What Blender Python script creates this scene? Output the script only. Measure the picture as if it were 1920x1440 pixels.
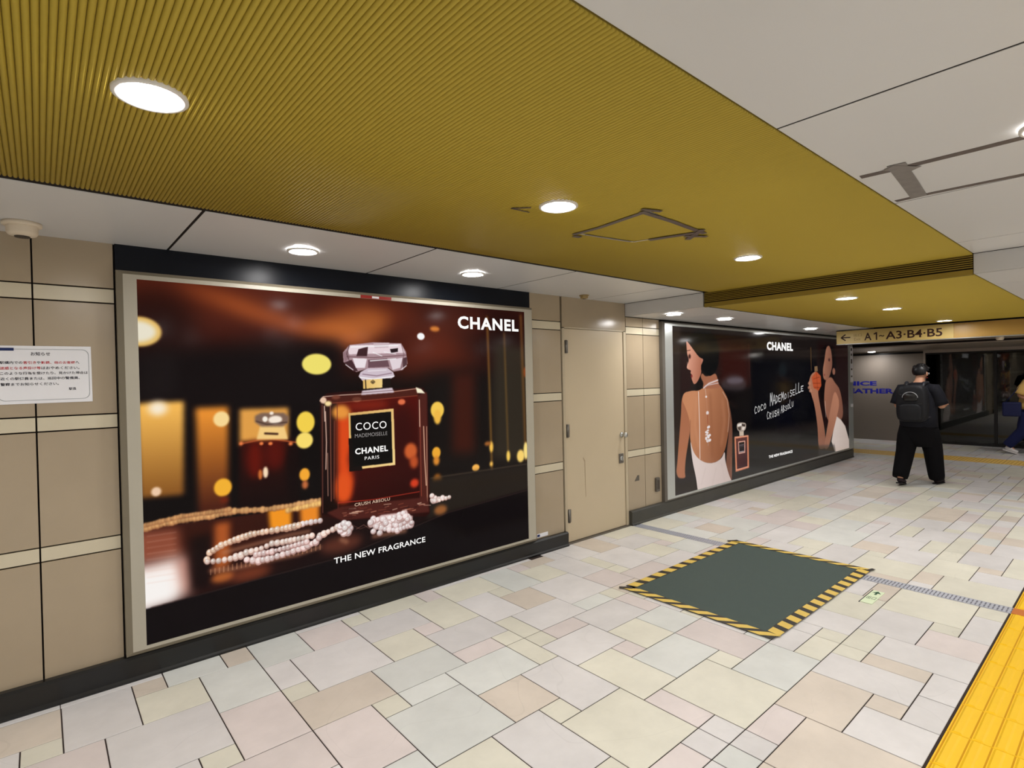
import bpy, bmesh, math, random
import numpy as np
from mathutils import Matrix, Vector
random.seed(7)
SC = bpy.context.scene
COL = SC.collection
for o in list(bpy.data.objects):
    bpy.data.objects.remove(o)

# ------------------------------------------------------------------ camera, world, exposure
cd = bpy.data.cameras.new('camera')
cam = bpy.data.objects.new('camera', cd)
COL.objects.link(cam)
cd.sensor_fit = 'HORIZONTAL'
cd.sensor_width = 36.0
cd.lens = 1028.88 / 1920 * 36.0
cd.clip_start = 0.02
R_ = ((0.75768832, -0.65227851, -0.02100352), (-0.02269198, 0.00583233, -0.99972549), (0.65222195, 0.75795694, -0.0103824))
cam.matrix_world = Matrix(((R_[0][0], -R_[1][0], -R_[2][0], 0.0), (R_[0][1], -R_[1][1], -R_[2][1], 0.0), (R_[0][2], -R_[1][2], -R_[2][2], 1.58), (0, 0, 0, 1)))
SC.camera = cam
wd = bpy.data.worlds.new('world')
SC.world = wd
wd.use_nodes = True
wd.node_tree.nodes['Background'].inputs[0].default_value = (0.9, 0.93, 1.0, 1)
wd.node_tree.nodes['Background'].inputs[1].default_value = 0.02
SC.view_settings.view_transform = 'Standard'
SC.view_settings.look = 'None'
SC.view_settings.gamma = 1.0
SC.view_settings.use_curve_mapping = False
SC.view_settings.exposure = 0.0
LAMP_POWER = 184.0
LAMP_COLOR = (1.0, 0.98, 0.965)

# ------------------------------------------------------------------ helpers
def lin(c):
    return tuple(((v / 255.0) / 12.92 if v / 255.0 <= 0.04045 else ((v / 255.0 + 0.055) / 1.055) ** 2.4) for v in c)

def mat(name, rgb, rough=0.5, spec=0.4, metal=0.0, var=0.0, scale=6.0, bump=0.0, bscale=60.0, coat=0.0):
    m = bpy.data.materials.new(name)
    m.use_nodes = True
    nt = m.node_tree
    b = nt.nodes['Principled BSDF']
    c = lin(rgb)
    b.inputs['Base Color'].default_value = (*c, 1)
    b.inputs['Roughness'].default_value = rough
    b.inputs['Specular IOR Level'].default_value = spec
    b.inputs['Metallic'].default_value = metal
    if coat:
        b.inputs['Coat Weight'].default_value = coat
        b.inputs['Coat Roughness'].default_value = 0.08
    if var or bump:
        tc = nt.nodes.new('ShaderNodeTexCoord')
    if var:
        n = nt.nodes.new('ShaderNodeTexNoise')
        n.inputs['Scale'].default_value = scale
        n.inputs['Detail'].default_value = 5
        nt.links.new(tc.outputs['Object'], n.inputs['Vector'])
        mx = nt.nodes.new('ShaderNodeMix')
        mx.data_type = 'RGBA'
        mx.inputs[6].default_value = (*[v * (1 - var) for v in c], 1)
        mx.inputs[7].default_value = (*[min(1, v * (1 + var)) for v in c], 1)
        nt.links.new(n.outputs['Fac'], mx.inputs[0])
        nt.links.new(mx.outputs[2], b.inputs['Base Color'])
    if bump:
        n2 = nt.nodes.new('ShaderNodeTexNoise')
        n2.inputs['Scale'].default_value = bscale
        n2.inputs['Detail'].default_value = 3
        nt.links.new(tc.outputs['Object'], n2.inputs['Vector'])
        bp = nt.nodes.new('ShaderNodeBump')
        bp.inputs['Strength'].default_value = bump
        bp.inputs['Distance'].default_value = 0.01
        nt.links.new(n2.outputs['Fac'], bp.inputs['Height'])
        nt.links.new(bp.outputs[0], b.inputs['Normal'])
    return m

def emit(name, rgb, s):
    m = bpy.data.materials.new(name)
    m.use_nodes = True
    nt = m.node_tree
    nt.nodes.remove(nt.nodes['Principled BSDF'])
    e = nt.nodes.new('ShaderNodeEmission')
    e.inputs[0].default_value = (*rgb, 1)
    e.inputs[1].default_value = s
    nt.links.new(e.outputs[0], nt.nodes['Material Output'].inputs[0])
    return m

class MB:
    """collects shapes; build() links them as one mesh object"""
    def __init__(s):
        s.v = []; s.f = []; s.mi = []; s.sm = []
    def add(s, vs, fs, mi=0, smooth=False):
        k = len(s.v)
        s.v += [tuple(p) for p in vs]
        for f in fs:
            s.f.append(tuple(i + k for i in f)); s.mi.append(mi); s.sm.append(smooth)
        return s
    def box(s, a, b, mi=0):
        (x0, y0, z0), (x1, y1, z1) = a, b
        vs = [(x0, y0, z0), (x1, y0, z0), (x1, y1, z0), (x0, y1, z0), (x0, y0, z1), (x1, y0, z1), (x1, y1, z1), (x0, y1, z1)]
        return s.add(vs, [(0, 3, 2, 1), (4, 5, 6, 7), (0, 1, 5, 4), (1, 2, 6, 5), (2, 3, 7, 6), (3, 0, 4, 7)], mi)
    def bevbox(s, a, b, r, mi=0):
        """box with chamfered edges"""
        bm = bmesh.new()
        bmesh.ops.create_cube(bm, size=1.0)
        for v in bm.verts:
            v.co = Vector([a[i] + (b[i] - a[i]) * (v.co[i] + 0.5) for i in range(3)])
        bmesh.ops.bevel(bm, geom=bm.edges[:], offset=r, segments=2, affect='EDGES', profile=0.5)
        bm.verts.index_update()
        s.add([v.co[:] for v in bm.verts], [[v.index for v in f.verts] for f in bm.faces], mi)
        bm.free()
        return s
    def prism(s, pts, z0, z1, mi=0):
        """polygon in xy (counter-clockwise) extruded from z0 to z1"""
        n = len(pts)
        vs = [(x, y, z0) for x, y in pts] + [(x, y, z1) for x, y in pts]
        fs = [tuple(range(n - 1, -1, -1)), tuple(range(n, 2 * n))] + [(i, (i + 1) % n, n + (i + 1) % n, n + i) for i in range(n)]
        return s.add(vs, fs, mi)
    def lathe(s, prof, c=(0, 0, 0), n=32, mi=0, axis='Z', cap=False):
        k = []
        for r, h in prof:
            for i in range(n):
                a = 2 * math.pi * i / n
                p = (r * math.cos(a), r * math.sin(a), h)
                if axis == 'Y':
                    p = (p[0], p[2], p[1])
                k.append((p[0] + c[0], p[1] + c[1], p[2] + c[2]))
        fs = []
        for j in range(len(prof) - 1):
            for i in range(n):
                fs.append((j * n + i, j * n + (i + 1) % n, (j + 1) * n + (i + 1) % n, (j + 1) * n + i))
        if cap:
            fs.append(tuple(range((len(prof) - 1) * n, len(prof) * n)))
            fs.append(tuple(range(n - 1, -1, -1)))
        return s.add(k, fs, mi, True)
    def tube(s, path, rad, n=8, mi=0):
        vs = []; fs = []
        P = [Vector(p) for p in path]
        rs = rad if isinstance(rad, (list, tuple)) else [rad] * len(P)
        for j, p in enumerate(P):
            d = (P[min(j + 1, len(P) - 1)] - P[max(j - 1, 0)]).normalized()
            u = d.cross(Vector((0, 0, 1)))
            if u.length < 0.05:
                u = d.cross(Vector((1, 0, 0)))
            u.normalize(); w = d.cross(u)
            for i in range(n):
                a = 2 * math.pi * i / n
                vs.append(p + (u * math.cos(a) + w * math.sin(a)) * rs[j])
        for j in range(len(P) - 1):
            for i in range(n):
                fs.append((j * n + i, j * n + (i + 1) % n, (j + 1) * n + (i + 1) % n, (j + 1) * n + i))
        fs.append(tuple(range(n - 1, -1, -1))); fs.append(tuple(range((len(P) - 1) * n, len(P) * n)))
        return s.add(vs, fs, mi, True)
    def mesh(s, name, mats):
        me = bpy.data.meshes.new(name)
        me.from_pydata(s.v, [], s.f)
        for m in (mats if isinstance(mats, (list, tuple)) else [mats]):
            me.materials.append(m)
        me.polygons.foreach_set('material_index', s.mi)
        me.polygons.foreach_set('use_smooth', s.sm)
        me.update()
        bm = bmesh.new(); bm.from_mesh(me)
        bmesh.ops.recalc_face_normals(bm, faces=bm.faces[:]); bm.to_mesh(me); bm.free()
        return me
    def build(s, name, mats, parent=None, kind=None, loc=None):
        o = bpy.data.objects.new(name, s.mesh(name, mats))
        COL.objects.link(o)
        if parent is not None: o.parent = parent
        if kind: o['kind'] = kind
        if loc: o.location = loc
        return o

def link(name, me, parent=None, loc=(0, 0, 0), scale=None, kind=None):
    o = bpy.data.objects.new(name, me)
    COL.objects.link(o)
    o.parent = parent; o.location = loc
    if scale: o.scale = scale
    if kind: o['kind'] = kind
    return o

def empty(name, loc=(0, 0, 0), rz=0.0):
    o = bpy.data.objects.new(name, None)
    COL.objects.link(o)
    o.location = loc; o.rotation_euler = (0, 0, rz); o.empty_display_size = 0.1
    return o

def tag(o, label, cat, group=None):
    o['label'] = label; o['category'] = cat
    if group: o['group'] = group
    return o

def text_mesh(body, width=None, height=None, bold=0.0, align='LEFT', space=1.0, extrude=0.0, shear=0.0, lines=1.0):
    """lettering as a flat mesh in local x (right) / y (up), scaled to width and/or height of its own box, lower left corner at 0,0"""
    c = bpy.data.curves.new('lettering', 'FONT')
    c.body = body; c.size = 1; c.align_x = align; c.space_character = space; c.offset = bold; c.shear = shear; c.space_line = lines
    c.resolution_u = 3
    o = bpy.data.objects.new('lettering', c)
    COL.objects.link(o)
    dg = bpy.context.evaluated_depsgraph_get()
    me = bpy.data.meshes.new_from_object(o.evaluated_get(dg))
    bpy.data.objects.remove(o); bpy.data.curves.remove(c)
    co = np.empty(len(me.vertices) * 3); me.vertices.foreach_get('co', co); co = co.reshape(-1, 3)
    lo, hi = co.min(0), co.max(0)
    sx = width / (hi[0] - lo[0]) if width else None
    sy = height / (hi[1] - lo[1]) if height else None
    sx = sx or sy; sy = sy or sx
    co[:, 0] = (co[:, 0] - lo[0]) * sx; co[:, 1] = (co[:, 1] - lo[1]) * sy; co[:, 2] = 0
    me.vertices.foreach_set('co', co.ravel()); me.update()
    me.materials.clear()
    return me

def put_text(me, m, parent, mw, name='lettering'):
    me.materials.append(m)
    o = bpy.data.objects.new(name, me)
    COL.objects.link(o); o.parent = parent
    o.matrix_local = mw
    return o

def on_wall(x, y, z):      # faces -Y, reading along +X
    return Matrix(((1, 0, 0, x), (0, 0, -1, y), (0, 1, 0, z), (0, 0, 0, 1)))
def on_cross(x, y, z):     # faces -X, reading along -Y
    return Matrix(((0, 0, -1, x), (-1, 0, 0, y), (0, 1, 0, z), (0, 0, 0, 1)))

# ------------------------------------------------------------------ materials
M_grout = mat('grout', (54, 44, 42), 0.85, 0.2)
TILE_RGB = {'w': (220, 217, 216), 'g': (217, 219, 215), 'y': (222, 219, 204), 'p': (220, 210, 207), 'b': (216, 205, 192)}
def tile_mat(k, rgb):
    m = mat('stone_' + k, rgb, 0.42, 0.35)
    nt = m.node_tree; b = nt.nodes['Principled BSDF']
    c = lin(rgb)
    geo = nt.nodes.new('ShaderNodeNewGeometry')
    n = nt.nodes.new('ShaderNodeTexNoise'); n.inputs['Scale'].default_value = 3.2; n.inputs['Detail'].default_value = 6; n.inputs['Roughness'].default_value = 0.65
    nt.links.new(geo.outputs['Position'], n.inputs['Vector'])
    mp = nt.nodes.new('ShaderNodeMapRange'); mp.inputs[1].default_value = 0.3; mp.inputs[2].default_value = 0.7
    mp.inputs[3].default_value = 0.90; mp.inputs[4].default_value = 1.06
    nt.links.new(n.outputs['Fac'], mp.inputs[0])
    oi = nt.nodes.new('ShaderNodeObjectInfo')
    mr = nt.nodes.new('ShaderNodeMapRange'); mr.inputs[3].default_value = 0.94; mr.inputs[4].default_value = 1.05
    nt.links.new(oi.outputs['Random'], mr.inputs[0])
    mm = nt.nodes.new('ShaderNodeMath'); mm.operation = 'MULTIPLY'
    nt.links.new(mp.outputs[0], mm.inputs[0]); nt.links.new(mr.outputs[0], mm.inputs[1])
    # thin grey veins of the limestone
    n2 = nt.nodes.new('ShaderNodeTexNoise'); n2.inputs['Scale'].default_value = 0.9; n2.inputs['Detail'].default_value = 2; n2.inputs['Distortion'].default_value = 0.6
    nt.links.new(geo.outputs['Position'], n2.inputs['Vector'])
    s1 = nt.nodes.new('ShaderNodeMath'); s1.operation = 'SUBTRACT'; s1.inputs[1].default_value = 0.5
    a1 = nt.nodes.new('ShaderNodeMath'); a1.operation = 'ABSOLUTE'
    v1 = nt.nodes.new('ShaderNodeMapRange'); v1.inputs[1].default_value = 0.0; v1.inputs[2].default_value = 0.0016; v1.inputs[3].default_value = 0.93; v1.inputs[4].default_value = 1.0
    nt.links.new(n2.outputs['Fac'], s1.inputs[0]); nt.links.new(s1.outputs[0], a1.inputs[0]); nt.links.new(a1.outputs[0], v1.inputs[0])
    m3 = nt.nodes.new('ShaderNodeMath'); m3.operation = 'MULTIPLY'
    nt.links.new(mm.outputs[0], m3.inputs[0]); nt.links.new(v1.outputs[0], m3.inputs[1])
    vm = nt.nodes.new('ShaderNodeVectorMath'); vm.operation = 'SCALE'; vm.inputs[0].default_value = c
    nt.links.new(m3.outputs[0], vm.inputs['Scale'])
    nt.links.new(vm.outputs[0], b.inputs['Base Color'])
    return m
M_tile = {k: tile_mat(k, v) for k, v in TILE_RGB.items()}
M_panel = mat('wall_panel_beige', (168, 152, 128), 0.22, 0.45, var=0.10, scale=2.5)
M_panel_cream = mat('wall_panel_cream', (205, 195, 170), 0.25, 0.45, var=0.04, scale=3)  # paler cream strips between the beige panels
M_dark = mat('dark_gap', (28, 22, 20), 0.8, 0.2)
M_kerb = mat('black_stone', (15, 15, 15), 0.3, 0.5, var=0.4, scale=9)
M_kerb_g = mat('charcoal_stone_lit', (62, 61, 56), 0.4, 0.4, var=0.25, scale=7)  # dark grey-green stone, its stronger lighting put into the tone
M_trimblack = mat('black_panel', (14, 18, 26), 0.32, 0.18)
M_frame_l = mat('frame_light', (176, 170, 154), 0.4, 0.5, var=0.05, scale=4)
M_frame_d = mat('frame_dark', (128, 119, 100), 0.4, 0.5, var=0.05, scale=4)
M_steel = mat('brushed_steel', (190, 192, 190), 0.28, 0.5, 0.9)
M_steel_d = mat('dull_steel', (120, 116, 110), 0.4, 0.5, 0.8)
M_door = mat('door_paint', (196, 180, 152), 0.38, 0.4, var=0.05, scale=3)
M_doorframe = mat('door_frame_paint', (186, 172, 146), 0.35, 0.4)
M_ceil = mat('ceiling_enamel', (208, 208, 208), 0.32, 0.45, var=0.02, scale=1.5)
M_ceil_far = mat('ceiling_grey', (150, 140, 128), 0.3, 0.45)
M_yellow = mat('yellow_fabric_rib', (180, 157, 58), 0.6, 0.25, var=0.06, scale=0.8)
M_yellow_d = mat('yellow_slat', (150, 128, 52), 0.6, 0.25)
M_ring = mat('lamp_trim_white', (225, 222, 216), 0.35, 0.5)
M_lamp = emit('lamp_diffuser', LAMP_COLOR, LAMP_POWER)
M_mat = mat('rubber_mat', (68, 82, 78), 0.65, 0.3, var=0.06, scale=14, bump=0.25, bscale=220)
M_tapeY = mat('tape_yellow', (226, 194, 92), 0.45, 0.4, var=0.08, scale=20)
M_tapeK = mat('tape_black', (40, 35, 30), 0.45, 0.4, var=0.3, scale=25)
M_tactile = mat('tactile_yellow', (246, 196, 0), 0.4, 0.4, var=0.04, scale=8)
M_tactile_far = mat('tactile_pale', (226, 186, 96), 0.45, 0.4, var=0.06, scale=8)
M_barshade = mat('tactile_bar_shade', (204, 146, 6), 0.7, 0.2)  # deeper yellow that paints the shadow lines beside the bars
M_grate = mat('grate_steel', (192, 195, 206), 0.4, 0.5, 0.35, var=0.15, scale=40)
M_grate_d = mat('grate_pit', (120, 120, 130), 0.7, 0.3)
M_orange = mat('orange_cover', (196, 110, 36), 0.5, 0.4, var=0.1, scale=30)
M_white = mat('white_paper', (236, 236, 240), 0.45, 0.35)
M_ink = mat('ink_black', (32, 30, 44), 0.6, 0.2)
M_ink_r = mat('ink_red', (190, 30, 44), 0.6, 0.2)
M_ink_b = mat('ink_navy', (28, 42, 92), 0.6, 0.2)
M_line = mat('ink_grey_line', (140, 146, 152), 0.6, 0.2)
M_plast = mat('ivory_plastic', (222, 208, 186), 0.4, 0.4)
M_plast_d = mat('dark_plastic', (70, 62, 54), 0.5, 0.3)  # dark brown plastic of sensors and box cover
M_tan = mat('tan_plastic', (150, 128, 84), 0.45, 0.4)
M_grey = mat('grey_plastic', (92, 86, 78), 0.5, 0.4)
M_ducttape = mat('duct_tape', (84, 72, 66), 0.45, 0.4, var=0.35, scale=24)
M_ducttape_s = mat('duct_tape_silver', (128, 122, 118), 0.4, 0.45, 0.3, var=0.35, scale=22)
M_signface = mat('sign_gold', (205, 178, 108), 0.35, 0.4, var=0.04, scale=2)
M_signwood = mat('sign_tan', (186, 146, 72), 0.35, 0.4, var=0.05, scale=2)
M_brown = mat('sign_letter_brown', (52, 22, 16), 0.5, 0.3)
M_faded = mat('sign_letter_faded', (150, 122, 70), 0.5, 0.3)
M_farwall = mat('far_wall_grey', (136, 126, 116), 0.45, 0.3, var=0.03, scale=1.2)
M_blue = mat('lettering_blue', (36, 38, 150), 0.5, 0.3)
M_darkframe = mat('window_frame_dark', (20, 18, 18), 0.4, 0.4)
M_headframe = mat('window_frame_pale', (172, 158, 146), 0.35, 0.5)
M_glow = mat('photoluminescent', (226, 240, 206), 0.4, 0.3)
M_green = mat('exit_green', (40, 86, 58), 0.5, 0.3)
M_redtape = mat('sticker_red', (150, 34, 24), 0.5, 0.3)
M_shop = mat('dark_shop_interior', (40, 39, 36), 0.8, 0.2, var=0.25, scale=0.8)

# ------------------------------------------------------------------ floor: grout bed and stone slabs on a 14 cm grid
X0, UX, Y0, UY = 0.043, 0.1436, 3.363, 0.1455
KY = 3.555                                 # face of the kerb
GX0, GX1 = 4.70, 4.82                      # drain channel
TY0, TY1 = 0.302, 0.590                    # tactile strip
TILES = [(-2, -1, 0, 1, 'b'), (-1, 1, 0, 2, 'y'), (-3, 1, -1, 3, 'w'), (-1, 2, 1, 5, 'p'), (0, -1, 2, 2, 'w'), (2, -1, 3, 0, 'b'), (2, 0, 4, 2, 'y'), (3, -1, 5, 0, 'g'), (5, -1, 6, 0, 'b'), (4, 0, 6, 3, 'g'), (6, -1, 8, 1, 'g'), (6, 1, 7, 3, 'w'), (6, 3, 7, 4, 'y'), (4, 3, 6, 6, 'p'), (1, 2, 4, 5, 'w'), (3, 5, 4, 6, 'y'), (8, -1, 10, 1, 'p'), (7, 1, 10, 4, 'w'), (6, 4, 9, 6, 'b'), (6, 6, 8, 9, 'p'), (1, 5, 3, 7, 'w'), (3, 6, 6, 8, 'p'), (3, 8, 6, 10, 'w'), (6, 9, 8, 12, 'g'), (8, 10, 10, 13, 'y'), (10, -1, 11, 0, 'y'), (11, -1, 14, 0, 'y'), (14, -1, 15, 0, 'p'), (10, 0, 13, 2, 'w'), (13, 0, 15, 3, 'y'), (12, 2, 13, 3, 'p'), (10, 2, 12, 4, 'y'), (12, 3, 15, 5, 'w'), (9, 4, 12, 6, 'g'), (12, 5, 14, 6, 'p'), (14, 5, 15, 6, 'y'), (9, 6, 11, 7, 'g'), (8, 6, 9, 7, 'y'), (11, 6, 14, 8, 'g'), (15, 1, 17, 4, 'w'), (15, 4, 16, 6, 'y'), (14, 6, 15, 8, 'y'), (15, 6, 16, 7, 'y'), (8, 7, 11, 10, 'g'), (11, 8, 13, 10, 'b'), (13, 8, 15, 11, 'w'), (10, 10, 12, 13, 'w'), (12, 10, 13, 11, 'y'), (12, 11, 15, 14, 'y'), (15, 12, 16, 14, 'p'), (12, 14, 14, 15, 'p'), (14, 14, 15, 15, 'w'), (15, 14, 16, 15, 'w'), (14, 15, 15, 16, 'g'), (15, 15, 16, 16, 'w'), (10, 13, 12, 16, 'y'), (12, 15, 14, 17, 'w'), (15, -1, 18, 1, 'y'), (17, 1, 18, 2, 'y'), (18, -1, 20, 2, 'g'), (20, -1, 21, 0, 'p'), (21, -1, 23, 0, 'b'), (23, -1, 24, 0, 'w'), (20, 0, 22, 2, 'y'), (22, 0, 24, 3, 'w'), (17, 2, 19, 4, 'b'), (19, 2, 22, 5, 'w'), (16, 4, 19, 6, 'w'), (19, 5, 21, 6, 'g'), (21, 5, 22, 6, 'y'), (22, 3, 24, 5, 'p'), (22, 5, 24, 6, 'b'), (24, 3, 25, 4, 'y'), (24, 1, 25, 3, 'y'), (25, 1, 28, 4, 'w'), (24, -1, 26, 1, 'w'), (26, -1, 28, 1, 'b'), (28, -1, 29, 0, 'w'), (28, 0, 31, 2, 'w'), (28, 2, 30, 4, 'y'), (30, 2, 31, 3, 'p'), (31, 0, 32, 3, 'y'), (30, 3, 32, 5, 'g'), (30, 5, 32, 6, 'p'), (29, -1, 32, 0, 'y'), (24, 4, 27, 6, 'p'), (27, 4, 30, 6, 'w'), (16, 6, 18, 7, 'p'), (18, 6, 21, 8, 'w'), (21, 6, 22, 8, 'p'), (15, 7, 18, 9, 'w'), (18, 8, 20, 10, 'y'), (20, 8, 22, 10, 'g'), (17, 9, 18, 10, 'p'), (15, 9, 17, 12, 'y'), (17, 10, 20, 12, 'g'), (20, 10, 22, 13, 'p'), (19, 12, 20, 13, 'y'), (16, 12, 19, 15, 'y'), (19, 13, 22, 15, 'g'), (22, 13, 24, 14, 'w'), (22, 14, 24, 15, 'y'), (24, 14, 25, 15, 'y'), (24, 13, 25, 14, 'w'), (25, 13, 27, 15, 'w'), (27, 13, 30, 15, 'y'), (30, 13, 32, 14, 'w'), (30, 14, 32, 15, 'b'), (16, 15, 18, 16, 'p'), (15, 16, 18, 19, 'b'), (18, 15, 21, 17, 'b'), (21, 15, 23, 18, 'w'), (23, 15, 24, 16, 'y'), (23, 16, 24, 18, 'b'), (24, 16, 26, 19, 'w'), (24, 15, 26, 16, 'y'), (22, 18, 24, 19, 'w'), (20, 18, 22, 19, 'w'), (20, 17, 21, 18, 'b'), (18, 17, 20, 19, 'w'), (26, 15, 29, 17, 'w'), (29, 15, 32, 18, 'y'), (28, 17, 29, 18, 'y'), (26, 17, 28, 19, 'p'), (28, 18, 31, 19, 'w'), (31, 18, 32, 19, 'y'), (33, -1, 36, 1, 'y'), (33, 1, 35, 4, 'g'), (35, 1, 37, 2, 'w'), (35, 2, 37, 4, 'b'), (36, -1, 38, 1, 'g'), (37, 1, 38, 2, 'w'), (38, -1, 39, 0, 'b'), (38, 0, 40, 2, 'y'), (33, 4, 34, 6, 'y'), (34, 4, 37, 6, 'g'), (37, 2, 40, 5, 'g'), (37, 5, 40, 6, 'w'), (40, 2, 43, 3, 'w'), (40, 3, 42, 6, 'p'), (42, 4, 45, 6, 'p'), (42, 3, 45, 4, 'y'), (40, -1, 42, 2, 'y'), (42, 0, 46, 1, 'w'), (34, 6, 36, 7, 'p'), (33, 6, 34, 8, 'w'), (36, 6, 40, 8, 'w'), (40, 6, 42, 8, 'p'), (34, 7, 36, 9, 'w'), (36, 8, 38, 10, 'y'), (38, 8, 42, 11, 'g'), (34, 9, 36, 10, 'y'), (34, 10, 38, 12, 'w'), (38, 11, 40, 13, 'b'), (34, 12, 37, 15, 'y'), (37, 13, 40, 15, 'w'), (37, 12, 38, 13, 'y'), (40, 11, 42, 14, 'w'), (42, 12, 43, 14, 'w'), (40, 14, 43, 15, 'y'), (43, 13, 46, 15, 'w'), (43, 12, 46, 13, 'y'), (42, 11, 44, 12, 'w'), (33, 13, 34, 15, 'b'), (33, 8, 34, 11, 'w'), (33, 11, 34, 13, 'y'), (34, 15, 36, 16, 'b'), (33, 15, 34, 16, 'w'), (33, 16, 36, 19, 'y'), (36, 15, 39, 17, 'y'), (36, 17, 38, 19, 'w'), (38, 17, 39, 18, 'b'), (39, 16, 42, 18, 'w'), (39, 15, 41, 16, 'y'), (41, 15, 44, 16, 'y'), (42, 16, 44, 17, 'b'), (42, 17, 45, 19, 'w'), (38, 18, 42, 19, 'y'), (44, 16, 46, 17, 'g')]
floor = MB().box((-4, -5, -0.12), (11.31, 3.80, -0.003)).box((11.31, -5, -0.12), (14.6, 7.2, -0.003)).build('floor', M_grout, kind='structure')
used = set()
for a in TILES:
    for i in range(a[0], a[2]):
        for j in range(a[1], a[3]):
            used.add((i, j))
rnd = random.Random(5)
SIZES = [(2, 3), (3, 2), (2, 2), (3, 3), (2, 1), (1, 2), (1, 1), (2, 3), (3, 2), (2, 2), (4, 2)]
XTRA = []
FARX0, FARX1 = 11.95, 12.55
def blocked(i, j):
    xa, ya = X0 + UX * i, Y0 - UY * j
    return xa > 14.5 or (i == 32 and j < 19) or (i < 32 and j > 60)
def fill(i0, i1, j0, j1, bands):
    for i in range(i0, i1):
        for j in range(j0, j1):
            if (i, j) in used or blocked(i, j):
                continue
            opts = SIZES[:]; rnd.shuffle(opts)
            for w, h in opts + [(1, 1)]:
                if i + w > i1 or j + h > j1 or any(j < s < j + h for s in bands) or any(i < s < i + w for s in (32, 33)):
                    continue
                cs = [(i + p, j + q) for p in range(w) for q in range(h)]
                if any(c in used or blocked(*c) for c in cs):
                    continue
                used.update(cs)
                XTRA.append((i, j, i + w, j + h, rnd.choice('wwwgyypb')))
                break
fill(-4, 79, -1, 19, (6, 15))
fill(79, 83, -1, 58, ())
fill(83, 87, -20, 58, ())
fill(87, 101, -20, 58, (6, 15))
fill(79, 83, -20, -1, ())
fill(-26, 79, 21, 57, ())
fill(-26, -4, -1, 19, ())
def tile_rect(t):
    g = 0.0027
    xa, xb = X0 + UX * t[0], X0 + UX * t[2]
    yb, ya = Y0 - UY * t[1], Y0 - UY * t[3]
    if t[2] == 32 and t[1] < 19: xb = GX0 - 0.002
    if t[0] == 33 and t[1] < 19: xa = GX1 + 0.002
    if xa < 11.31 and t[1] == -1 and not (t[0] < 3 or 8 <= t[0] < 11 or 15 <= t[0] < 22): yb = KY + 0.02
    if t[3] == 19 and xa < 11.9: ya = TY1 + 0.008
    if xa < FARX0 < xb: xb = FARX0
    if FARX0 <= xa < FARX1: xa = FARX1
    if xb - xa < 0.02: return None
    return xa + g, ya + g, xb - g, yb - g
def slab(mb, r, mi=0, dz=0.0):
    xa, ya, xb, yb = r; c = 0.0016
    vs = [(xa, ya, -0.012), (xb, ya, -0.012), (xb, yb, -0.012), (xa, yb, -0.012),
          (xa, ya, -c + dz), (xb, ya, -c + dz), (xb, yb, -c + dz), (xa, yb, -c + dz),
          (xa + c, ya + c, dz), (xb - c, ya + c, dz), (xb - c, yb - c, dz), (xa + c, yb - c, dz)]
    fs = [(8, 9, 10, 11)]
    for k in range(4):
        n = (k + 1) % 4
        fs += [(k, n, 4 + n, 4 + k), (4 + k, 4 + n, 8 + n, 8 + k)]
    mb.add(vs, fs, mi)
KEYS = 'wgypb'
allt = [(t, True) for t in TILES] + [(t, False) for t in XTRA]
def vis_key(t):
    cx, cy = X0 + UX * (t[0] + t[2]) / 2, Y0 - UY * (t[1] + t[3]) / 2
    d = cx * 0.652 + cy * 0.758
    lat = cx * 0.7577 - cy * 0.652
    inview = d > 0.3 and abs(lat) < d * 0.99 and d > 1.9 and not (3.35 < cx < 4.85 and 1.55 < cy < 2.45)
    return (0 if inview else 1, d)
allt.sort(key=lambda e: vis_key(e[0]))
rest = MB(); n_single = 0
for t, _ in allt:
    r = tile_rect(t)
    if r is None: continue
    if n_single < 298 and vis_key(t)[0] == 0:
        cx, cy = (r[0] + r[2]) / 2, (r[1] + r[3]) / 2
        mb = MB(); slab(mb, (r[0] - cx, r[1] - cy, r[2] - cx, r[3] - cy), 0, rnd.uniform(-0.0004, 0.0004))
        mb.build('tile', M_tile[t[4]], floor, loc=(cx, cy, 0)); n_single += 1
    else:
        slab(rest, r, KEYS.index(t[4]))
sl = 0.0
for i0, i1 in ((-3, 0), (0, 3), (8, 11), (15, 22)):
    slab(rest, (X0 + UX * i0, Y0 + UY + 0.003, X0 + UX * i1 - 0.003, KY + 0.02), 0)
rest.build('distant_tiles', [M_tile[k] for k in KEYS], floor, kind='stuff')

# ------------------------------------------------------------------ left wall: cladding panels
WY = 3.60
wall = MB().box((-4, WY + 0.02, -0.1), (11.31, WY + 0.22, 2.5)).build('wall_left', M_dark, kind='structure')
ZB = [(0.10, 0.713, 0), (0.713, 0.786, 1), (0.786, 1.362, 0), (1.362, 1.437, 1), (1.437, 2.022, 0), (2.022, 2.100, 1), (2.100, 2.345, 0)]
def column(xa, xb, ztop=2.345, g=0.0035):
    for za, zb, k in ZB:
        zb = min(zb, ztop)
        if zb - za < 0.03: continue
        mb = MB().bevbox((xa + g, WY + 0.0, za + g), (xb - g, WY + 0.022, zb - g if zb < ztop else zb), 0.0012)
        mb.build('wall_panel', M_panel_cream if k else M_panel, wall)
for xa, xb in [(-1.004 - 0.329 * (k + 1), -1.004 - 0.329 * k) for k in range(9)] + [(-1.004, -0.675), (-0.675, -0.346), (-0.346, -0.017), (-0.017, 0.314), (3.318, 3.712), (4.692, 4.992), (4.992, 5.30)]:
    column(xa, xb, 2.345 if xa < 4.6 else 2.22)
MB().bevbox((3.734, WY, 2.052), (4.686, WY + 0.022, 2.345), 0.0012).build('wall_panel', M_panel, wall)
MB().box((4.69, WY, 2.2), (11.31, WY + 0.03, 2.5)).build('wall_upstand', M_dark, wall)
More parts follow.
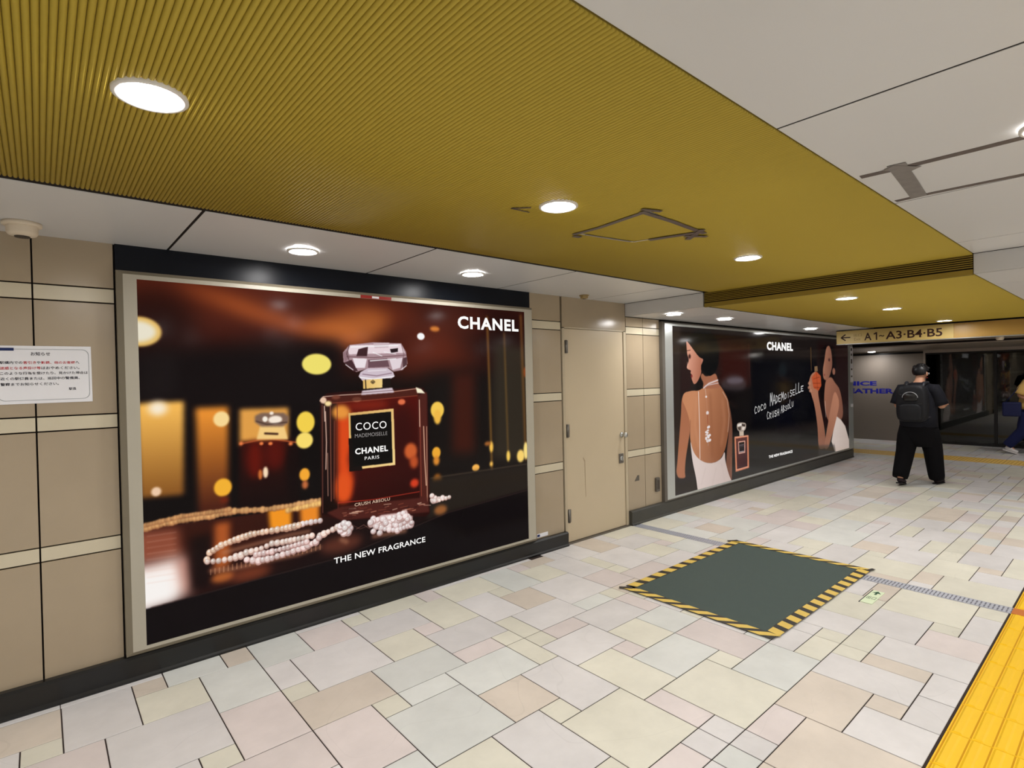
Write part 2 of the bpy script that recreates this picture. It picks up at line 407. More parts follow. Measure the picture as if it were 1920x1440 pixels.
# dark band above the first advertising panel
tr = MB().bevbox((0.318, WY - 0.012, 2.196), (3.312, WY + 0.02, 2.342), 0.002).build('trim_1', M_trimblack, kind='structure')
# kerb stones along the foot of the wall
def kerb(xa, xb, name, m, h):
    mb = MB()
    prof = [(WY + 0.02, 0.0), (KY - 0.006, 0.0), (KY - 0.006, 0.012), (KY + 0.004, 0.022), (KY, h - 0.012), (KY + 0.012, h), (WY + 0.02, h)]
    n = len(prof)
    mb.add([(xa, y, z) for y, z in prof] + [(xb, y, z) for y, z in prof],
           [tuple(range(n)), tuple(range(2 * n - 1, n - 1, -1))] + [(i, n + i, n + (i + 1) % n, (i + 1) % n) for i in range(n)])
    return mb.build(name, m, kind='structure')
kerb(-4, 3.722, 'baseboard_left', M_kerb, 0.130)
kerb(4.690, 11.31, 'baseboard_left', M_kerb_g, 0.152)
# end of the wall and the passage that opens behind it
MB().box((11.25, 3.56, 0.0), (11.31, 3.82, 2.3)).box((-4, 3.82, 0), (11.31, 3.9, 2.4)).build('wall_end', M_farwall, kind='structure')
MB().box((11.2, 7.0, 0), (14.6, 7.1, 2.3)).build('wall_passage', M_farwall, kind='structure')
MB().box((-4.1, -5, 0), (-4, 3.7, 2.5)).build('wall_back', M_ceil, kind='structure')
MB().box((-4, -3.7, 0), (14.6, -3.6, 2.5)).build('wall_right', M_ceil, kind='structure')  # unseen closing wall, set close and white to add bounce light

# ------------------------------------------------------------------ service door
door = MB().bevbox((3.762, WY + 0.004, 0.012), (4.642, WY + 0.045, 2.040), 0.002).build('door_1', M_door, kind='structure')
MB().box((3.728, WY - 0.004, 0.0), (3.757, WY + 0.05, 2.052)).box((4.647, WY - 0.004, 0.0), (4.688, WY + 0.05, 2.052)).box((3.728, WY - 0.004, 2.043), (4.688, WY + 0.05, 2.055)).build('door_frame', M_doorframe, door)
MB().box((3.728, WY - 0.03, 0.0), (4.688, WY + 0.05, 0.009)).build('threshold', M_steel_d, door)
hin = MB().lathe([(0.0, -0.062), (0.011, -0.062), (0.011, 0.062), (0.0, 0.062)], n=12).box((-0.03, 0.006, -0.06), (0.03, 0.012, 0.06)).mesh('hinge', M_steel_d)
for z in (1.868, 1.07, 0.262):
    link('hinge', hin, door, (3.775, WY - 0.008, z))
MB().lathe([(0.0, 0.0), (0.027, 0.0), (0.030, 0.008), (0.018, 0.014), (0.013, 0.03), (0.022, 0.042), (0.027, 0.055), (0.022, 0.066), (0.0, 0.070)], n=24, axis='Y').build('door_knob', M_steel, door, loc=(4.595, WY + 0.004, 0.967)).scale = (1, -1, 1)
lk = MB().bevbox((4.545, WY - 0.008, 0.672), (4.612, WY + 0.004, 0.772), 0.004).build('lock_plate', M_steel_d, door)
MB().lathe([(0.024, 0.0), (0.024, 0.006), (0.018, 0.008), (0.0, 0.008)], n=20, axis='Y').box((-0.006, 0.008, -0.02), (0.006, 0.014, 0.02)).build('lock_cylinder', M_steel, lk, loc=(4.579, WY - 0.008, 0.722)).scale = (1, -1, 1)

MB().add([(4.02, WY + 0.0033, 0.40), (4.028, WY + 0.0033, 0.41), (4.024, WY + 0.0033, 0.76), (3.995, WY + 0.0033, 0.80), (3.99, WY + 0.0033, 0.785), (4.012, WY + 0.0033, 0.75)], [(0, 1, 2, 5), (5, 2, 3, 4)]).build('stain', mat('door_stain', (168, 150, 122), 0.5, 0.3), door)
# ------------------------------------------------------------------ ceiling
ZH, ZL = 2.34, 2.207                       # upper and lower ceiling
YL, YR, YS = 2.636, 0.758, 2.702                      # edges of the yellow ribbed field
XF = 4.69                                  # step between the two levels
ceil = MB().box((-4, -5, 2.36), (4.74, 3.8, 2.5)).box((4.74, -5, 2.235), (9.36, 3.8, 2.5)).box((9.36, -5, 2.07), (11.6, YL + 0.02, 2.5)).box((9.36, YL + 0.02, 2.235), (11.31, 3.8, 2.5)).box((11.31, YL + 0.02, 2.07), (11.6, 3.8, 2.5)).box((11.6, -5, 2.02), (14.6, 7.2, 2.5)).build('ceiling', M_dark, kind='structure')
def cpanel(xa, xb, ya, yb, z, m=M_ceil, g=0.004, back=0.022):
    MB().bevbox((xa + g, ya, z), (xb - g, yb, z + back), 0.0015).build('ceiling_panel', m, ceil)
JX = [-4.0, -3.05, -1.85, -0.64, 0.562, 1.762, 2.952, 4.160, XF]
for a, b in zip(JX, JX[1:]):
    cpanel(a, b, YS, WY + 0.02, ZH, g=0.0065)
JR = [-4.0, -3.05, -1.85, -0.66, 0.55, 1.763, 2.98, 4.21, XF]
for a, b in zip(JR, JR[1:]):
    cpanel(a, b, -1.80, YR - 0.004, ZH, g=0.005)
    cpanel(a, b, -5.0, -1.81, ZH, g=0.005)
JL = [XF, 5.40, 6.60, 7.80, 9.20]
for a, b in zip(JL, JL[1:]):
    cpanel(a, b, YS, WY + 0.02, ZL, back=0.03)
    cpanel(a, b, -1.80, YR - 0.004, ZL, g=0.005, back=0.03)
    cpanel(a, b, -5.0, -1.81, ZL, g=0.005, back=0.03)
cpanel(9.2, 11.31, YS, WY + 0.02, ZL - 0.001, back=0.03)
for a, b in zip([9.38, 10.5, 11.6], [10.5, 11.6]):
    cpanel(a, b, -5.0, YL, 2.05, M_ceil_far)
for a, b in zip([11.6, 13.0, 14.55], [13.0, 14.55]):
    cpanel(a, b, -5.0, 7.0, 2.0, M_ceil_far)
# dark strips painting in the shade between the yellow field and the white soffit, and in the panel joints
MB().box((-4, YL, ZH + 0.003), (XF, YS, ZH + 0.02)).build('gap_shade_strip', M_dark, ceil)
MB().box((XF + 0.02, YL, ZL + 0.003), (9.1, YS, ZL + 0.02)).build('gap_shade_strip', M_dark, ceil)
for x in JX[1:-1]: MB().box((x - 0.0064, YS, ZH + 0.002), (x + 0.0064, WY + 0.02, ZH + 0.02)).build('joint', M_dark, ceil)
for x in JR[1:-1]: MB().box((x - 0.0049, -5, ZH + 0.002), (x + 0.0049, YR - 0.004, ZH + 0.02)).build('joint', M_dark, ceil)
for x in JL[1:-1]: MB().box((x - 0.0039, YS, ZL + 0.002), (x + 0.0039, WY + 0.02, ZL + 0.02)).box((x - 0.0049, -5, ZL + 0.002), (x + 0.0049, YR - 0.004, ZL + 0.02)).build('joint', M_dark, ceil)
# faces of the step
st = MB().bevbox((XF, YS, ZL), (XF + 0.02, WY + 0.02, ZH - 0.002), 0.0015).build('step_face', M_ceil, ceil)
MB().bevbox((XF, -5.0, ZL), (XF + 0.02, YR - 0.004, ZH - 0.002), 0.0015).build('step_face', M_ceil, ceil)
# ribbed yellow field
PITCH = 0.0145
def rib_mesh(length):
    n = 7; vs = []; fs = []
    for k in range(2):
        for i in range(n + 1):
            a = math.pi * i / n
            vs.append((-math.cos(a) * PITCH * 0.47, k * length, -math.sin(a) * 0.0075))
    for i in range(n):
        fs.append((i, i + 1, n + 2 + i, n + 1 + i))
    fs.append(tuple(range(n + 1))); fs.append(tuple(range(2 * n + 1, n, -1)))
    return vs, fs, n
field = MB().box((-4, YR, ZH), (XF, YL, ZH + 0.01)).build('yellow_field', M_yellow_d, ceil)
vs, fs, n = rib_mesh(YL - YR)
rib = MB().add(vs, fs, 0, True).mesh('rib', M_yellow)
rest = MB(); x = -4 + PITCH / 2; cnt = 0
while x < XF:
    if -0.2 < x < 1.9:
        link('rib', rib, field, (x, YR, ZH - 0.0005)); cnt += 1
    else:
        rest.add([(p[0] + x, p[1] + YR, p[2] + ZH - 0.0005) for p in vs], fs, 0, True)
    x += PITCH
rest.build('fine_ribs', M_yellow, field, kind='stuff')
low = MB().box((XF + 0.02, YR, ZL), (9.1, YL, ZL + 0.01)).build('yellow_field', M_yellow_d, ceil)
rest = MB(); x = XF + 0.022 + PITCH / 2
while x < 9.1:
    rest.add([(p[0] + x, p[1] + YR, p[2] + ZL - 0.0005) for p in vs], fs, 0, True)
    x += PITCH
rest.build('fine_ribs', M_yellow, low, kind='stuff')
YF = YS - 0.012
MB().box((XF + 0.008, YR, ZL - 0.006), (XF + 0.02, YF, ZH)).build('grille_back', M_dark, ceil)
fas = MB().box((XF - 0.002, YR, ZL - 0.006), (XF + 0.01, YF, ZL + 0.030)).box((XF - 0.002, YR, ZH - 0.010), (XF + 0.01, YF, ZH - 0.004)).build('grille_fascia', M_yellow_d, ceil)
for k in range(6):
    z = ZL + 0.040 + k * 0.0142
    MB().add([(XF - 0.002, YR, z), (XF - 0.002, YF, z), (XF + 0.008, YF, z + 0.006), (XF + 0.008, YR, z + 0.006), (XF - 0.002, YR, z + 0.0075), (XF - 0.002, YF, z + 0.0075)],
             [(0, 1, 2, 3), (0, 4, 5, 1), (4, 3, 2, 5), (0, 3, 4), (1, 5, 2)]).build('slat', M_yellow_d, fas)

# ------------------------------------------------------------------ downlights
ring_me = MB().lathe([(0.068, 0.004), (0.069, -0.004), (0.080, -0.0075), (0.086, -0.004), (0.086, 0.004)], n=40).mesh('trim_ring', M_ring)
dif_me = MB().lathe([(0.0, -0.0045), (0.03, -0.004), (0.055, -0.0025), (0.0695, 0.0)], n=32).mesh('diffuser', M_lamp)
def downlight(x, y, z, label, group, s=1.0):
    o = empty('downlight', (x, y, z))
    tag(o, label, 'ceiling light', group)
    o.scale = (s, s, 1)
    link('trim_ring', ring_me, o, (0, 0, -0.0085 if z != ZH or not YR < y < YL else -0.0085))
    link('diffuser', dif_me, o, (0, 0, -0.0095))
    return o
GY, GS, GW = 'downlights in the yellow ribbed ceiling', 'downlights over the advertising panels', 'downlights in the white ceiling'
OUT = 'round white downlight outside the picture'
for x, y, z, l in ((0.235, 1.685, ZH, 'glaring round downlight in the yellow ribbed ceiling, the one nearest the camera'),
                   (1.745, 1.69, ZH, 'round downlight in the yellow ceiling beside the taped square hatch'),
                   (3.51, 1.70, ZH, 'last round downlight in the upper yellow ceiling before the slatted step'),
                   (5.19, 1.67, ZL, 'first round downlight in the lowered yellow ceiling just past the slatted step'),
                   (6.49, 1.68, ZL, 'middle round downlight of the three in the lowered yellow ceiling'),
                   (8.74, 1.70, ZL, 'farthest round downlight in the lowered yellow ceiling, just before the exit sign'),
                   (-1.30, 1.68, ZH, OUT + ' in the yellow ceiling')):
    downlight(x, y, z, l, GY)
for x, y, z, l in ((1.16, 3.16, ZH, 'round downlight in the white soffit above the left half of the perfume poster'),
                   (2.37, 3.16, ZH, 'round downlight in the white soffit above the right half of the perfume poster'),
                   (4.93, 3.17, ZL, 'round downlight in the lowered soffit at the left end of the second poster'),
                   (5.90, 3.14, ZL, 'round downlight in the lowered soffit second from the left end of the second poster'),
                   (8.43, 3.18, ZL, 'round downlight in the lowered soffit near the left end of the exit sign'),
                   (-1.26, 3.16, ZH, OUT + ' in the white soffit')):
    downlight(x, y, z, l, GS)
downlight(2.405, 0.185, ZH, 'round downlight in the white ceiling cut by the right edge of the picture', GW)
for y, xs in ((0.2, (-2.4, -1.0, 0.5)), (-1.3, (-3.0, -1.6, -0.2, 1.2, 2.6, 4.0)), (-2.6, (-2.4, -1.0, 0.4, 1.8, 3.2, 4.3))):  # unseen lamps, mostly added to fill the space with bounce light
    for x in xs:
        downlight(x, y, ZH, 'unseen round downlight added outside the picture in the white ceiling', GW)
for y, xs in ((0.2, (5.8, 7.6)), (-1.3, (5.2, 6.6, 8.0)), (-2.6, (5.9, 7.4, 8.8))):  # more unseen lamps added as fill under the lowered ceiling
    for x in xs:
        downlight(x, y, ZL, 'unseen round downlight added outside the picture in the white ceiling', GW)
for x, y, z, l in ((14.1, 4.05, 2.0, 'downlight grazing the grey far wall above the blue lettering'),
                   (12.4, 1.2, 2.0, OUT + ' in the far grey ceiling'), (12.4, -1.2, 2.0, OUT + ' in the far grey ceiling')):
    downlight(x, y, z, l, 'downlights in the far grey ceiling')

# ------------------------------------------------------------------ advertising panels: moulded frame, backlit print, lettering
def raster_print(w_m, h_m, ppm, base, ops):
    """paints the printed sheet from its list of shapes (coordinates in mm from the lower left corner) with numpy"""
    W, H = int(w_m * ppm), int(h_m * ppm)
    k = ppm / 1000.0
    img = np.empty((H, W, 3), np.float32); img[:] = np.array(base, np.float32) / 255
    def blur1(a, r):
        if r < 1: return a
        n = 2 * r + 1
        for ax in (0, 1):
            for _ in range(2):
                c = np.cumsum(np.pad(a, [(r + 1, r) if q == ax else (0, 0) for q in (0, 1)], mode='constant'), axis=ax)
                a = (np.take(c, range(n, c.shape[ax]), ax) - np.take(c, range(0, c.shape[ax] - n), ax)) / n
        return a
    for op in ops:
        kind, c1, c2, al, bl, pts, ex = op
        P = np.array(pts, np.float32).reshape(-1, 2) * k
        b = bl * k
        wd_ = ex * k if kind == 's' else 0.0
        pad = int(b * 3.0 + wd_ + 3)
        if kind == 'e': Q = np.array([P[0] - P[1], P[0] + P[1]])
        else: Q = P
        x0, x1 = max(0, int(Q[:, 0].min()) - pad), min(W, int(Q[:, 0].max()) + pad + 1)
        y0, y1 = max(0, int(Q[:, 1].min()) - pad), min(H, int(Q[:, 1].max()) + pad + 1)
        if x1 <= x0 or y1 <= y0: continue
        # shapes may reach past the sheet: rasterise on a padded grid so the blur does not fade at the border
        px, py = np.meshgrid(np.arange(x0 - pad, x1 + pad) + 0.5, np.arange(y0 - pad, y1 + pad) + 0.5)
        if kind == 's':
            d = np.full(px.shape, 1e9, np.float32)
            for (ax_, ay_), (bx_, by_) in zip(P[:-1], P[1:]):
                dx, dy = bx_ - ax_, by_ - ay_
                t = np.clip(((px - ax_) * dx + (py - ay_) * dy) / max(dx * dx + dy * dy, 1e-6), 0, 1)
                d = np.minimum(d, np.hypot(px - ax_ - t * dx, py - ay_ - t * dy))
            a = np.clip(wd_ * 0.5 - d + 0.5, 0, 1)
        elif kind == 'e':
            (cx, cy), (rx, ry) = P[0], P[1]
            d = (np.hypot((px - cx) / rx, (py - cy) / ry) - 1) * min(rx, ry)
            a = np.clip(0.5 - d, 0, 1)
        else:
            ins = np.zeros(px.shape, bool)
            for (ax_, ay_), (bx_, by_) in zip(P, np.roll(P, -1, 0)):
                if ay_ == by_: continue
                ins ^= ((ay_ > py) != (by_ > py)) & (px < (bx_ - ax_) * (py - ay_) / (by_ - ay_) + ax_)
            a = ins.astype(np.float32)
            if b < 1.0: b = 1.0
        a = blur1(a, int(round(b * 0.85)))[pad:-pad, pad:-pad] * al
        a = a[..., None]
        col = np.array(c1, np.float32) / 255
        if c2 is not None:
            g = np.array(ex, np.float32) * k
            qx, qy = px[pad:-pad, pad:-pad], py[pad:-pad, pad:-pad]
            dx, dy = g[2] - g[0], g[3] - g[1]
            t = np.clip(((qx - g[0]) * dx + (qy - g[1]) * dy) / (dx * dx + dy * dy), 0, 1)[..., None]
            col = col * (1 - t) + np.array(c2, np.float32) / 255 * t
        img[y0:y1, x0:x1] = img[y0:y1, x0:x1] * (1 - a) + col * a
    return img

def print_material(name, img, glow, rough, spec):
    H, W, _ = img.shape
    im = bpy.data.images.new(name, W, H, alpha=False)
    px = np.ones((H, W, 4), np.float32); px[..., :3] = np.clip(img, 0, 1)
    im.pixels.foreach_set(px.ravel()); im.update(); im.pack()
    m = bpy.data.materials.new(name); m.use_nodes = True
    nt = m.node_tree; b = nt.nodes['Principled BSDF']
    t = nt.nodes.new('ShaderNodeTexImage'); t.image = im; t.extension = 'EXTEND'
    b.inputs['Base Color'].default_value = (0.002, 0.002, 0.002, 1)
    b.inputs['Roughness'].default_value = rough; b.inputs['Specular IOR Level'].default_value = spec
    nt.links.new(t.outputs[0], b.inputs['Emission Color']); b.inputs['Emission Strength'].default_value = glow
    return m
def lit_material(name, rgb, s):
    m = mat(name, (4, 4, 4), 0.2, 0.3)
    b = m.node_tree.nodes['Principled BSDF']
    b.inputs['Emission Color'].default_value = (*lin(rgb), 1); b.inputs['Emission Strength'].default_value = s
    return m
def quad_frame(root, outer, inner, yw, yf, mi_l, mi_d, names):
    """four mitred mouldings: bevelled outer edge (darker) from the wall plane yw to the front yf, then a flat face to the print"""
    (xa, za, xb, zb), (xc, zc, xd, zd) = outer, inner
    e = 0.028
    mid = (xa + e, za + e * 0.8, xb - e * 0.6, zb - e * 0.7)
    O = [(xa, za), (xb, za), (xb, zb), (xa, zb)]
    Mi = [(mid[0], mid[1]), (mid[2], mid[1]), (mid[2], mid[3]), (mid[0], mid[3])]
    I = [(xc, zc), (xd, zc), (xd, zd), (xc, zd)]
    for k, nm in enumerate(names):
        n = (k + 1) % 4
        vs = []
        for q in (k, n):
            vs += [(O[q][0], yw, O[q][1]), (O[q][0], yf + 0.016, O[q][1]), (Mi[q][0], yf, Mi[q][1]), (I[q][0], yf, I[q][1]), (I[q][0], yf + 0.012, I[q][1]), (I[q][0], yw, I[q][1])]
        fs = [(0, 1, 7, 6), (1, 2, 8, 7), (2, 3, 9, 8), (3, 4, 10, 9), (4, 5, 11, 10), (5, 0, 6, 11), (0, 5, 4, 3, 2, 1), (6, 7, 8, 9, 10, 11)]
        mb = MB()
        mb.add(vs, fs)
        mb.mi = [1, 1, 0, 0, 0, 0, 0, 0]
        mb.build(nm, [mi_l, mi_d], root)

def sheet(root, x0, z0, x1, z1, y, m):
    me = bpy.data.meshes.new('printed_sheet')
    me.from_pydata([(x0, y, z0), (x1, y, z0), (x1, y, z1), (x0, y, z1), (x0, y + 0.006, z0), (x1, y + 0.006, z0), (x1, y + 0.006, z1), (x0, y + 0.006, z1)], [],
                   [(0, 1, 2, 3), (7, 6, 5, 4), (0, 4, 5, 1), (1, 5, 6, 2), (2, 6, 7, 3), (3, 7, 4, 0)])
    uv = me.uv_layers.new(name='uv')
    xy = [((v.co.x - x0) / (x1 - x0), (v.co.z - z0) / (z1 - z0)) for v in me.vertices]
    for lp in me.loops: uv.data[lp.index].uv = xy[lp.vertex_index]
    me.materials.append(m)
    o = bpy.data.objects.new('printed_sheet', me); COL.objects.link(o); o.parent = root
    return o
def caption(root, m, body, x, z, w, h, y, bold=0.0, space=1.0, mi=None, rot=0.0, name='lettering'):
    me = text_mesh(body, w, h, bold, space=space)
    return put_text(me, m, root, on_wall(x, y, z) @ Matrix.Rotation(rot, 4, 'Z'), name)

PY = 3.549
M_txt = lit_material('print_white_letters', (255, 253, 250), 1.0)
M_txt2 = lit_material('print_grey_letters', (165, 160, 158), 0.8)
M_txt3 = lit_material('print_cream_letters', (232, 196, 170), 0.8)
ad1 = tag(empty('advertising_panel', (0, 0, 0)), 'large framed backlit poster of an amber perfume bottle and pearls on a dark table', 'poster')
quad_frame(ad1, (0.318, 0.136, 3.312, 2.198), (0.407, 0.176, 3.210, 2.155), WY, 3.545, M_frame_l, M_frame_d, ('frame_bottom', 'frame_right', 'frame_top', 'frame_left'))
P1 = ((13, 7, 7), [
('p',(56,19,12),None,1,84,[-127,2087,3259,2328,3235,1490,-142,1419],0),
('e',(92,36,21),None,0.9,108,[370,1928,595.5,180],0),
('e',(30,10,9),None,0.85,135,[2481,1715,518,315],0),
('e',(30,11,10),None,0.8,78,[78,1764,198,180],0),
('e',(100,40,23),None,0.8,91,[1377,1871,387.5,147],0),
('e',(74,28,18),None,0.8,88,[2107,1872,308,120],0),
('p',(176,86,38),None,0.8,54,[153,1981,484,1925,858,1812,1217,1781,1373,1684,1138,1641,855,1703,511,1813],0),
('p',(205,114,50),None,0.7,70,[857,1765,1069,1845,1338,1913,1544,1858,1373,1684,1138,1659],0),
('p',(110,42,21),None,0.8,136,[1774,1807,1965,1815,2364,1537,1449,1458],0),
('e',(214,128,54),None,1,10,[1882,1791,43,20],0),
('p',(17,9,10),None,1,65,[-138,1600,1139,1677,1127,1210,-146,1266],0),
('p',(30,24,24),None,0.5,35,[5,1573,174,1584,169,1337,0,1329],0),
('p',(22,16,14),None,1,104,[1802,1455,3163,1392,3136,443,1780,633],0),
('p',(74,25,14),None,0.75,54,[2034,1453,2252,1450,2235,806,2018,829],0),
('p',(50,43,33),None,0.9,54,[2447,1714,2841,1669,2813,689,2420,734],0),
('s',(158,110,46),None,0.85,11.2,[2390,1909,2401,1273,2407,656],15.8),
('s',(126,92,44),None,0.85,11.3,[2570,1785,2587,701],13.5),
('s',(140,92,42),None,0.8,15,[2761,1944,2788,692],20.0),
('e',(255,200,84),None,1,9,[2406,841,20,45],0),
('e',(252,196,90),None,1,9,[2402,700,17,20.3],0),
('e',(255,212,96),None,1,9,[2588,746,20.5,45],0),
('e',(255,215,112),None,1,9,[2727,731,43,54],0),
('e',(255,226,134),None,1,10,[2790,771,28,75],0),
('e',(160,96,44),None,1,9,[2368,871,33,18],0),
('e',(140,70,30),None,1,10,[2803,1454,25,45],0),
('p',(250,188,88),(138,86,34),1,18,[-18,1310,207,1315,194,786,-13,798],[91,1267,80,798]),
('e',(255,240,214),None,1,21,[81,1279,44.5,39],0),
('p',(236,146,50),(78,32,17),1,21,[262,1273,434,1273,419,651,263,663],[353,1221,341,696]),
('e',(255,222,152),None,1,4.8,[395,1200,42.5,45],0),
('p',(230,162,74),None,1,17.5,[494,1254,781,1249,775,1014,489,1035],0),
('e',(244,206,172),None,1,6,[63,824,23.5,25.5],0),
('p',(50,10,6),(22,6,6),1,15,[490,1060,826,1046,828,606,474,667],[644,1039,635,679]),
('e',(104,18,6),None,0.9,27,[574,942,48.5,114],0),
('e',(96,16,6),None,0.8,31.5,[690,962,63.5,98],0),
('e',(16,5,6),None,0.8,21,[801,839,46,210],0),
('s',(200,96,52),None,1,4.5,[492,1044,645,1066,825,1023],6.6),
('e',(255,226,190),None,1,5.6,[633,857,15.5,35],0),
('e',(206,112,50),None,1,5.6,[602,847,12,31.5],0),
('e',(240,130,70),None,1,5.2,[498,1047,11.5,12.2],0),
('e',(240,130,70),None,1,4.5,[613,1036,12,10.5],0),
('e',(240,130,70),None,1,4.5,[666,1031,13,10.5],0),
('e',(240,130,70),None,1,5.3,[788,1019,13.5,12.3],0),
('p',(250,208,132),None,1,6,[609,1147,749,1137,773,1048,586,1064],0),
('s',(58,30,20),None,1,3,[636,1096,709,1087],12.0),
('p',(128,100,84),None,1,7,[580,1208,618,1225,751,1217,783,1189,775,1152,742,1131,615,1140,579,1169],0),
('e',(255,246,230),None,1,3.5,[638,1184,15.5,17.5],0),
('e',(255,240,222),None,1,5.2,[698,1177,41.5,24.5],0),
('e',(255,240,222),None,1,3.5,[677,1218,12.5,10.5],0),
('s',(40,24,20),None,0.7,3,[586,1175,647,1151,769,1156],6.0),
('e',(232,190,104),None,1,7.5,[6,1697,103,81],0),
('e',(238,230,208),None,1,12.5,[-6,1697,88.5,57.5],0),
('e',(246,230,112),None,1,4.9,[968,1522,97,68.2],0),
('e',(250,214,78),None,1,5.2,[886,1148,58.5,70],0),
('e',(255,226,112),None,1,6.3,[876,1032,54.5,52.5],0),
('e',(250,172,52),None,1,5.6,[871,812,34,42],0),
('e',(196,108,60),None,1,8.7,[872,747,20.5,28],0),
('e',(250,182,52),None,1,4.9,[394,799,48,52.5],0),
('e',(250,205,84),None,1,6.4,[1889,1173,60,64],0),
('e',(246,190,74),None,1,10,[1888,1120,33.5,56],0),
('e',(242,172,52),None,1,6.4,[1871,849,38.5,44],0),
('e',(222,140,48),None,1,12,[1870,788,28.5,36],0),
('e',(212,122,30),None,1,16,[1875,616,43,68],0),
('e',(252,184,84),None,1,4.8,[2242,689,37.5,28],0),
('e',(255,255,255),None,1,3.2,[1758,1730,32.5,26.4],0),
('e',(110,36,14),None,1,10.5,[398,724,22.5,17.5],0),
('p',(54,20,14),(26,12,12),1,5,[-92,638,966,597,1825,526,3142,652,3136,438,1966,388,1102,233,-102,199],[634,613,819,239]),
('p',(36,29,24),None,1,24,[1781,657,3142,652,3136,443,1773,353],0),
('s',(92,76,60),None,0.8,4.8,[1814,661,2799,654],6.4),
('p',(160,86,62),None,0.85,30,[-69,623,164,606,173,442,-73,453],0),
('p',(255,226,214),None,1,45,[-74,424,179,447,210,227,-79,198],0),
('p',(255,250,246),None,1,36,[-74,396,136,397,152,213,-79,187],0),
('p',(206,140,122),None,0.6,27,[147,430,204,429,226,244,181,235],0),
('s',(232,180,160),None,0.28,3.6,[16,588,151,584],4.5),
('s',(232,180,160),None,0.28,3.6,[15,556,150,552],4.5),
('s',(232,180,160),None,0.28,3,[14,525,149,519],3.7),
('s',(232,180,160),None,0.28,3.6,[14,493,148,486],4.5),
('s',(232,180,160),None,0.28,3.6,[13,461,148,454],4.5),
('s',(232,180,160),None,0.28,3,[12,429,147,421],3.8),
('s',(232,180,160),None,0.28,3.6,[11,398,146,388],4.5),
('s',(232,180,160),None,0.28,3.6,[11,366,145,356],4.5),
('s',(232,180,160),None,0.28,3.6,[10,334,145,323],4.5),
('p',(24,10,10),None,1,27,[218,541,326,543,324,240,221,231],0),
('p',(196,98,42),None,0.85,21,[344,596,426,593,420,335,337,317],0),
('p',(248,152,34),None,1,15,[643,628,782,624,779,486,650,498],0),
('p',(240,140,40),None,1,17.5,[835,619,960,619,957,494,839,495],0),
('p',(60,24,15),None,0.7,30,[450,518,631,515,630,482,447,392],0),
('e',(206,112,50),None,0.8,18,[381,275,62,30],0),
('e',(150,70,40),None,0.7,31.5,[533,259,120,42],0),
('e',(130,66,46),None,0.6,32,[1105,315,148.5,56],0),
('p',(16,10,12),None,1,3,[-170,192,1102,229,1966,380,3136,458,3248,-540,-177,-80],0),
('s',(84,56,50),None,0.6,3,[26,199,1102,226,1966,375,2818,427],5.4),
('e',(173,115,72),None,1,4.2,[-2,630,13,16.1],0),
('e',(217,165,107),None,1,5.1,[-4,634,10.5,12.9],0),
('e',(170,113,71),None,1,4.2,[14,631,15.5,18.9],0),
('e',(213,162,105),None,1,5.1,[13,636,12.5,15.1],0),
('e',(174,116,73),None,1,4.2,[31,633,13,16.5],0),
('e',(218,166,108),None,1,5.1,[30,637,11,13.2],0),
('e',(172,114,72),None,1,4.2,[48,635,12,14.6],0),
('e',(215,163,106),None,1,5.1,[47,639,10,11.6],0),
('e',(181,121,76),None,1,4.2,[65,636,14,17.2],0),
('e',(227,173,112),None,1,4.3,[64,641,11.5,11.5],0),
('e',(164,109,68),None,1,4.2,[82,638,11.5,14],0),
('e',(205,156,101),None,1,5.1,[81,642,9.5,11.2],0),
('e',(182,121,76),None,1,4.2,[100,640,11.5,14],0),
('e',(228,174,113),None,1,4.2,[98,643,9.5,9.3],0),
('e',(154,102,65),None,1,4.2,[117,641,15,17.6],0),
('e',(193,147,96),None,1,4.2,[116,645,12.5,11.7],0),
('e',(188,125,78),None,1,4.2,[134,642,16.5,19.3],0),
('e',(235,179,116),None,1,5.1,[133,647,13,15.4],0),
('e',(175,116,73),None,1,4.2,[152,644,15,17.3],0),
('e',(219,167,108),None,1,5.1,[151,649,12,13.9],0),
('e',(153,102,64),None,1,4.2,[170,644,12.5,14.4],0),
('e',(192,146,95),None,1,5.1,[169,648,10,11.5],0),
('e',(155,103,65),None,1,4.2,[188,644,14.5,16.6],0),
('e',(194,148,96),None,1,5.1,[187,648,12,13.3],0),
('e',(162,107,68),None,1,4.9,[207,643,13,17],0),
('e',(203,154,100),None,1,5.1,[206,647,10.5,11.7],0),
('e',(170,113,71),None,1,4.2,[225,643,12,13.6],0),
('e',(213,162,105),None,1,5.1,[224,647,10,10.9],0),
('e',(184,122,77),None,1,4.9,[244,643,14,18.7],0),
('e',(230,175,114),None,1,5.1,[243,647,11.5,12.9],0),
('e',(176,117,74),None,1,4.2,[263,642,15,16.5],0),
('e',(221,168,109),None,1,5.9,[261,647,12.5,15.4],0),
('e',(177,117,74),None,1,4.2,[282,642,15,16.4],0),
('e',(222,168,110),None,1,5.1,[280,646,12,13.1],0),
('e',(163,108,68),None,1,4.2,[301,641,14.5,16.2],0),
('e',(204,155,101),None,1,5.1,[299,646,12,12.9],0),
('e',(189,125,79),None,1,4.2,[320,640,18,19.3],0),
('e',(237,180,117),None,1,5.1,[318,646,14.5,15.5],0),
('e',(179,118,75),None,1,4.2,[339,640,17,18.4],0),
('e',(224,170,111),None,1,5.1,[338,645,14,14.7],0),
('e',(161,107,68),None,1,4.2,[362,642,14,15.3],0),
('e',(202,154,100),None,1,5.9,[360,646,11.5,14.3],0),
('e',(156,103,65),None,1,4.2,[384,644,14.5,15.2],0),
('e',(195,148,96),None,1,5.1,[383,648,12,12.1],0),
('e',(168,111,70),None,1,4.2,[407,645,17,18],0),
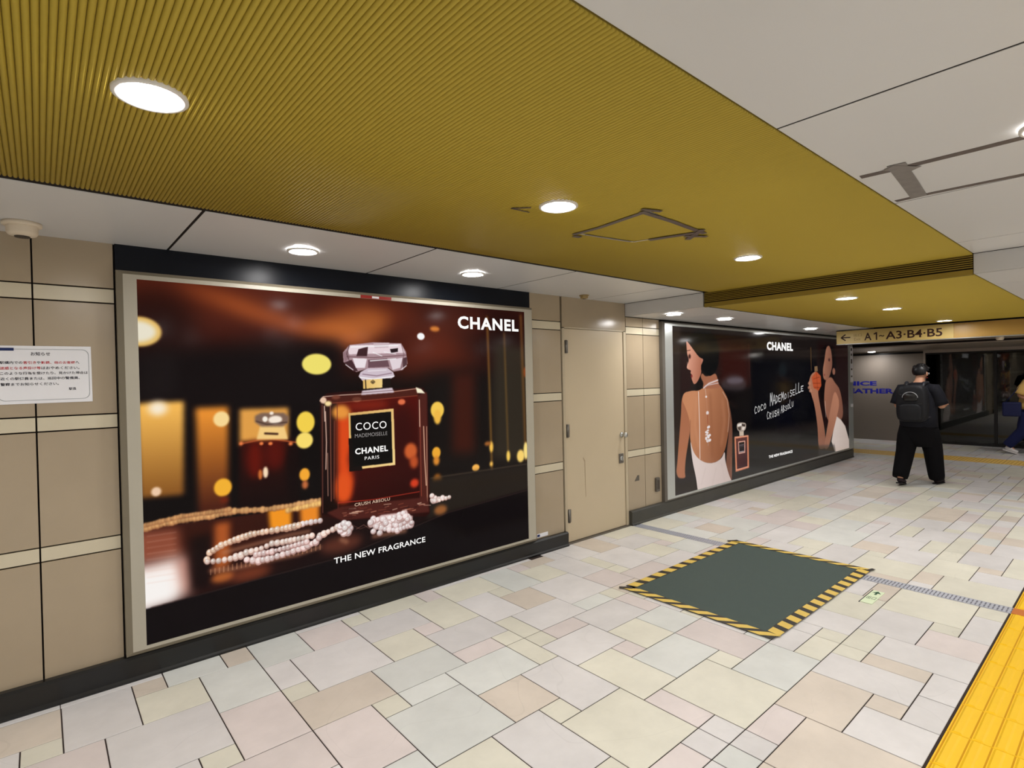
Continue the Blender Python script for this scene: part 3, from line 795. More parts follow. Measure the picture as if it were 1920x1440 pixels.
('e',(210,159,104),None,1,5.1,[406,650,14,14.4],0),
('e',(167,111,70),None,1,4.9,[430,647,17.5,21.5],0),
('e',(209,159,103),None,1,5.1,[429,652,14.5,14.8],0),
('e',(184,122,77),None,1,4.2,[453,648,18.5,19.1],0),
('e',(230,175,114),None,1,6,[452,653,15,17.8],0),
('e',(160,107,67),None,1,4.9,[475,646,13.5,15.7],0),
('e',(201,153,99),None,1,5.1,[474,650,11,10.8],0),
('e',(170,113,71),None,1,4.2,[497,643,18.5,18.8],0),
('e',(213,162,105),None,1,5.1,[496,648,15,15.1],0),
('e',(168,111,70),None,1,4.2,[520,640,19,19.2],0),
('e',(210,159,104),None,1,6,[518,646,16,18],0),
('e',(176,116,74),None,1,4.2,[542,638,14,13.9],0),
('e',(220,167,109),None,1,5.1,[541,642,11.5,11.1],0),
('e',(163,108,68),None,1,4.2,[565,635,18,18.1],0),
('e',(204,155,101),None,1,5.1,[563,640,15,14.4],0),
('e',(165,109,69),None,1,4.2,[588,633,14.5,14],0),
('e',(207,157,102),None,1,5.1,[586,637,11.5,11.2],0),
('e',(180,120,76),None,1,4.2,[611,629,20,19.1],0),
('e',(226,172,112),None,1,5.9,[609,635,16,17.9],0),
('e',(162,107,68),None,1,4.2,[634,627,15,14.2],0),
('e',(203,154,100),None,1,5.9,[633,631,12,13.2],0),
('e',(155,103,65),None,1,4.2,[658,627,14.5,14.1],0),
('e',(194,148,96),None,1,5.1,[656,631,12,11.3],0),
('e',(160,106,67),None,1,4.2,[681,626,19.5,18.2],0),
('e',(200,152,99),None,1,5.9,[680,631,15.5,17],0),
('e',(169,112,71),None,1,4.2,[705,626,17.5,16.8],0),
('e',(212,161,105),None,1,5.1,[704,631,14.5,13.4],0),
('e',(180,119,75),None,1,4.9,[730,626,15.5,17],0),
('e',(225,171,111),None,1,6,[728,631,13,13.6],0),
('e',(176,117,74),None,1,4.2,[754,626,15.5,14.2],0),
('e',(221,168,109),None,1,6,[753,630,12.5,13.3],0),
('e',(168,112,70),None,1,4.2,[779,626,15.5,14.2],0),
('e',(211,160,104),None,1,6,[777,630,12.5,13.2],0),
('e',(163,108,68),None,1,4.9,[805,626,16,17.2],0),
('e',(204,155,101),None,1,6,[803,631,13.5,13.7],0),
('e',(182,121,76),None,1,4.2,[831,626,21.5,19.2],0),
('e',(228,173,113),None,1,5.9,[829,632,17.5,17.9],0),
('e',(185,123,78),None,1,4.9,[858,627,17,17.8],0),
('e',(232,176,115),None,1,5.9,[856,632,14,14.2],0),
('e',(167,111,70),None,1,4.9,[885,628,17,17.2],0),
('e',(209,159,104),None,1,6,[883,632,14,13.7],0),
('e',(176,117,74),None,1,4.9,[912,628,21,21.6],0),
('e',(221,168,109),None,1,5.9,[910,633,17.5,17.3],0),
('e',(188,125,79),None,1,4.9,[939,629,16.5,16.4],0),
('e',(236,180,117),None,1,5.9,[938,633,13.5,13.1],0),
('e',(162,108,68),None,1,4.9,[967,629,17,17.2],0),
('e',(203,155,100),None,1,5.9,[965,634,14.5,13.7],0),
('e',(156,102,64),None,1,3.5,[8,649,11.5,11.8],0),
('e',(195,146,95),None,1,5.1,[7,652,9.5,11.3],0),
('e',(148,96,60),None,1,4.2,[21,650,9.5,11.9],0),
('e',(185,138,89),None,1,5.1,[21,653,7.5,9.5],0),
('e',(164,107,68),None,1,4.2,[35,652,9,11],0),
('e',(206,154,100),None,1,5.1,[34,655,7.5,8.8],0),
('e',(165,108,68),None,1,4.2,[49,653,9.5,11.7],0),
('e',(207,155,100),None,1,5.1,[48,656,7.5,9.3],0),
('e',(160,105,65),None,1,4.2,[63,655,10,12.3],0),
('e',(201,150,97),None,1,5.1,[62,658,8.5,9.8],0),
('e',(161,105,66),None,1,4.2,[77,656,12.5,15],0),
('e',(202,151,98),None,1,5.1,[76,660,10,12],0),
('e',(174,114,72),None,1,4.2,[92,658,11,13.2],0),
('e',(218,163,106),None,1,5.1,[91,661,9,10.6],0),
('e',(150,98,61),None,1,4.2,[106,659,9.5,11.4],0),
('e',(188,140,91),None,1,5.1,[105,662,8,9.1],0),
('e',(172,113,71),None,1,3.5,[120,660,12.5,12.3],0),
('e',(216,162,105),None,1,5.1,[119,664,10,11.8],0),
('e',(152,99,62),None,1,4.2,[135,662,10,11.7],0),
('e',(190,142,92),None,1,4.2,[134,666,8,7.8],0),
('e',(177,116,72),None,1,4.2,[149,664,12,14],0),
('e',(222,166,107),None,1,5.1,[148,667,10,11.2],0),
('e',(177,116,73),None,1,4.2,[164,666,10,11.4],0),
('e',(222,166,108),None,1,5.1,[163,669,8,9.2],0),
('e',(165,108,68),None,1,4.2,[179,667,12.5,14.6],0),
('e',(207,155,100),None,1,5.1,[177,671,10.5,11.7],0),
('e',(148,97,61),None,1,4.2,[193,667,11,12.5],0),
('e',(186,139,90),None,1,5.1,[192,670,9,10],0),
('e',(178,116,73),None,1,4.2,[207,667,9.5,10.7],0),
('e',(223,166,108),None,1,5.1,[206,669,7.5,8.6],0),
('e',(169,110,70),None,1,4.2,[222,666,10.5,11.6],0),
('e',(212,158,103),None,1,5.1,[221,669,8.5,9.3],0),
('e',(173,113,71),None,1,4.2,[236,666,10,11.7],0),
('e',(217,162,105),None,1,5.1,[235,669,8.5,9.4],0),
('e',(155,101,63),None,1,4.2,[251,665,11.5,13.3],0),
('e',(194,145,94),None,1,5.1,[249,669,9.5,10.6],0),
('e',(169,111,70),None,1,4.2,[265,665,10,11.3],0),
('e',(212,159,103),None,1,5.1,[264,668,8.5,9.1],0),
('e',(152,100,63),None,1,4.2,[280,665,10,10.9],0),
('e',(191,143,93),None,1,6,[279,668,8,10.1],0),
('e',(174,114,72),None,1,4.2,[295,664,12,13.1],0),
('e',(218,163,106),None,1,5.1,[294,667,9.5,10.5],0),
('e',(154,100,63),None,1,4.2,[310,663,12,13.4],0),
('e',(193,144,94),None,1,5.1,[309,667,10,10.7],0),
('e',(152,99,62),None,1,4.2,[325,663,13.5,14.8],0),
('e',(190,142,92),None,1,5.1,[324,667,11.5,11.8],0),
('e',(154,100,63),None,1,4.2,[340,663,10,10.6],0),
('e',(193,144,93),None,1,5.1,[339,666,8,8.5],0),
('e',(147,95,60),None,1,4.2,[357,663,11.5,12.6],0),
('e',(184,137,89),None,1,5.1,[356,666,9.5,10.1],0),
('e',(157,102,65),None,1,4.2,[374,663,10.5,11.4],0),
('e',(197,147,96),None,1,5.1,[373,666,8.5,9.1],0),
('e',(149,98,61),None,1,4.2,[391,663,12.5,13.2],0),
('e',(187,140,91),None,1,5.1,[389,667,10.5,10.5],0),
('e',(176,114,72),None,1,4.9,[408,663,11.5,14.2],0),
('e',(220,164,106),None,1,5.1,[407,667,9.5,9.8],0),
('e',(168,109,69),None,1,4.2,[425,663,14.5,15.1],0),
('e',(210,157,102),None,1,6,[423,667,11.5,14.1],0),
('e',(192,135,78),None,1,4.9,[762,598,16.5,17.8],0),
('e',(241,193,116),None,1,6,[760,603,14,14.2],0),
('e',(171,119,69),None,1,4.9,[781,600,13.5,14.5],0),
('e',(214,171,102),None,1,5.9,[780,603,11,11.6],0),
('e',(204,144,83),None,1,4.9,[801,601,13,13.8],0),
('e',(255,206,123),None,1,6,[800,604,11,11],0),
('e',(204,145,85),None,1,4.9,[821,601,17.5,17.9],0),
('e',(255,208,125),None,1,5.9,[820,606,14,14.3],0),
('e',(195,136,79),None,1,4.9,[842,603,13.5,13.8],0),
('e',(244,195,117),None,1,6,[840,606,10.5,11],0),
('e',(199,139,80),None,1,4.9,[862,603,16,16.5],0),
('e',(249,199,119),None,1,5.9,[861,608,13.5,13.2],0),
('e',(204,146,85),None,1,4.9,[883,604,15.5,15.6],0),
('e',(255,209,125),None,1,6,[881,609,12.5,12.5],0),
('e',(191,133,78),None,1,4.9,[903,606,13.5,14.1],0),
('e',(239,191,115),None,1,5.9,[902,609,11,11.3],0),
('e',(204,144,83),None,1,4.9,[924,606,18,18.1],0),
('e',(255,206,123),None,1,6,[923,611,14.5,14.5],0),
('e',(197,138,80),None,1,4.9,[945,607,18,18.1],0),
('e',(247,198,118),None,1,5.9,[944,612,14.5,14.5],0),
('e',(204,144,83),None,1,4.9,[966,608,18.5,18.4],0),
('e',(255,206,123),None,1,6,[965,613,15,14.7],0),
('s',(188,128,96),None,0.55,12,[318,328,445,310,626,312,821,307,959,325],24.0),
('s',(188,128,96),None,0.55,12,[390,417,567,430,758,443,892,443],24.0),
('s',(188,128,96),None,0.55,14,[1105,344,1142,321],28.0),
('s',(188,128,96),None,0.55,14,[1338,318,1591,305],28.0),
('s',(224,160,118),None,0.55,2.4,[318,334,317,304],4.8),
('s',(224,160,118),None,0.55,2.4,[341,335,340,304],4.8),
('s',(224,160,118),None,0.55,2.4,[364,335,363,304],4.8),
('s',(224,160,118),None,0.55,2.8,[387,335,386,304],5.6),
('s',(224,160,118),None,0.55,2.4,[411,336,410,304],4.8),
('s',(224,160,118),None,0.55,2.4,[434,336,434,305],4.8),
('s',(224,160,118),None,0.55,2.8,[458,337,457,305],5.6),
('s',(224,160,118),None,0.55,2.4,[482,337,482,305],4.8),
('s',(224,160,118),None,0.55,2.4,[507,337,506,305],4.8),
('s',(224,160,118),None,0.55,2.8,[531,338,530,305],5.6),
('s',(224,160,118),None,0.55,2.4,[556,338,555,306],4.8),
('s',(224,160,118),None,0.55,2.8,[581,338,580,306],5.6),
('s',(224,160,118),None,0.55,2.4,[606,339,606,306],4.8),
('s',(224,160,118),None,0.55,2.4,[632,339,631,306],4.8),
('s',(224,160,118),None,0.55,2.8,[658,340,657,307],5.6),
('s',(224,160,118),None,0.55,2.4,[684,340,683,307],4.8),
('s',(224,160,118),None,0.55,2.8,[710,340,709,307],5.6),
('s',(224,160,118),None,0.55,2.8,[737,341,736,307],5.6),
('s',(224,160,118),None,0.55,2.8,[764,341,763,308],5.6),
('s',(224,160,118),None,0.55,2.8,[791,342,790,308],5.6),
('s',(224,160,118),None,0.55,2.4,[818,342,818,308],4.8),
('s',(224,160,118),None,0.55,2.8,[846,342,845,308],5.6),
('s',(224,160,118),None,0.55,2.8,[874,343,873,309],5.6),
('s',(224,160,118),None,0.55,2.8,[902,343,902,309],5.6),
('s',(224,160,118),None,0.55,2.8,[931,344,930,309],5.6),
('s',(224,160,118),None,0.55,2.8,[960,344,959,309],5.6),
('p',(42,11,9),None,1,4.2,[983,1288,1027,1329,1130,1336,1662,1350,1771,1347,1807,1286,1802,400,1764,383,1109,472,975,532],0),
('p',(44,22,18),(20,6,6),1,5.3,[990,1263,1100,1294,1087,509,975,539],[1024,1181,1010,618]),
('p',(84,14,7),(44,7,6),1,5.2,[1099,1276,1729,1297,1713,535,1089,587],[1321,1237,1468,581]),
('p',(222,74,24),None,1,24.5,[1096,1169,1202,1184,1201,988,1171,875,1202,733,1168,599,1086,605],0),
('e',(236,152,62),None,1,17.5,[1127,1200,63.5,49],0),
('e',(228,84,28),None,1,24.5,[1129,689,56.5,98],0),
('e',(140,40,20),None,0.7,24,[1321,1237,159.5,32],0),
('e',(50,11,8),None,0.8,64,[1586,991,113.5,240],0),
('e',(228,114,72),None,1,5.6,[1584,1248,30.5,21],0),
('e',(244,186,146),None,1,3.5,[1239,1281,35,15.8],0),
('e',(206,96,46),None,1,14,[1650,883,53.5,59.5],0),
('e',(190,80,38),None,1,16,[1675,802,36,48],0),
('e',(212,62,31),None,1,12,[1675,644,36,32],0),
('p',(78,32,25),None,1,4.8,[1719,1289,1798,1314,1794,458,1717,519],0),
('s',(232,192,172),None,0.9,2.1,[1017,1209,1019,1005,1011,829],7.0),
('s',(158,94,74),None,0.9,2.1,[1051,1243,1042,613],5.6),
('s',(118,58,44),None,0.9,2.1,[1077,1142,1061,627],7.0),
('s',(126,70,58),None,0.9,2.1,[997,1253,983,545],5.2),
('s',(240,205,186),None,0.9,2.1,[1011,1245,1012,1146],7.0),
('s',(200,150,128),None,0.9,2.1,[1025,934,1021,651],4.9),
('s',(228,180,150),None,0.9,2.4,[1764,1056,1767,815,1775,614],8.8),
('s',(150,64,48),None,0.9,2.4,[1735,1197,1732,540],6.4),
('s',(224,170,140),None,0.9,2.4,[1791,1054,1781,492],5.6),
('s',(252,214,188),None,0.9,2.4,[1732,1257,1731,1058],6.4),
('s',(110,46,36),None,0.9,2.1,[1099,1276,1087,516],5.2),
('p',(82,34,24),None,0.85,3.5,[1005,1301,1716,1341,1724,1289,1055,1260],0),
('s',(226,190,170),None,0.9,2.1,[983,1281,1005,1308,1130,1314,1275,1317],6.3),
('s',(214,160,136),None,0.9,2.4,[1509,1324,1707,1341],6.0),
('s',(160,80,56),None,0.8,2.1,[1069,1263,1362,1272,1715,1289],4.9),
('p',(255,246,216),None,1,3.2,[1703,1353,1752,1336,1784,1303,1715,1309],0),
('e',(240,204,176),None,1,4.2,[1005,1284,21.5,21],0),
('e',(255,228,164),None,1,4.9,[1037,1261,23.5,17.5],0),
('e',(120,66,50),None,1,5.3,[1092,1301,29.5,14],0),
('s',(178,52,36),None,0.9,2.8,[1089,594,1344,575,1714,575],6.3),
('p',(78,32,26),None,1,5.3,[1008,541,1111,565,1778,525,1798,409,1109,472],0),
('s',(204,134,104),None,0.75,1.8,[1324,490,1363,492],5.8),
('s',(50,20,18),None,0.75,2,[1668,471,1691,468],4.7),
('s',(236,196,170),None,0.75,1.7,[1164,540,1214,536],5.9),
('s',(50,20,18),None,0.75,2,[1578,478,1626,476],5.1),
('s',(204,134,104),None,0.75,1.8,[1430,508,1462,510],4.5),
('s',(50,20,18),None,0.75,1.8,[1418,488,1439,487],3.7),
('s',(140,70,52),None,0.75,2,[1540,507,1578,511],6.2),
('s',(50,20,18),None,0.75,2,[1419,513,1449,513],5.9),
('s',(140,70,52),None,0.75,1.8,[1627,450,1678,445],4.1),
('s',(204,134,104),None,0.75,2,[1191,513,1251,506],6.0),
('s',(236,196,170),None,0.75,1.7,[1211,514,1266,509],6.0),
('s',(50,20,18),None,0.75,1.8,[1433,483,1492,476],3.9),
('s',(236,196,170),None,0.75,2,[1491,478,1527,481],5.5),
('s',(50,20,18),None,0.75,1.7,[1122,542,1172,536],3.5),
('s',(204,134,104),None,0.75,2,[1608,460,1661,459],5.0),
('s',(140,70,52),None,0.75,2,[1628,447,1673,441],4.0),
('s',(204,134,104),None,0.75,1.8,[1116,520,1146,519],3.4),
('s',(140,70,52),None,0.75,2,[1552,484,1612,484],4.8),
('s',(50,20,18),None,0.75,1.8,[1161,487,1199,487],3.3),
('s',(236,196,170),None,0.75,2,[1702,483,1757,476],5.1),
('s',(204,134,104),None,0.75,2,[1569,462,1634,462],4.1),
('s',(236,196,170),None,0.75,2,[1750,468,1810,458],4.2),
('s',(236,196,170),None,0.75,1.8,[1424,527,1480,523],4.7),
('s',(204,134,104),None,0.75,1.8,[1126,498,1146,500],4.3),
('s',(50,20,18),None,0.75,2,[1544,457,1591,457],3.8),
('s',(50,20,18),None,0.75,1.8,[1651,464,1708,464],4.8),
('s',(140,70,52),None,0.75,1.8,[1381,494,1440,491],4.6),
('s',(140,70,52),None,0.75,1.7,[1300,512,1326,514],3.9),
('s',(50,20,18),None,0.75,1.7,[1275,507,1317,506],4.7),
('s',(50,20,18),None,0.75,1.8,[1125,487,1185,478],4.7),
('s',(50,20,18),None,0.75,1.8,[1166,536,1225,536],4.2),
('s',(140,70,52),None,0.75,1.7,[1273,508,1332,508],4.0),
('s',(204,134,104),None,0.75,2,[1709,472,1763,474],4.0),
('s',(204,134,104),None,0.75,1.8,[1186,495,1212,490],2.9),
('s',(140,70,52),None,0.75,2,[1282,491,1306,495],5.7),
('s',(236,196,170),None,0.75,1.7,[1183,513,1232,514],5.3),
('s',(140,70,52),None,0.75,1.7,[1123,509,1178,505],4.7),
('s',(140,70,52),None,0.75,1.7,[1242,528,1294,528],3.6),
('s',(236,196,170),None,0.75,1.8,[1696,488,1729,491],5.9),
('s',(140,70,52),None,0.75,1.8,[1227,537,1251,537],3.3),
('s',(140,70,52),None,0.75,2,[1377,469,1426,469],4.0),
('s',(236,196,170),None,0.75,2,[1167,510,1227,501],6.8),
('s',(140,70,52),None,0.75,1.8,[1423,478,1466,470],5.6),
('s',(50,20,18),None,0.75,2,[1597,474,1628,471],3.8),
('s',(204,134,104),None,0.75,2,[1651,443,1680,446],5.5),
('s',(50,20,18),None,0.75,1.7,[1156,542,1197,539],4.4),
('p',(224,180,108),(252,218,146),1,2.1,[1176,1190,1518,1204,1521,797,1177,801],[1202,1188,1495,807]),
('p',(13,10,9),None,1,1.8,[1190,1172,1497,1183,1500,816,1193,818],0),
('p',(20,10,8),None,1,1.8,[1173,1019,1198,1017,1200,806,1175,798],0),
('p',(20,10,8),None,1,1.7,[1174,824,1263,820,1270,790,1173,793],0),
('p',(220,203,212),None,1,3.5,[1280,1339,1510,1354,1526,1319,1271,1309],0),
('s',(120,90,92),None,0.8,2.4,[1276,1324,1522,1335],6.0),
('p',(200,186,196),None,1,4,[1329,1534,1468,1538,1475,1481,1323,1478],0),
('p',(212,195,206),None,1,2.8,[1255,1438,1271,1468,1328,1497,1471,1500,1521,1465,1533,1435,1490,1412,1286,1405],0),
('s',(252,248,250),None,1,2.8,[1267,1431,1366,1418,1524,1435],8.0),
('s',(150,122,136),None,1,2.8,[1287,1453,1391,1440,1508,1458],7.0),
('s',(244,236,240),None,1,2.4,[1327,1474,1466,1481],5.6),
('p',(234,192,112),(248,216,140),1,2,[1286,1412,1436,1419,1434,1356,1288,1351],[1293,1386,1431,1383]),
('p',(28,19,15),None,1,2,[1436,1419,1499,1422,1501,1360,1434,1356],0),
('s',(20,14,10),None,1,1.4,[1306,1412,1308,1352],7.0),
('s',(44,32,20),None,1,1,[1378,1397,1362,1411,1345,1398,1361,1385,1378,1397],3.5),
('s',(44,32,20),None,1,1,[1353,1403,1369,1390],4.2),
('s',(44,32,20),None,1,1.2,[1370,1403,1353,1390],4.8),
('p',(176,146,152),None,1,2.8,[1148,1602,1195,1653,1372,1676,1591,1674,1629,1613,1640,1527,1599,1480,1525,1469,1484,1496,1328,1493,1240,1468,1191,1497,1150,1537],0),
('p',(238,219,224),None,1,2.4,[1199,1650,1591,1670,1620,1605,1174,1588],0),
('p',(64,36,40),None,1,2.4,[1260,1625,1331,1645,1322,1578,1243,1578],0),
('p',(40,26,29),None,1,2.8,[1500,1630,1564,1639,1563,1612,1508,1603],0),
('p',(150,118,124),None,1,2.4,[1148,1598,1183,1620,1196,1563,1158,1537],0),
('p',(70,42,46),None,1,2.5,[1154,1533,1208,1552,1252,1475,1221,1472],0),
('p',(242,231,235),None,1,2.4,[1216,1563,1321,1560,1304,1497,1237,1497],0),
('p',(110,78,86),None,1,2.4,[1329,1552,1477,1565,1492,1504,1328,1497],0),
('p',(232,217,223),None,1,2.5,[1494,1553,1601,1570,1578,1496,1517,1481],0),
('p',(86,58,62),None,1,2.8,[1601,1566,1637,1574,1635,1523,1599,1488],0),
('p',(210,188,194),None,1,2.5,[1372,1669,1497,1676,1487,1641,1380,1635],0),
('s',(255,255,255),None,0.9,1.6,[1345,1545,1545,1561],7.2),
('s',(255,255,255),None,0.9,1.6,[1206,1639,1565,1658],7.2),
('s',(255,255,255),None,0.9,1.6,[1367,1605,1436,1580],5.6),
('s',(118,84,88),None,0.9,1.4,[1174,1573,1370,1568,1628,1589],7.0),
('s',(255,250,252),None,0.9,1.6,[1165,1519,1217,1483],5.6),
('s',(255,250,252),None,0.9,1.6,[1631,1511,1586,1484],5.6),
('s',(70,44,46),None,0.9,1.4,[1195,1653,1174,1591,1210,1497],4.2),
('s',(120,90,94),None,0.9,1.6,[1591,1670,1611,1597,1586,1488],4.8),
('s',(255,255,255),None,0.9,1.6,[1453,1610,1546,1596],4.8),
('e',(167,135,129),None,1,1.4,[826,495,18.5,19],0),
('e',(209,194,190),None,1,2.5,[824,500,15,15.2],0),
('e',(255,250,246),None,0.9,1.2,[821,504,6,4.9],0),
('e',(200,162,155),None,1,1.4,[851,497,19,19.6],0),
('e',(250,232,228),None,1,2.5,[849,502,15.5,15.7],0),
('e',(255,250,246),None,0.9,1.4,[846,506,6,5.9],0),
('e',(184,149,142),None,1,1.4,[877,499,15.5,16.2],0),
('e',(231,214,210),None,1,2.5,[875,504,13,13],0),
('e',(255,250,246),None,0.9,1.4,[873,507,5,4.9],0),
('e',(183,148,141),None,1,1.4,[905,498,19.5,19.9],0),
('e',(229,212,208),None,1,2.5,[903,503,16.5,15.9],0),
('e',(255,250,246),None,0.9,1.4,[901,508,6.5,6],0),
('e',(173,140,133),None,1,1.4,[934,498,16.5,16.3],0),
('e',(217,201,197),None,1,2.5,[933,502,13,13.1],0),
('e',(255,250,246),None,0.9,1.4,[930,506,5.5,4.9],0),
('e',(167,135,129),None,1,1.4,[964,497,18.5,18.4],0),
('e',(209,194,191),None,1,2.5,[962,501,15,14.7],0),
('e',(255,250,246),None,0.9,1.4,[959,506,6,5.5],0),
('e',(192,144,120),None,1,1.2,[300,394,18.5,20.4],0),
('e',(240,206,177),None,1,2.1,[299,400,15.5,16.3],0),
('e',(255,250,246),None,0.9,1.2,[296,405,6,6.1],0),
('e',(194,145,121),None,1,1.2,[315,431,17.5,19.2],0),
('e',(243,208,179),None,1,2.4,[313,436,14.5,17.9],0),
('e',(255,250,246),None,0.9,1.2,[311,441,5.5,5.7],0),
('e',(176,132,110),None,1,1.2,[336,441,17.5,18.7],0),
('e',(221,189,163),None,1,2.1,[334,446,14,14.9],0),
('e',(255,250,246),None,0.9,1.2,[331,451,5.5,5.6],0),
('e',(180,135,113),None,1,1.2,[356,451,17.5,18.5],0),
('e',(226,193,167),None,1,2.1,[355,456,14,14.8],0),
('e',(255,250,246),None,0.9,1.2,[352,461,5.5,5.5],0),
('e',(192,144,120),None,1,1.2,[377,461,19.5,20.9],0),
('e',(240,206,177),None,1,2.1,[375,467,16,16.7],0),
('e',(255,250,246),None,0.9,1.2,[372,472,6.5,6.3],0),
('e',(196,147,123),None,1,1.2,[401,467,15,16.3],0),
('e',(245,210,181),None,1,2.5,[400,471,12.5,15.2],0),
('e',(255,250,246),None,0.9,1.2,[397,475,5,4.9],0),
('e',(191,143,119),None,1,1.2,[425,472,18.5,19.4],0),
('e',(239,205,176),None,1,2.1,[423,477,15.5,15.5],0),
('e',(255,250,246),None,0.9,1.2,[421,482,6,5.8],0),
('e',(176,132,110),None,1,1.2,[449,477,19.5,19.9],0),
('e',(221,189,163),None,1,2.1,[448,483,15.5,15.9],0),
('e',(255,250,246),None,0.9,1.4,[445,488,6,7],0),
('e',(195,146,122),None,1,1.4,[471,480,19.5,23.8],0),
('e',(244,209,180),None,1,2.1,[469,486,16.5,16.3],0),
('e',(255,250,246),None,0.9,1.2,[467,491,6.5,6.1],0),
('e',(190,142,119),None,1,1.2,[494,484,18.5,19.1],0),
('e',(238,204,176),None,1,2.4,[492,490,15.5,17.8],0),
('e',(255,250,246),None,0.9,1.2,[489,494,6,5.7],0),
('e',(176,132,110),None,1,1.4,[516,487,19,22.8],0),
('e',(221,189,163),None,1,2.1,[514,493,16,15.6],0),
('e',(255,250,246),None,0.9,1.2,[511,498,6.5,5.9],0),
('e',(164,123,103),None,1,1.2,[539,491,19.5,19.3],0),
('e',(205,176,152),None,1,2.4,[537,497,16,18],0),
('e',(255,250,246),None,0.9,1.2,[534,501,6,5.8],0),
('e',(179,134,112),None,1,1.4,[561,492,17,19.6],0),
('e',(224,192,166),None,1,2.4,[560,497,14,15.7],0),
('e',(255,250,246),None,0.9,1.4,[557,501,5.5,5.9],0),
('e',(175,130,110),None,1,1.2,[584,492,15,14.7],0),
('e',(219,187,162),None,1,2.4,[583,497,12,13.7],0),
('e',(255,250,246),None,0.9,1.2,[581,500,4.5,4.4],0),
('e',(185,138,116),None,1,1.2,[607,492,19.5,18.7],0),
('e',(232,198,171),None,1,2.5,[606,497,15.5,17.5],0),
('e',(255,250,246),None,0.9,1.2,[603,502,6,5.6],0),
('e',(197,147,123),None,1,1.4,[631,493,17,18.8],0),
('e',(247,211,182),None,1,2.5,[629,497,13.5,15.1],0),
('e',(255,250,246),None,0.9,1.4,[627,501,5.5,5.6],0),
('e',(174,130,109),None,1,1.4,[662,491,20,22.1],0),
('e',(218,187,161),None,1,2.1,[660,497,16.5,15.1],0),
('e',(255,250,246),None,0.9,1.4,[657,502,6.5,6.6],0),
('e',(183,137,114),None,1,1.4,[694,491,20,22],0),
('e',(229,196,169),None,1,2.4,[692,496,16.5,17.6],0),
('e',(255,250,246),None,0.9,1.2,[689,501,6.5,5.7],0),
('e',(176,132,110),None,1,1.2,[726,490,19.5,18.1],0),
('e',(220,189,163),None,1,2.4,[724,495,15.5,16.9],0),
('e',(255,250,246),None,0.9,1.2,[722,500,6.5,5.4],0),
('e',(185,139,116),None,1,1.4,[751,490,23,24.6],0),
('e',(232,199,172),None,1,2.1,[749,496,18.5,16.8],0),
('e',(255,250,246),None,0.9,1.4,[745,501,7.5,7.4],0),
('e',(190,142,119),None,1,1.4,[775,490,21,22.3],0),
('e',(238,204,176),None,1,2.4,[773,496,17.5,17.9],0),
('e',(255,250,246),None,0.9,1.2,[770,501,6.5,5.7],0),
('e',(162,121,102),None,1,1.4,[800,490,23.5,24.4],0),
('e',(203,174,150),None,1,2.4,[798,497,19,19.5],0),
('e',(255,250,246),None,0.9,1.2,[795,502,7.5,6.3],0),
('e',(189,142,119),None,1,1.2,[825,491,20.5,18.6],0),
('e',(237,203,175),None,1,2.4,[823,497,17,17.3],0),
('e',(255,250,246),None,0.9,1.4,[820,501,6.5,6.5],0),
('e',(182,144,131),None,1,1.2,[303,382,15,16.3],0),
('e',(228,206,193),None,1,2.1,[301,386,12.5,13],0),
('e',(255,250,246),None,0.9,1.2,[299,390,4.5,4.9],0),
('e',(174,137,125),None,1,1.4,[332,378,14,17.5],0),
('e',(218,197,184),None,1,2.1,[330,383,11.5,12],0),
('e',(255,250,246),None,0.9,1.2,[328,386,4.5,4.5],0),
('e',(170,135,122),None,1,1.2,[361,374,16,17],0),
('e',(213,193,180),None,1,2.1,[359,379,13.5,13.6],0),
('e',(255,250,246),None,0.9,1.2,[357,383,5,5.1],0),
('e',(202,159,145),None,1,1.4,[392,373,15,19],0),
('e',(253,228,214),None,1,2.1,[391,378,12.5,13],0),
('e',(255,250,246),None,0.9,1.2,[388,382,4.5,4.9],0),
('e',(187,147,133),None,1,1.2,[424,372,17.5,18.2],0),
('e',(234,211,197),None,1,2.1,[422,377,14,14.5],0),
('e',(255,250,246),None,0.9,1.2,[419,382,5.5,5.4],0),
('e',(189,149,136),None,1,1.4,[453,375,20,24.3],0),
('e',(237,213,200),None,1,2.4,[451,381,16.5,19.4],0),
('e',(255,250,246),None,0.9,1.4,[448,386,6.5,7.3],0),
('e',(192,151,138),None,1,1.4,[482,377,20.5,24.5],0),
('e',(240,217,203),None,1,2.4,[480,383,17,19.6],0),
('e',(255,250,246),None,0.9,1.4,[477,389,6.5,7.4],0),
('e',(169,134,121),None,1,1.2,[512,387,20,19.8],0),
('e',(212,192,179),None,1,2.4,[510,393,16,18.5],0),
('e',(255,250,246),None,0.9,1.4,[507,397,6.5,6.9],0),
('e',(196,155,141),None,1,1.4,[540,389,18.5,21.5],0),
('e',(246,222,208),None,1,2.1,[538,395,15.5,14.8],0),
('e',(255,250,246),None,0.9,1.4,[536,399,6,6.5],0),
('e',(203,160,146),None,1,1.4,[569,392,15.5,17.4],0),
('e',(254,229,215),None,1,2.4,[567,397,12.5,13.9],0),
('e',(255,250,246),None,0.9,1.4,[565,400,5,5.2],0),
('e',(185,146,133),None,1,1.4,[597,395,16,18.3],0),
('e',(232,209,196),None,1,2.1,[596,399,13,12.5],0),
('e',(255,250,246),None,0.9,1.2,[593,403,5.5,4.7],0),
('e',(186,147,133),None,1,1.4,[629,403,16.5,18.3],0),
('e',(233,210,197),None,1,2.1,[627,407,13,12.6],0),
('e',(255,250,246),None,0.9,1.2,[625,411,5.5,4.7],0),
('e',(168,133,121),None,1,1.2,[660,410,19.5,18.6],0),
('e',(211,191,179),None,1,2.4,[658,416,16,17.3],0),
('e',(255,250,246),None,0.9,1.4,[656,420,6.5,6.5],0),
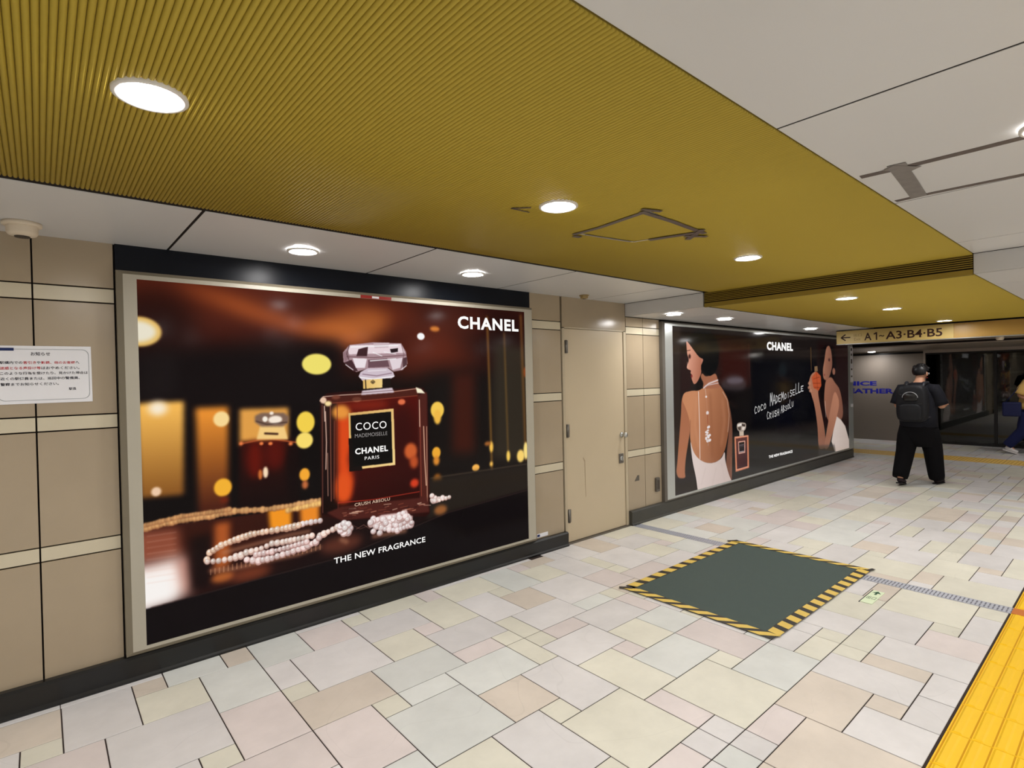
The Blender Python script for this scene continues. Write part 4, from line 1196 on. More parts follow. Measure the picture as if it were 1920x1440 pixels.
('e',(183,144,131),None,1,1.2,[692,408,22,20.7],0),
('e',(229,207,194),None,1,2.1,[690,414,18,16.6],0),
('e',(255,250,246),None,0.9,1.4,[687,419,7,7.2],0),
('e',(190,150,136),None,1,1.4,[724,407,19.5,21],0),
('e',(238,215,201),None,1,2.1,[722,412,15.5,14.4],0),
('e',(255,250,246),None,0.9,1.4,[720,417,6.5,6.3],0),
('e',(178,140,127),None,1,1.4,[749,407,18.5,19.8],0),
('e',(223,201,188),None,1,2.4,[747,412,15,15.8],0),
('e',(255,250,246),None,0.9,1.4,[744,416,6,5.9],0),
('e',(188,149,136),None,1,1.4,[773,406,20.5,22],0),
('e',(236,213,200),None,1,2.1,[771,412,17,15.1],0),
('e',(255,250,246),None,0.9,1.4,[768,417,6.5,6.6],0),
('e',(195,154,140),None,1,1.4,[798,407,18,19.2],0),
('e',(244,220,206),None,1,2.4,[796,412,14.5,15.4],0),
('e',(255,250,246),None,0.9,1.4,[794,416,6,5.8],0),
('e',(167,132,120),None,1,1.4,[823,406,18.5,19.3],0),
('e',(209,189,177),None,1,2.4,[822,411,15,15.4],0),
('e',(255,250,246),None,0.9,1.4,[819,416,6,5.8],0),
('e',(168,133,121),None,1,1.4,[852,407,18.5,18.9],0),
('e',(211,190,178),None,1,2.4,[850,412,15,15.1],0),
('e',(255,250,246),None,0.9,1.4,[847,417,6,5.7],0),
('e',(196,155,141),None,1,1.4,[880,409,18,18.3],0),
('e',(246,222,208),None,1,2.4,[878,413,14.5,14.6],0),
('e',(255,250,246),None,0.9,1.4,[876,418,6,5.5],0),
('e',(202,159,145),None,1,1.4,[909,409,20,20],0),
('e',(253,228,214),None,1,2.4,[907,415,16,16],0),
('e',(255,250,246),None,0.9,1.4,[904,419,6,6],0),
('e',(168,133,121),None,1,1.4,[961,398,22.5,22.7],0),
('e',(211,190,178),None,1,2.5,[959,404,19,18.1],0),
('e',(255,250,246),None,0.9,1.4,[956,410,7,6.8],0),
('e',(204,161,146),None,1,1.4,[988,405,25,24.5],0),
('e',(255,230,216),None,1,2.4,[986,411,20.5,19.6],0),
('e',(255,250,246),None,0.9,1.4,[982,417,8,7.3],0),
('e',(202,159,145),None,1,1.4,[1015,413,18,17.6],0),
('e',(253,228,214),None,1,2.4,[1014,418,14.5,14.1],0),
('e',(255,250,246),None,0.9,1.4,[1011,422,6,5.3],0),
('e',(185,146,133),None,1,1.4,[1048,422,21,20.3],0),
('e',(232,209,196),None,1,2.4,[1046,427,17.5,16.2],0),
('e',(255,250,246),None,0.9,1.4,[1043,432,7,6.1],0),
('e',(176,139,126),None,1,1.4,[1081,431,25.5,24.4],0),
('e',(221,199,186),None,1,2.4,[1079,437,21,19.5],0),
('e',(255,250,246),None,0.9,1.4,[1075,443,8.5,7.3],0),
('e',(204,159,150),None,1,1.2,[514,345,19,18.7],0),
('e',(255,228,222),None,1,2.1,[512,350,15,15],0),
('e',(255,250,246),None,0.9,1.2,[510,355,5.5,5.6],0),
('e',(185,144,136),None,1,1.4,[547,334,20,23.4],0),
('e',(232,207,201),None,1,2.4,[545,339,16,18.7],0),
('e',(255,250,246),None,0.9,1.4,[542,344,6,7],0),
('e',(199,155,146),None,1,1.4,[580,322,22,25.4],0),
('e',(249,222,216),None,1,2.4,[578,329,18,20.3],0),
('e',(255,250,246),None,0.9,1.2,[575,334,7,6.5],0),
('e',(171,134,126),None,1,1.2,[606,322,20,19.2],0),
('e',(214,192,186),None,1,2.1,[604,328,16,15.4],0),
('e',(255,250,246),None,0.9,1.4,[601,333,6,6.7],0),
('e',(184,144,136),None,1,1.4,[632,322,20,22.6],0),
('e',(231,207,201),None,1,2.4,[630,327,16.5,18.1],0),
('e',(255,250,246),None,0.9,1.4,[627,332,6,6.8],0),
('e',(168,132,125),None,1,1.4,[658,322,17,19.3],0),
('e',(211,189,184),None,1,2.4,[656,326,14.5,15.5],0),
('e',(255,250,246),None,0.9,1.4,[654,331,5.5,5.8],0),
('e',(172,134,127),None,1,1.2,[690,325,20,18.7],0),
('e',(215,192,187),None,1,2.4,[688,331,16,17.5],0),
('e',(255,250,246),None,0.9,1.4,[685,335,6.5,6.6],0),
('e',(192,151,142),None,1,1.4,[722,329,19.5,21.2],0),
('e',(241,216,210),None,1,2.4,[720,334,16.5,17],0),
('e',(255,250,246),None,0.9,1.2,[718,339,6.5,5.5],0),
('e',(176,138,131),None,1,1.4,[755,333,20,21.3],0),
('e',(221,198,193),None,1,2.4,[753,338,16,17],0),
('e',(255,250,246),None,0.9,1.2,[750,343,6.5,5.5],0),
('e',(183,143,135),None,1,1.4,[788,336,21,22.3],0),
('e',(229,205,199),None,1,2.5,[786,342,17,17.8],0),
('e',(255,250,246),None,0.9,1.4,[783,347,7,6.7],0),
('e',(188,147,138),None,1,1.2,[822,340,23,20.4],0),
('e',(235,210,204),None,1,2.5,[820,346,18.5,19],0),
('e',(255,250,246),None,0.9,1.4,[816,352,7.5,7.1],0),
('e',(204,159,150),None,1,1.4,[856,344,24.5,25.5],0),
('e',(255,228,222),None,1,2.4,[853,351,20.5,20.4],0),
('e',(255,250,246),None,0.9,1.4,[850,356,8,7.7],0),
('e',(176,137,130),None,1,1.4,[881,350,23,23.5],0),
('e',(220,197,192),None,1,2.4,[879,356,19,18.8],0),
('e',(255,250,246),None,0.9,1.4,[875,362,7.5,7],0),
('e',(202,158,149),None,1,1.4,[906,357,18.5,18.6],0),
('e',(253,226,220),None,1,2.4,[905,362,15,14.9],0),
('e',(255,250,246),None,0.9,1.4,[902,366,6,5.6],0),
('e',(191,149,141),None,1,1.4,[932,362,24,23.9],0),
('e',(239,214,208),None,1,2.4,[930,369,19,19.1],0),
('e',(255,250,246),None,0.9,1.4,[926,374,7.5,7.2],0),
('e',(177,138,131),None,1,1.4,[954,386,21,20.6],0),
('e',(222,198,193),None,1,2.4,[952,392,17,16.4],0),
('e',(255,250,246),None,0.9,1.4,[949,396,7,6.2],0),
('e',(181,138,130),None,1,1.2,[566,362,18,17.5],0),
('e',(227,198,192),None,1,2.4,[564,367,14.5,16.3],0),
('e',(255,250,246),None,0.9,1.4,[562,372,5.5,6.1],0),
('e',(184,140,132),None,1,1.2,[589,362,17,17],0),
('e',(230,201,195),None,1,2.1,[587,367,14,13.6],0),
('e',(255,250,246),None,0.9,1.2,[585,371,5.5,5.1],0),
('e',(167,127,120),None,1,1.4,[612,361,18,20.9],0),
('e',(209,182,177),None,1,2.4,[610,367,15,16.7],0),
('e',(255,250,246),None,0.9,1.4,[608,371,5.5,6.3],0),
('e',(196,150,142),None,1,1.4,[635,362,15.5,17.4],0),
('e',(246,215,209),None,1,2.1,[634,366,13,11.9],0),
('e',(255,250,246),None,0.9,1.2,[632,370,5,4.5],0),
('e',(193,147,139),None,1,1.4,[659,361,20,22],0),
('e',(242,211,205),None,1,2.4,[657,366,16,17.6],0),
('e',(255,250,246),None,0.9,1.2,[654,371,6.5,5.7],0),
('e',(162,123,116),None,1,1.2,[683,363,14.5,13.7],0),
('e',(203,177,172),None,1,2.1,[682,367,11.5,11],0),
('e',(255,250,246),None,0.9,1.4,[679,370,4.5,4.8],0),
('e',(176,134,127),None,1,1.2,[707,364,16,15.1],0),
('e',(220,192,187),None,1,2.4,[705,368,13.5,14.1],0),
('e',(255,250,246),None,0.9,1.4,[703,372,5,5.3],0),
('e',(164,125,118),None,1,1.2,[731,365,18.5,17.1],0),
('e',(205,179,174),None,1,2.1,[730,370,15.5,13.7],0),
('e',(255,250,246),None,0.9,1.4,[727,375,6,6],0),
('e',(163,124,116),None,1,1.4,[756,366,18,19.4],0),
('e',(204,178,172),None,1,2.4,[754,371,15,15.5],0),
('e',(255,250,246),None,0.9,1.4,[752,376,5.5,5.8],0),
('e',(185,141,133),None,1,1.4,[779,369,15,16.3],0),
('e',(232,202,197),None,1,2.1,[778,373,12.5,11.2],0),
('e',(255,250,246),None,0.9,1.4,[775,377,5,4.9],0),
('e',(184,140,132),None,1,1.2,[802,370,18.5,16.7],0),
('e',(230,201,195),None,1,2.1,[801,375,15.5,13.4],0),
('e',(255,250,246),None,0.9,1.4,[798,379,6,5.8],0),
('e',(178,135,128),None,1,1.4,[826,372,17.5,18.3],0),
('e',(223,194,189),None,1,2.4,[824,377,14.5,14.6],0),
('e',(255,250,246),None,0.9,1.4,[822,381,5.5,5.5],0),
('e',(172,132,124),None,1,1.4,[850,374,16.5,17.2],0),
('e',(216,189,183),None,1,2.4,[848,378,14,13.7],0),
('e',(255,250,246),None,0.9,1.4,[846,382,5.5,5.1],0),
('e',(192,146,138),None,1,1.2,[874,375,20.5,17.9],0),
('e',(240,209,203),None,1,2.4,[872,381,16.5,16.7],0),
('e',(255,250,246),None,0.9,1.4,[869,385,6.5,6.3],0),
('e',(173,143,138),None,1,1.4,[1167,407,26.5,24.5],0),
('e',(217,205,204),None,1,2.4,[1165,414,22,19.6],0),
('e',(255,250,246),None,0.9,1.4,[1161,420,8.5,7.4],0),
('e',(176,145,140),None,1,1.6,[1154,384,26.5,28],0),
('e',(220,208,206),None,1,2.4,[1151,391,21.5,19.6],0),
('e',(255,250,246),None,0.9,1.4,[1147,397,8.5,7.4],0),
('e',(203,168,161),None,1,1.4,[1125,383,26,24.5],0),
('e',(254,240,238),None,1,2.4,[1122,390,21.5,19.6],0),
('e',(255,250,246),None,0.9,1.4,[1119,396,8.5,7.4],0),
('e',(196,161,156),None,1,1.4,[1103,406,26,24.5],0),
('e',(245,231,230),None,1,2.4,[1100,412,21.5,19.6],0),
('e',(255,250,246),None,0.9,1.4,[1096,418,8.5,7.4],0),
('e',(201,166,160),None,1,1.4,[1104,434,26,24.5],0),
('e',(252,238,236),None,1,2.4,[1101,440,21,19.6],0),
('e',(255,250,246),None,0.9,1.6,[1097,446,8.5,8.4],0),
('e',(179,148,142),None,1,1.4,[1127,446,26,24.5],0),
('e',(224,212,210),None,1,2.4,[1125,453,21.5,19.6],0),
('e',(255,250,246),None,0.9,1.6,[1121,459,8.5,8.4],0),
('e',(188,155,149),None,1,1.4,[1155,434,26.5,24.5],0),
('e',(235,222,220),None,1,2.4,[1153,441,22,19.6],0),
('e',(255,250,246),None,0.9,1.6,[1149,447,8.5,8.4],0),
('e',(181,151,144),None,1,1.6,[1133,414,22.5,24],0),
('e',(227,216,212),None,1,2.4,[1131,420,18.5,16.8],0),
('e',(255,250,246),None,0.9,1.4,[1128,425,7,6.3],0),
('p',(236,206,202),None,1,5.2,[1316,426,1403,456,1529,448,1603,463,1620,417,1655,403,1636,367,1505,353,1400,358,1332,394],0),
('e',(204,171,165),None,1,1.6,[1574,406,26.5,24.5],0),
('e',(255,245,243),None,1,2.8,[1571,413,22,19.6],0),
('e',(255,250,246),None,0.9,1.6,[1567,418,8.5,7.4],0),
('e',(204,168,162),None,1,1.6,[1417,398,26.5,25.5],0),
('e',(255,241,239),None,1,2.5,[1414,405,21.5,17.8],0),
('e',(255,250,246),None,0.9,1.6,[1410,410,8.5,7.6],0),
('e',(204,167,161),None,1,1.6,[1449,412,19.5,19],0),
('e',(255,239,237),None,1,2.8,[1447,417,16.5,15.2],0),
('e',(255,250,246),None,0.9,1.6,[1445,421,6.5,5.7],0),
('e',(190,154,148),None,1,1.6,[1341,438,24,23.6],0),
('e',(238,221,219),None,1,2.8,[1338,444,19.5,18.9],0),
('e',(255,250,246),None,0.9,1.6,[1335,449,8,7.1],0),
('e',(174,141,136),None,1,1.4,[1533,413,27.5,22.5],0),
('e',(218,202,200),None,1,2.8,[1530,420,22.5,20.6],0),
('e',(255,250,246),None,0.9,1.6,[1526,426,9,7.7],0),
('e',(183,149,143),None,1,1.4,[1381,392,19,16.5],0),
('e',(229,213,211),None,1,2.4,[1379,396,15.5,13.2],0),
('e',(255,250,246),None,0.9,1.4,[1377,400,6.5,4.9],0),
('e',(176,143,138),None,1,1.4,[1545,382,22,18.2],0),
('e',(221,205,203),None,1,2.8,[1543,387,18.5,16.7],0),
('e',(255,250,246),None,0.9,1.6,[1540,392,7.5,6.2],0),
('e',(176,142,137),None,1,1.6,[1426,384,22.5,21.7],0),
('e',(220,204,202),None,1,2.4,[1424,390,18.5,15.2],0),
('e',(255,250,246),None,0.9,1.4,[1421,394,7,5.7],0),
('e',(204,169,163),None,1,1.6,[1540,391,29,27.2],0),
('e',(255,242,240),None,1,2.8,[1537,398,24,21.7],0),
('e',(255,250,246),None,0.9,1.6,[1533,404,9,8.2],0),
('e',(183,149,143),None,1,1.6,[1608,399,28.5,26],0),
('e',(229,213,211),None,1,2.8,[1605,406,23.5,20.8],0),
('e',(255,250,246),None,0.9,1.6,[1601,412,9,7.8],0),
('e',(204,168,161),None,1,1.6,[1414,410,28.5,27.3],0),
('e',(255,240,238),None,1,2.8,[1412,417,23,21.9],0),
('e',(255,250,246),None,0.9,1.4,[1408,423,9,7.2],0),
('e',(185,150,145),None,1,1.4,[1393,414,22,18.9],0),
('e',(232,215,214),None,1,2.8,[1391,420,18,17.3],0),
('e',(255,250,246),None,0.9,1.4,[1387,425,7.5,5.7],0),
('e',(193,157,151),None,1,1.6,[1439,411,21,19.9],0),
('e',(242,225,223),None,1,2.8,[1437,416,17,16],0),
('e',(255,250,246),None,0.9,1.6,[1434,420,7,6],0),
('e',(193,157,151),None,1,1.6,[1569,392,28.5,26.4],0),
('e',(242,225,223),None,1,2.8,[1566,399,23.5,21.1],0),
('e',(255,250,246),None,0.9,1.6,[1562,405,9,7.9],0),
('e',(182,148,142),None,1,1.4,[1370,383,27.5,23.5],0),
('e',(228,212,210),None,1,2.8,[1367,390,22,21.4],0),
('e',(255,250,246),None,0.9,1.6,[1363,396,9,8],0),
('e',(193,157,151),None,1,1.6,[1323,405,23.5,23.4],0),
('e',(242,225,223),None,1,2.8,[1320,411,19.5,18.8],0),
('e',(255,250,246),None,0.9,1.6,[1317,416,7.5,7],0),
('e',(173,140,136),None,1,1.6,[1625,381,28.5,26],0),
('e',(217,201,200),None,1,2.8,[1623,388,23.5,20.8],0),
('e',(255,250,246),None,0.9,1.4,[1619,394,9.5,6.8],0),
('e',(174,141,136),None,1,1.6,[1487,377,20,18.8],0),
('e',(218,202,200),None,1,2.8,[1485,382,16,15.1],0),
('e',(255,250,246),None,0.9,1.6,[1482,386,6,5.7],0),
('e',(196,159,153),None,1,1.6,[1548,365,20.5,18.8],0),
('e',(246,228,226),None,1,2.8,[1547,370,16.5,15.1],0),
('e',(255,250,246),None,0.9,1.6,[1544,374,6.5,5.7],0),
('e',(180,147,141),None,1,1.6,[1359,385,24.5,24.5],0),
('e',(226,210,208),None,1,2.4,[1357,391,20.5,17.1],0),
('e',(255,250,246),None,0.9,1.4,[1354,397,7.5,6.4],0),
('e',(201,163,157),None,1,1.6,[1383,383,23.5,23.2],0),
('e',(252,234,232),None,1,2.4,[1381,389,19,16.3],0),
('e',(255,250,246),None,0.9,1.4,[1378,394,7.5,6.1],0),
('e',(198,161,155),None,1,1.4,[1439,414,29,24.2],0),
('e',(248,230,228),None,1,2.8,[1436,421,23.5,22.1],0),
('e',(255,250,246),None,0.9,1.6,[1432,427,9,8.3],0),
('e',(199,162,156),None,1,1.6,[1470,397,26.5,25.2],0),
('e',(249,232,230),None,1,2.8,[1468,403,21.5,20.2],0),
('e',(255,250,246),None,0.9,1.6,[1464,409,8.5,7.6],0),
('e',(197,161,155),None,1,1.6,[1609,401,29,26.3],0),
('e',(247,230,228),None,1,2.8,[1606,408,24,21],0),
('e',(255,250,246),None,0.9,1.6,[1602,414,9.5,7.9],0),
('e',(204,168,161),None,1,1.6,[1587,370,28.5,26.3],0),
('e',(255,240,238),None,1,2.8,[1584,377,23.5,21.1],0),
('e',(255,250,246),None,0.9,1.6,[1580,383,9.5,7.9],0),
('e',(199,162,156),None,1,1.6,[1623,382,25.5,23.2],0),
('e',(249,232,230),None,1,2.8,[1620,388,21,18.6],0),
('e',(255,250,246),None,0.9,1.6,[1616,394,8.5,7],0),
('e',(176,143,138),None,1,1.4,[1571,402,24,19.4],0),
('e',(221,205,203),None,1,2.8,[1569,408,20,17.8],0),
('e',(255,250,246),None,0.9,1.6,[1565,413,7.5,6.7],0),
('e',(177,144,138),None,1,1.6,[1550,357,23.5,21.8],0),
('e',(222,206,204),None,1,2.8,[1547,363,19.5,17.4],0),
('e',(255,250,246),None,0.9,1.6,[1544,368,7.5,6.5],0),
('e',(204,170,164),None,1,1.6,[1379,410,21,20.9],0),
('e',(255,244,242),None,1,2.4,[1377,415,17.5,14.6],0),
('e',(255,250,246),None,0.9,1.6,[1374,420,7,6.3],0),
('e',(196,160,154),None,1,1.4,[1334,421,19.5,16.8],0),
('e',(246,229,227),None,1,2.8,[1332,426,15.5,15.3],0),
('e',(255,250,246),None,0.9,1.6,[1330,430,6,5.7],0),
('e',(189,154,148),None,1,1.6,[1563,423,20,18.6],0),
('e',(237,220,218),None,1,2.8,[1561,428,16.5,14.9],0),
('e',(255,250,246),None,0.9,1.6,[1558,432,6,5.6],0),
('e',(175,142,137),None,1,1.6,[1498,367,19.5,18.4],0),
('e',(219,203,202),None,1,2.4,[1497,371,16,12.9],0),
('e',(255,250,246),None,0.9,1.4,[1494,376,6,4.8],0),
('e',(200,162,156),None,1,1.6,[1373,427,20.5,20.4],0),
('e',(250,232,230),None,1,2.8,[1371,432,17,16.3],0),
('e',(255,250,246),None,0.9,1.4,[1368,436,6.5,5.3],0),
('e',(182,148,142),None,1,1.4,[1503,421,21.5,17.4],0),
('e',(228,212,210),None,1,2.4,[1501,427,17.5,13.9],0),
('e',(255,250,246),None,0.9,1.6,[1498,431,6.5,6],0),
('e',(192,156,150),None,1,1.4,[1368,384,21.5,18.5],0),
('e',(241,224,222),None,1,2.4,[1366,390,17.5,14.8],0),
('e',(255,250,246),None,0.9,1.4,[1363,394,7,5.5],0),
('e',(204,168,161),None,1,1.6,[1576,398,22.5,20.6],0),
('e',(255,240,238),None,1,2.8,[1574,403,18.5,16.5],0),
('e',(255,250,246),None,0.9,1.6,[1570,408,7.5,6.2],0),
('e',(204,170,163),None,1,1.6,[1609,407,25.5,23.5],0),
('e',(255,243,241),None,1,2.4,[1606,413,21,16.4],0),
('e',(255,250,246),None,0.9,1.6,[1602,419,8.5,7],0),
('e',(204,170,163),None,1,1.6,[1467,423,19.5,18.5],0),
('e',(255,243,241),None,1,2.8,[1465,428,16,14.8],0),
('e',(255,250,246),None,0.9,1.6,[1463,432,6.5,5.5],0),
('e',(192,156,150),None,1,1.6,[1571,405,25,23.3],0),
('e',(240,223,221),None,1,2.8,[1568,411,20.5,18.6],0),
('e',(255,250,246),None,0.9,1.4,[1565,417,8,6.1],0),
('e',(180,147,141),None,1,1.6,[1400,364,25,24.6],0),
('e',(226,210,208),None,1,2.4,[1397,370,20.5,17.2],0),
('e',(255,250,246),None,0.9,1.4,[1394,376,8,6.5],0),
('e',(203,165,159),None,1,1.4,[1319,409,21.5,19],0),
('e',(254,236,234),None,1,2.8,[1317,414,18,17.4],0),
('e',(255,250,246),None,0.9,1.4,[1314,419,7,5.7],0),
('e',(177,144,138),None,1,1.6,[1541,389,21,19.6],0),
('e',(222,206,204),None,1,2.8,[1539,394,17.5,15.7],0),
('e',(255,250,246),None,0.9,1.4,[1536,399,7,5.1],0),
('e',(192,156,150),None,1,1.6,[1416,421,27.5,26.7],0),
('e',(240,223,221),None,1,2.4,[1413,428,22.5,18.7],0),
('e',(255,250,246),None,0.9,1.4,[1409,433,8.5,7],0),
('e',(192,156,150),None,1,1.6,[1515,359,22.5,20.7],0),
('e',(241,223,222),None,1,2.8,[1513,364,18.5,16.5],0),
('e',(255,250,246),None,0.9,1.6,[1510,369,7,6.2],0),
('e',(204,165,159),None,1,1.6,[1362,384,18.5,18],0),
('e',(255,237,235),None,1,2.4,[1360,389,15,12.6],0),
('e',(255,250,246),None,0.9,1.4,[1357,393,6,4.7],0),
('e',(181,147,142),None,1,1.6,[1585,370,20.5,18.8],0),
('e',(227,211,209),None,1,2.8,[1583,375,17,15.1],0),
('e',(255,250,246),None,0.9,1.6,[1580,379,6.5,5.6],0),
('e',(189,154,148),None,1,1.6,[1543,430,24.5,22.8],0),
('e',(237,220,218),None,1,2.8,[1541,436,20,18.2],0),
('e',(255,250,246),None,0.9,1.6,[1537,441,7.5,6.8],0),
('e',(183,149,143),None,1,1.6,[1622,386,29,26.6],0),
('e',(229,213,211),None,1,2.8,[1619,393,24,21.3],0),
('e',(255,250,246),None,0.9,1.6,[1615,399,9.5,8],0),
('e',(174,142,136),None,1,1.6,[1567,402,29.5,27.2],0),
('e',(218,203,201),None,1,2.4,[1564,409,24,19],0),
('e',(255,250,246),None,0.9,1.4,[1560,415,9.5,7.1],0),
('e',(192,156,150),None,1,1.6,[1579,419,25.5,23.4],0),
('e',(240,223,221),None,1,2.4,[1577,425,21,16.4],0),
('e',(255,250,246),None,0.9,1.6,[1573,431,8,7],0),
('e',(183,149,143),None,1,1.4,[1364,379,21.5,18.5],0),
('e',(229,213,211),None,1,2.8,[1362,384,17.5,16.9],0),
('e',(255,250,246),None,0.9,1.4,[1358,389,6.5,5.5],0),
('e',(200,162,156),None,1,1.6,[1339,421,22.5,22.7],0),
('e',(250,232,230),None,1,2.4,[1337,426,18.5,15.9],0),
('e',(255,250,246),None,0.9,1.4,[1334,431,7,6],0),
('e',(187,151,146),None,1,1.4,[1427,388,20,16.7],0),
('e',(234,217,215),None,1,2.4,[1425,392,16,13.3],0),
('e',(255,250,246),None,0.9,1.4,[1422,397,6.5,5],0),
('e',(197,160,154),None,1,1.6,[1459,363,27.5,26.3],0),
('e',(247,229,227),None,1,2.4,[1456,370,22.5,18.4],0),
('e',(255,250,246),None,0.9,1.4,[1452,375,8.5,6.9],0),
('e',(180,147,141),None,1,1.4,[1320,416,25,22],0),
('e',(226,210,208),None,1,2.8,[1317,422,20.5,20.1],0),
('e',(255,250,246),None,0.9,1.4,[1314,427,8,6.6],0),
('e',(204,171,165),None,1,1.6,[1493,403,19,18.1],0),
('e',(255,245,243),None,1,2.8,[1491,408,16,14.5],0),
('e',(255,250,246),None,0.9,1.6,[1488,412,6,5.4],0),
('e',(182,148,142),None,1,1.6,[1571,420,26.5,24.2],0),
('e',(228,212,210),None,1,2.8,[1568,426,21.5,19.3],0),
('e',(255,250,246),None,0.9,1.6,[1564,431,8.5,7.2],0),
('e',(184,149,144),None,1,1.6,[1433,399,21.5,21],0),
('e',(231,214,212),None,1,2.8,[1431,404,17.5,16.8],0),
('e',(255,250,246),None,0.9,1.6,[1427,409,7,6.3],0),
('e',(179,145,140),None,1,1.4,[1437,389,21.5,18],0),
('e',(224,208,206),None,1,2.8,[1435,394,17.5,16.5],0),
('e',(255,250,246),None,0.9,1.4,[1432,398,7,5.4],0),
('e',(193,157,151),None,1,1.6,[1548,410,30,27.5],0),
('e',(242,225,223),None,1,2.8,[1545,417,24,22],0),
('e',(255,250,246),None,0.9,1.6,[1541,423,9.5,8.2],0),
('e',(183,148,142),None,1,1.4,[1339,352,22.5,19.8],0),
('e',(229,212,210),None,1,2.4,[1336,357,18.5,15.8],0),
('e',(255,250,246),None,0.9,1.4,[1333,362,7,5.9],0),
('e',(173,140,135),None,1,1.4,[1387,331,24,20.5],0),
('e',(217,201,199),None,1,2.4,[1385,337,19.5,16.4],0),
('e',(255,250,246),None,0.9,1.4,[1381,342,7.5,6.1],0),
('e',(173,140,135),None,1,1.4,[1429,350,19,16],0),
('e',(217,201,199),None,1,2.8,[1427,354,15.5,14.6],0),
('e',(255,250,246),None,0.9,1.6,[1424,358,6,5.5],0),
('e',(197,161,155),None,1,1.6,[1461,340,23,22.3],0),
('e',(247,230,228),None,1,2.8,[1459,346,19,17.8],0),
('e',(255,250,246),None,0.9,1.6,[1455,351,7.5,6.7],0),
('e',(185,150,145),None,1,1.6,[1493,332,20,18.5],0),
('e',(232,215,214),None,1,2.4,[1491,337,16,13],0),
('e',(255,250,246),None,0.9,1.6,[1488,341,6.5,5.6],0),
('e',(193,156,150),None,1,1.6,[1526,322,25,23.5],0),
('e',(242,224,222),None,1,2.8,[1523,328,20.5,18.8],0),
('e',(255,250,246),None,0.9,1.4,[1520,333,8,6.2],0),
('e',(178,144,139),None,1,1.6,[1553,327,19,17.9],0),
('e',(223,207,205),None,1,2.8,[1551,332,16,14.3],0),
('e',(255,250,246),None,0.9,1.6,[1548,336,6,5.4],0),
('e',(174,141,136),None,1,1.4,[1580,332,20,16.1],0),
('e',(218,202,201),None,1,2.4,[1578,336,16.5,12.9],0),
('e',(255,250,246),None,0.9,1.4,[1575,341,6.5,4.8],0),
('e',(172,140,134),None,1,1.6,[1608,336,22,20.2],0),
('e',(216,200,198),None,1,2.8,[1606,341,18,16.2],0),
('e',(255,250,246),None,0.9,1.6,[1603,346,7.5,6.1],0),
('e',(186,151,146),None,1,1.6,[1636,340,27,24.1],0),
('e',(233,217,215),None,1,2.8,[1633,346,22,19.3],0),
('e',(255,250,246),None,0.9,1.4,[1629,351,8.5,6.3],0),
('e',(195,158,153),None,1,1.6,[1576,437,22.5,21],0),
('e',(244,227,225),None,1,2.4,[1574,443,18.5,14.7],0),
('e',(255,250,246),None,0.9,1.6,[1571,447,7,6.3],0),
('e',(202,164,158),None,1,1.6,[1593,410,25,22.9],0),
('e',(253,235,233),None,1,2.8,[1591,416,21,18.4],0),
('e',(255,250,246),None,0.9,1.4,[1587,421,8,6],0),
('e',(183,148,142),None,1,1.6,[1610,384,22,20.1],0),
('e',(229,212,210),None,1,2.4,[1608,390,18,14.1],0),
('e',(255,250,246),None,0.9,1.6,[1605,394,7,6],0),
('e',(170,137,133),None,1,1.6,[1645,354,22.5,20.3],0),
('e',(213,197,196),None,1,2.4,[1643,360,18.5,14.2],0),
('e',(255,250,246),None,0.9,1.6,[1640,364,7.5,6.1],0),
('e',(199,160,150),None,1,1.6,[1856,494,26.5,22.3],0),
('e',(249,229,221),None,1,2.8,[1854,500,21.5,17.8],0),
('e',(255,250,246),None,0.9,1.6,[1850,505,8.5,6.7],0),
('e',(181,145,136),None,1,1.6,[1884,496,19.5,16.1],0),
('e',(227,208,201),None,1,2.8,[1882,500,16,12.9],0),
('e',(255,250,246),None,0.9,1.6,[1879,504,6,4.8],0),
('e',(183,147,138),None,1,1.6,[1850,499,20,16.7],0),
('e',(229,211,203),None,1,2.8,[1848,503,16.5,13.3],0),
('e',(255,250,246),None,0.9,1.6,[1845,507,6.5,5],0),
('e',(192,154,144),None,1,1.6,[1867,487,25.5,21.3],0),
('e',(241,221,213),None,1,2.8,[1865,493,21,17],0),
('e',(255,250,246),None,0.9,1.6,[1861,498,8,6.4],0),
('e',(189,152,143),None,1,1.6,[1831,494,26,21.8],0),
('e',(237,218,211),None,1,2.8,[1828,500,21,17.4],0),
('e',(255,250,246),None,0.9,1.6,[1825,505,8.5,6.5],0),
('e',(196,158,148),None,1,1.6,[1851,507,20.5,16.9],0),
('e',(246,226,218),None,1,3.1,[1850,511,16.5,15.2],0),
('e',(255,250,246),None,0.9,1.6,[1847,515,6.5,5.1],0),
('e',(201,161,151),None,1,1.6,[1918,495,24.5,20.6],0),
('e',(252,231,223),None,1,3.2,[1916,500,20.5,18.5],0),
('e',(255,250,246),None,0.9,1.6,[1912,505,8,6.2],0),
('e',(176,141,132),None,1,1.6,[1835,484,23.5,20],0),
('e',(220,202,195),None,1,2.8,[1832,489,19.5,16],0),
('e',(255,250,246),None,0.9,1.6,[1829,494,7.5,6],0),
('e',(196,157,147),None,1,1.6,[1824,525,23,19.7],0),
('e',(245,225,217),None,1,2.8,[1822,531,19,15.8],0),
('e',(255,250,246),None,0.9,1.6,[1818,535,7.5,5.9],0),
('e',(186,149,140),None,1,1.6,[1848,483,21.5,18.3],0),
('e',(233,214,207),None,1,2.8,[1846,488,18,14.6],0),
('e',(255,250,246),None,0.9,1.6,[1843,492,7,5.5],0),
('e',(204,165,153),None,1,1.6,[1890,481,15.5,13.2],0),
('e',(255,236,225),None,1,3.2,[1889,484,13,11.9],0),
('e',(255,250,246),None,0.9,1.8,[1887,488,5.5,4.4],0),
('e',(202,162,150),None,1,1.6,[1920,484,16,13.2],0),
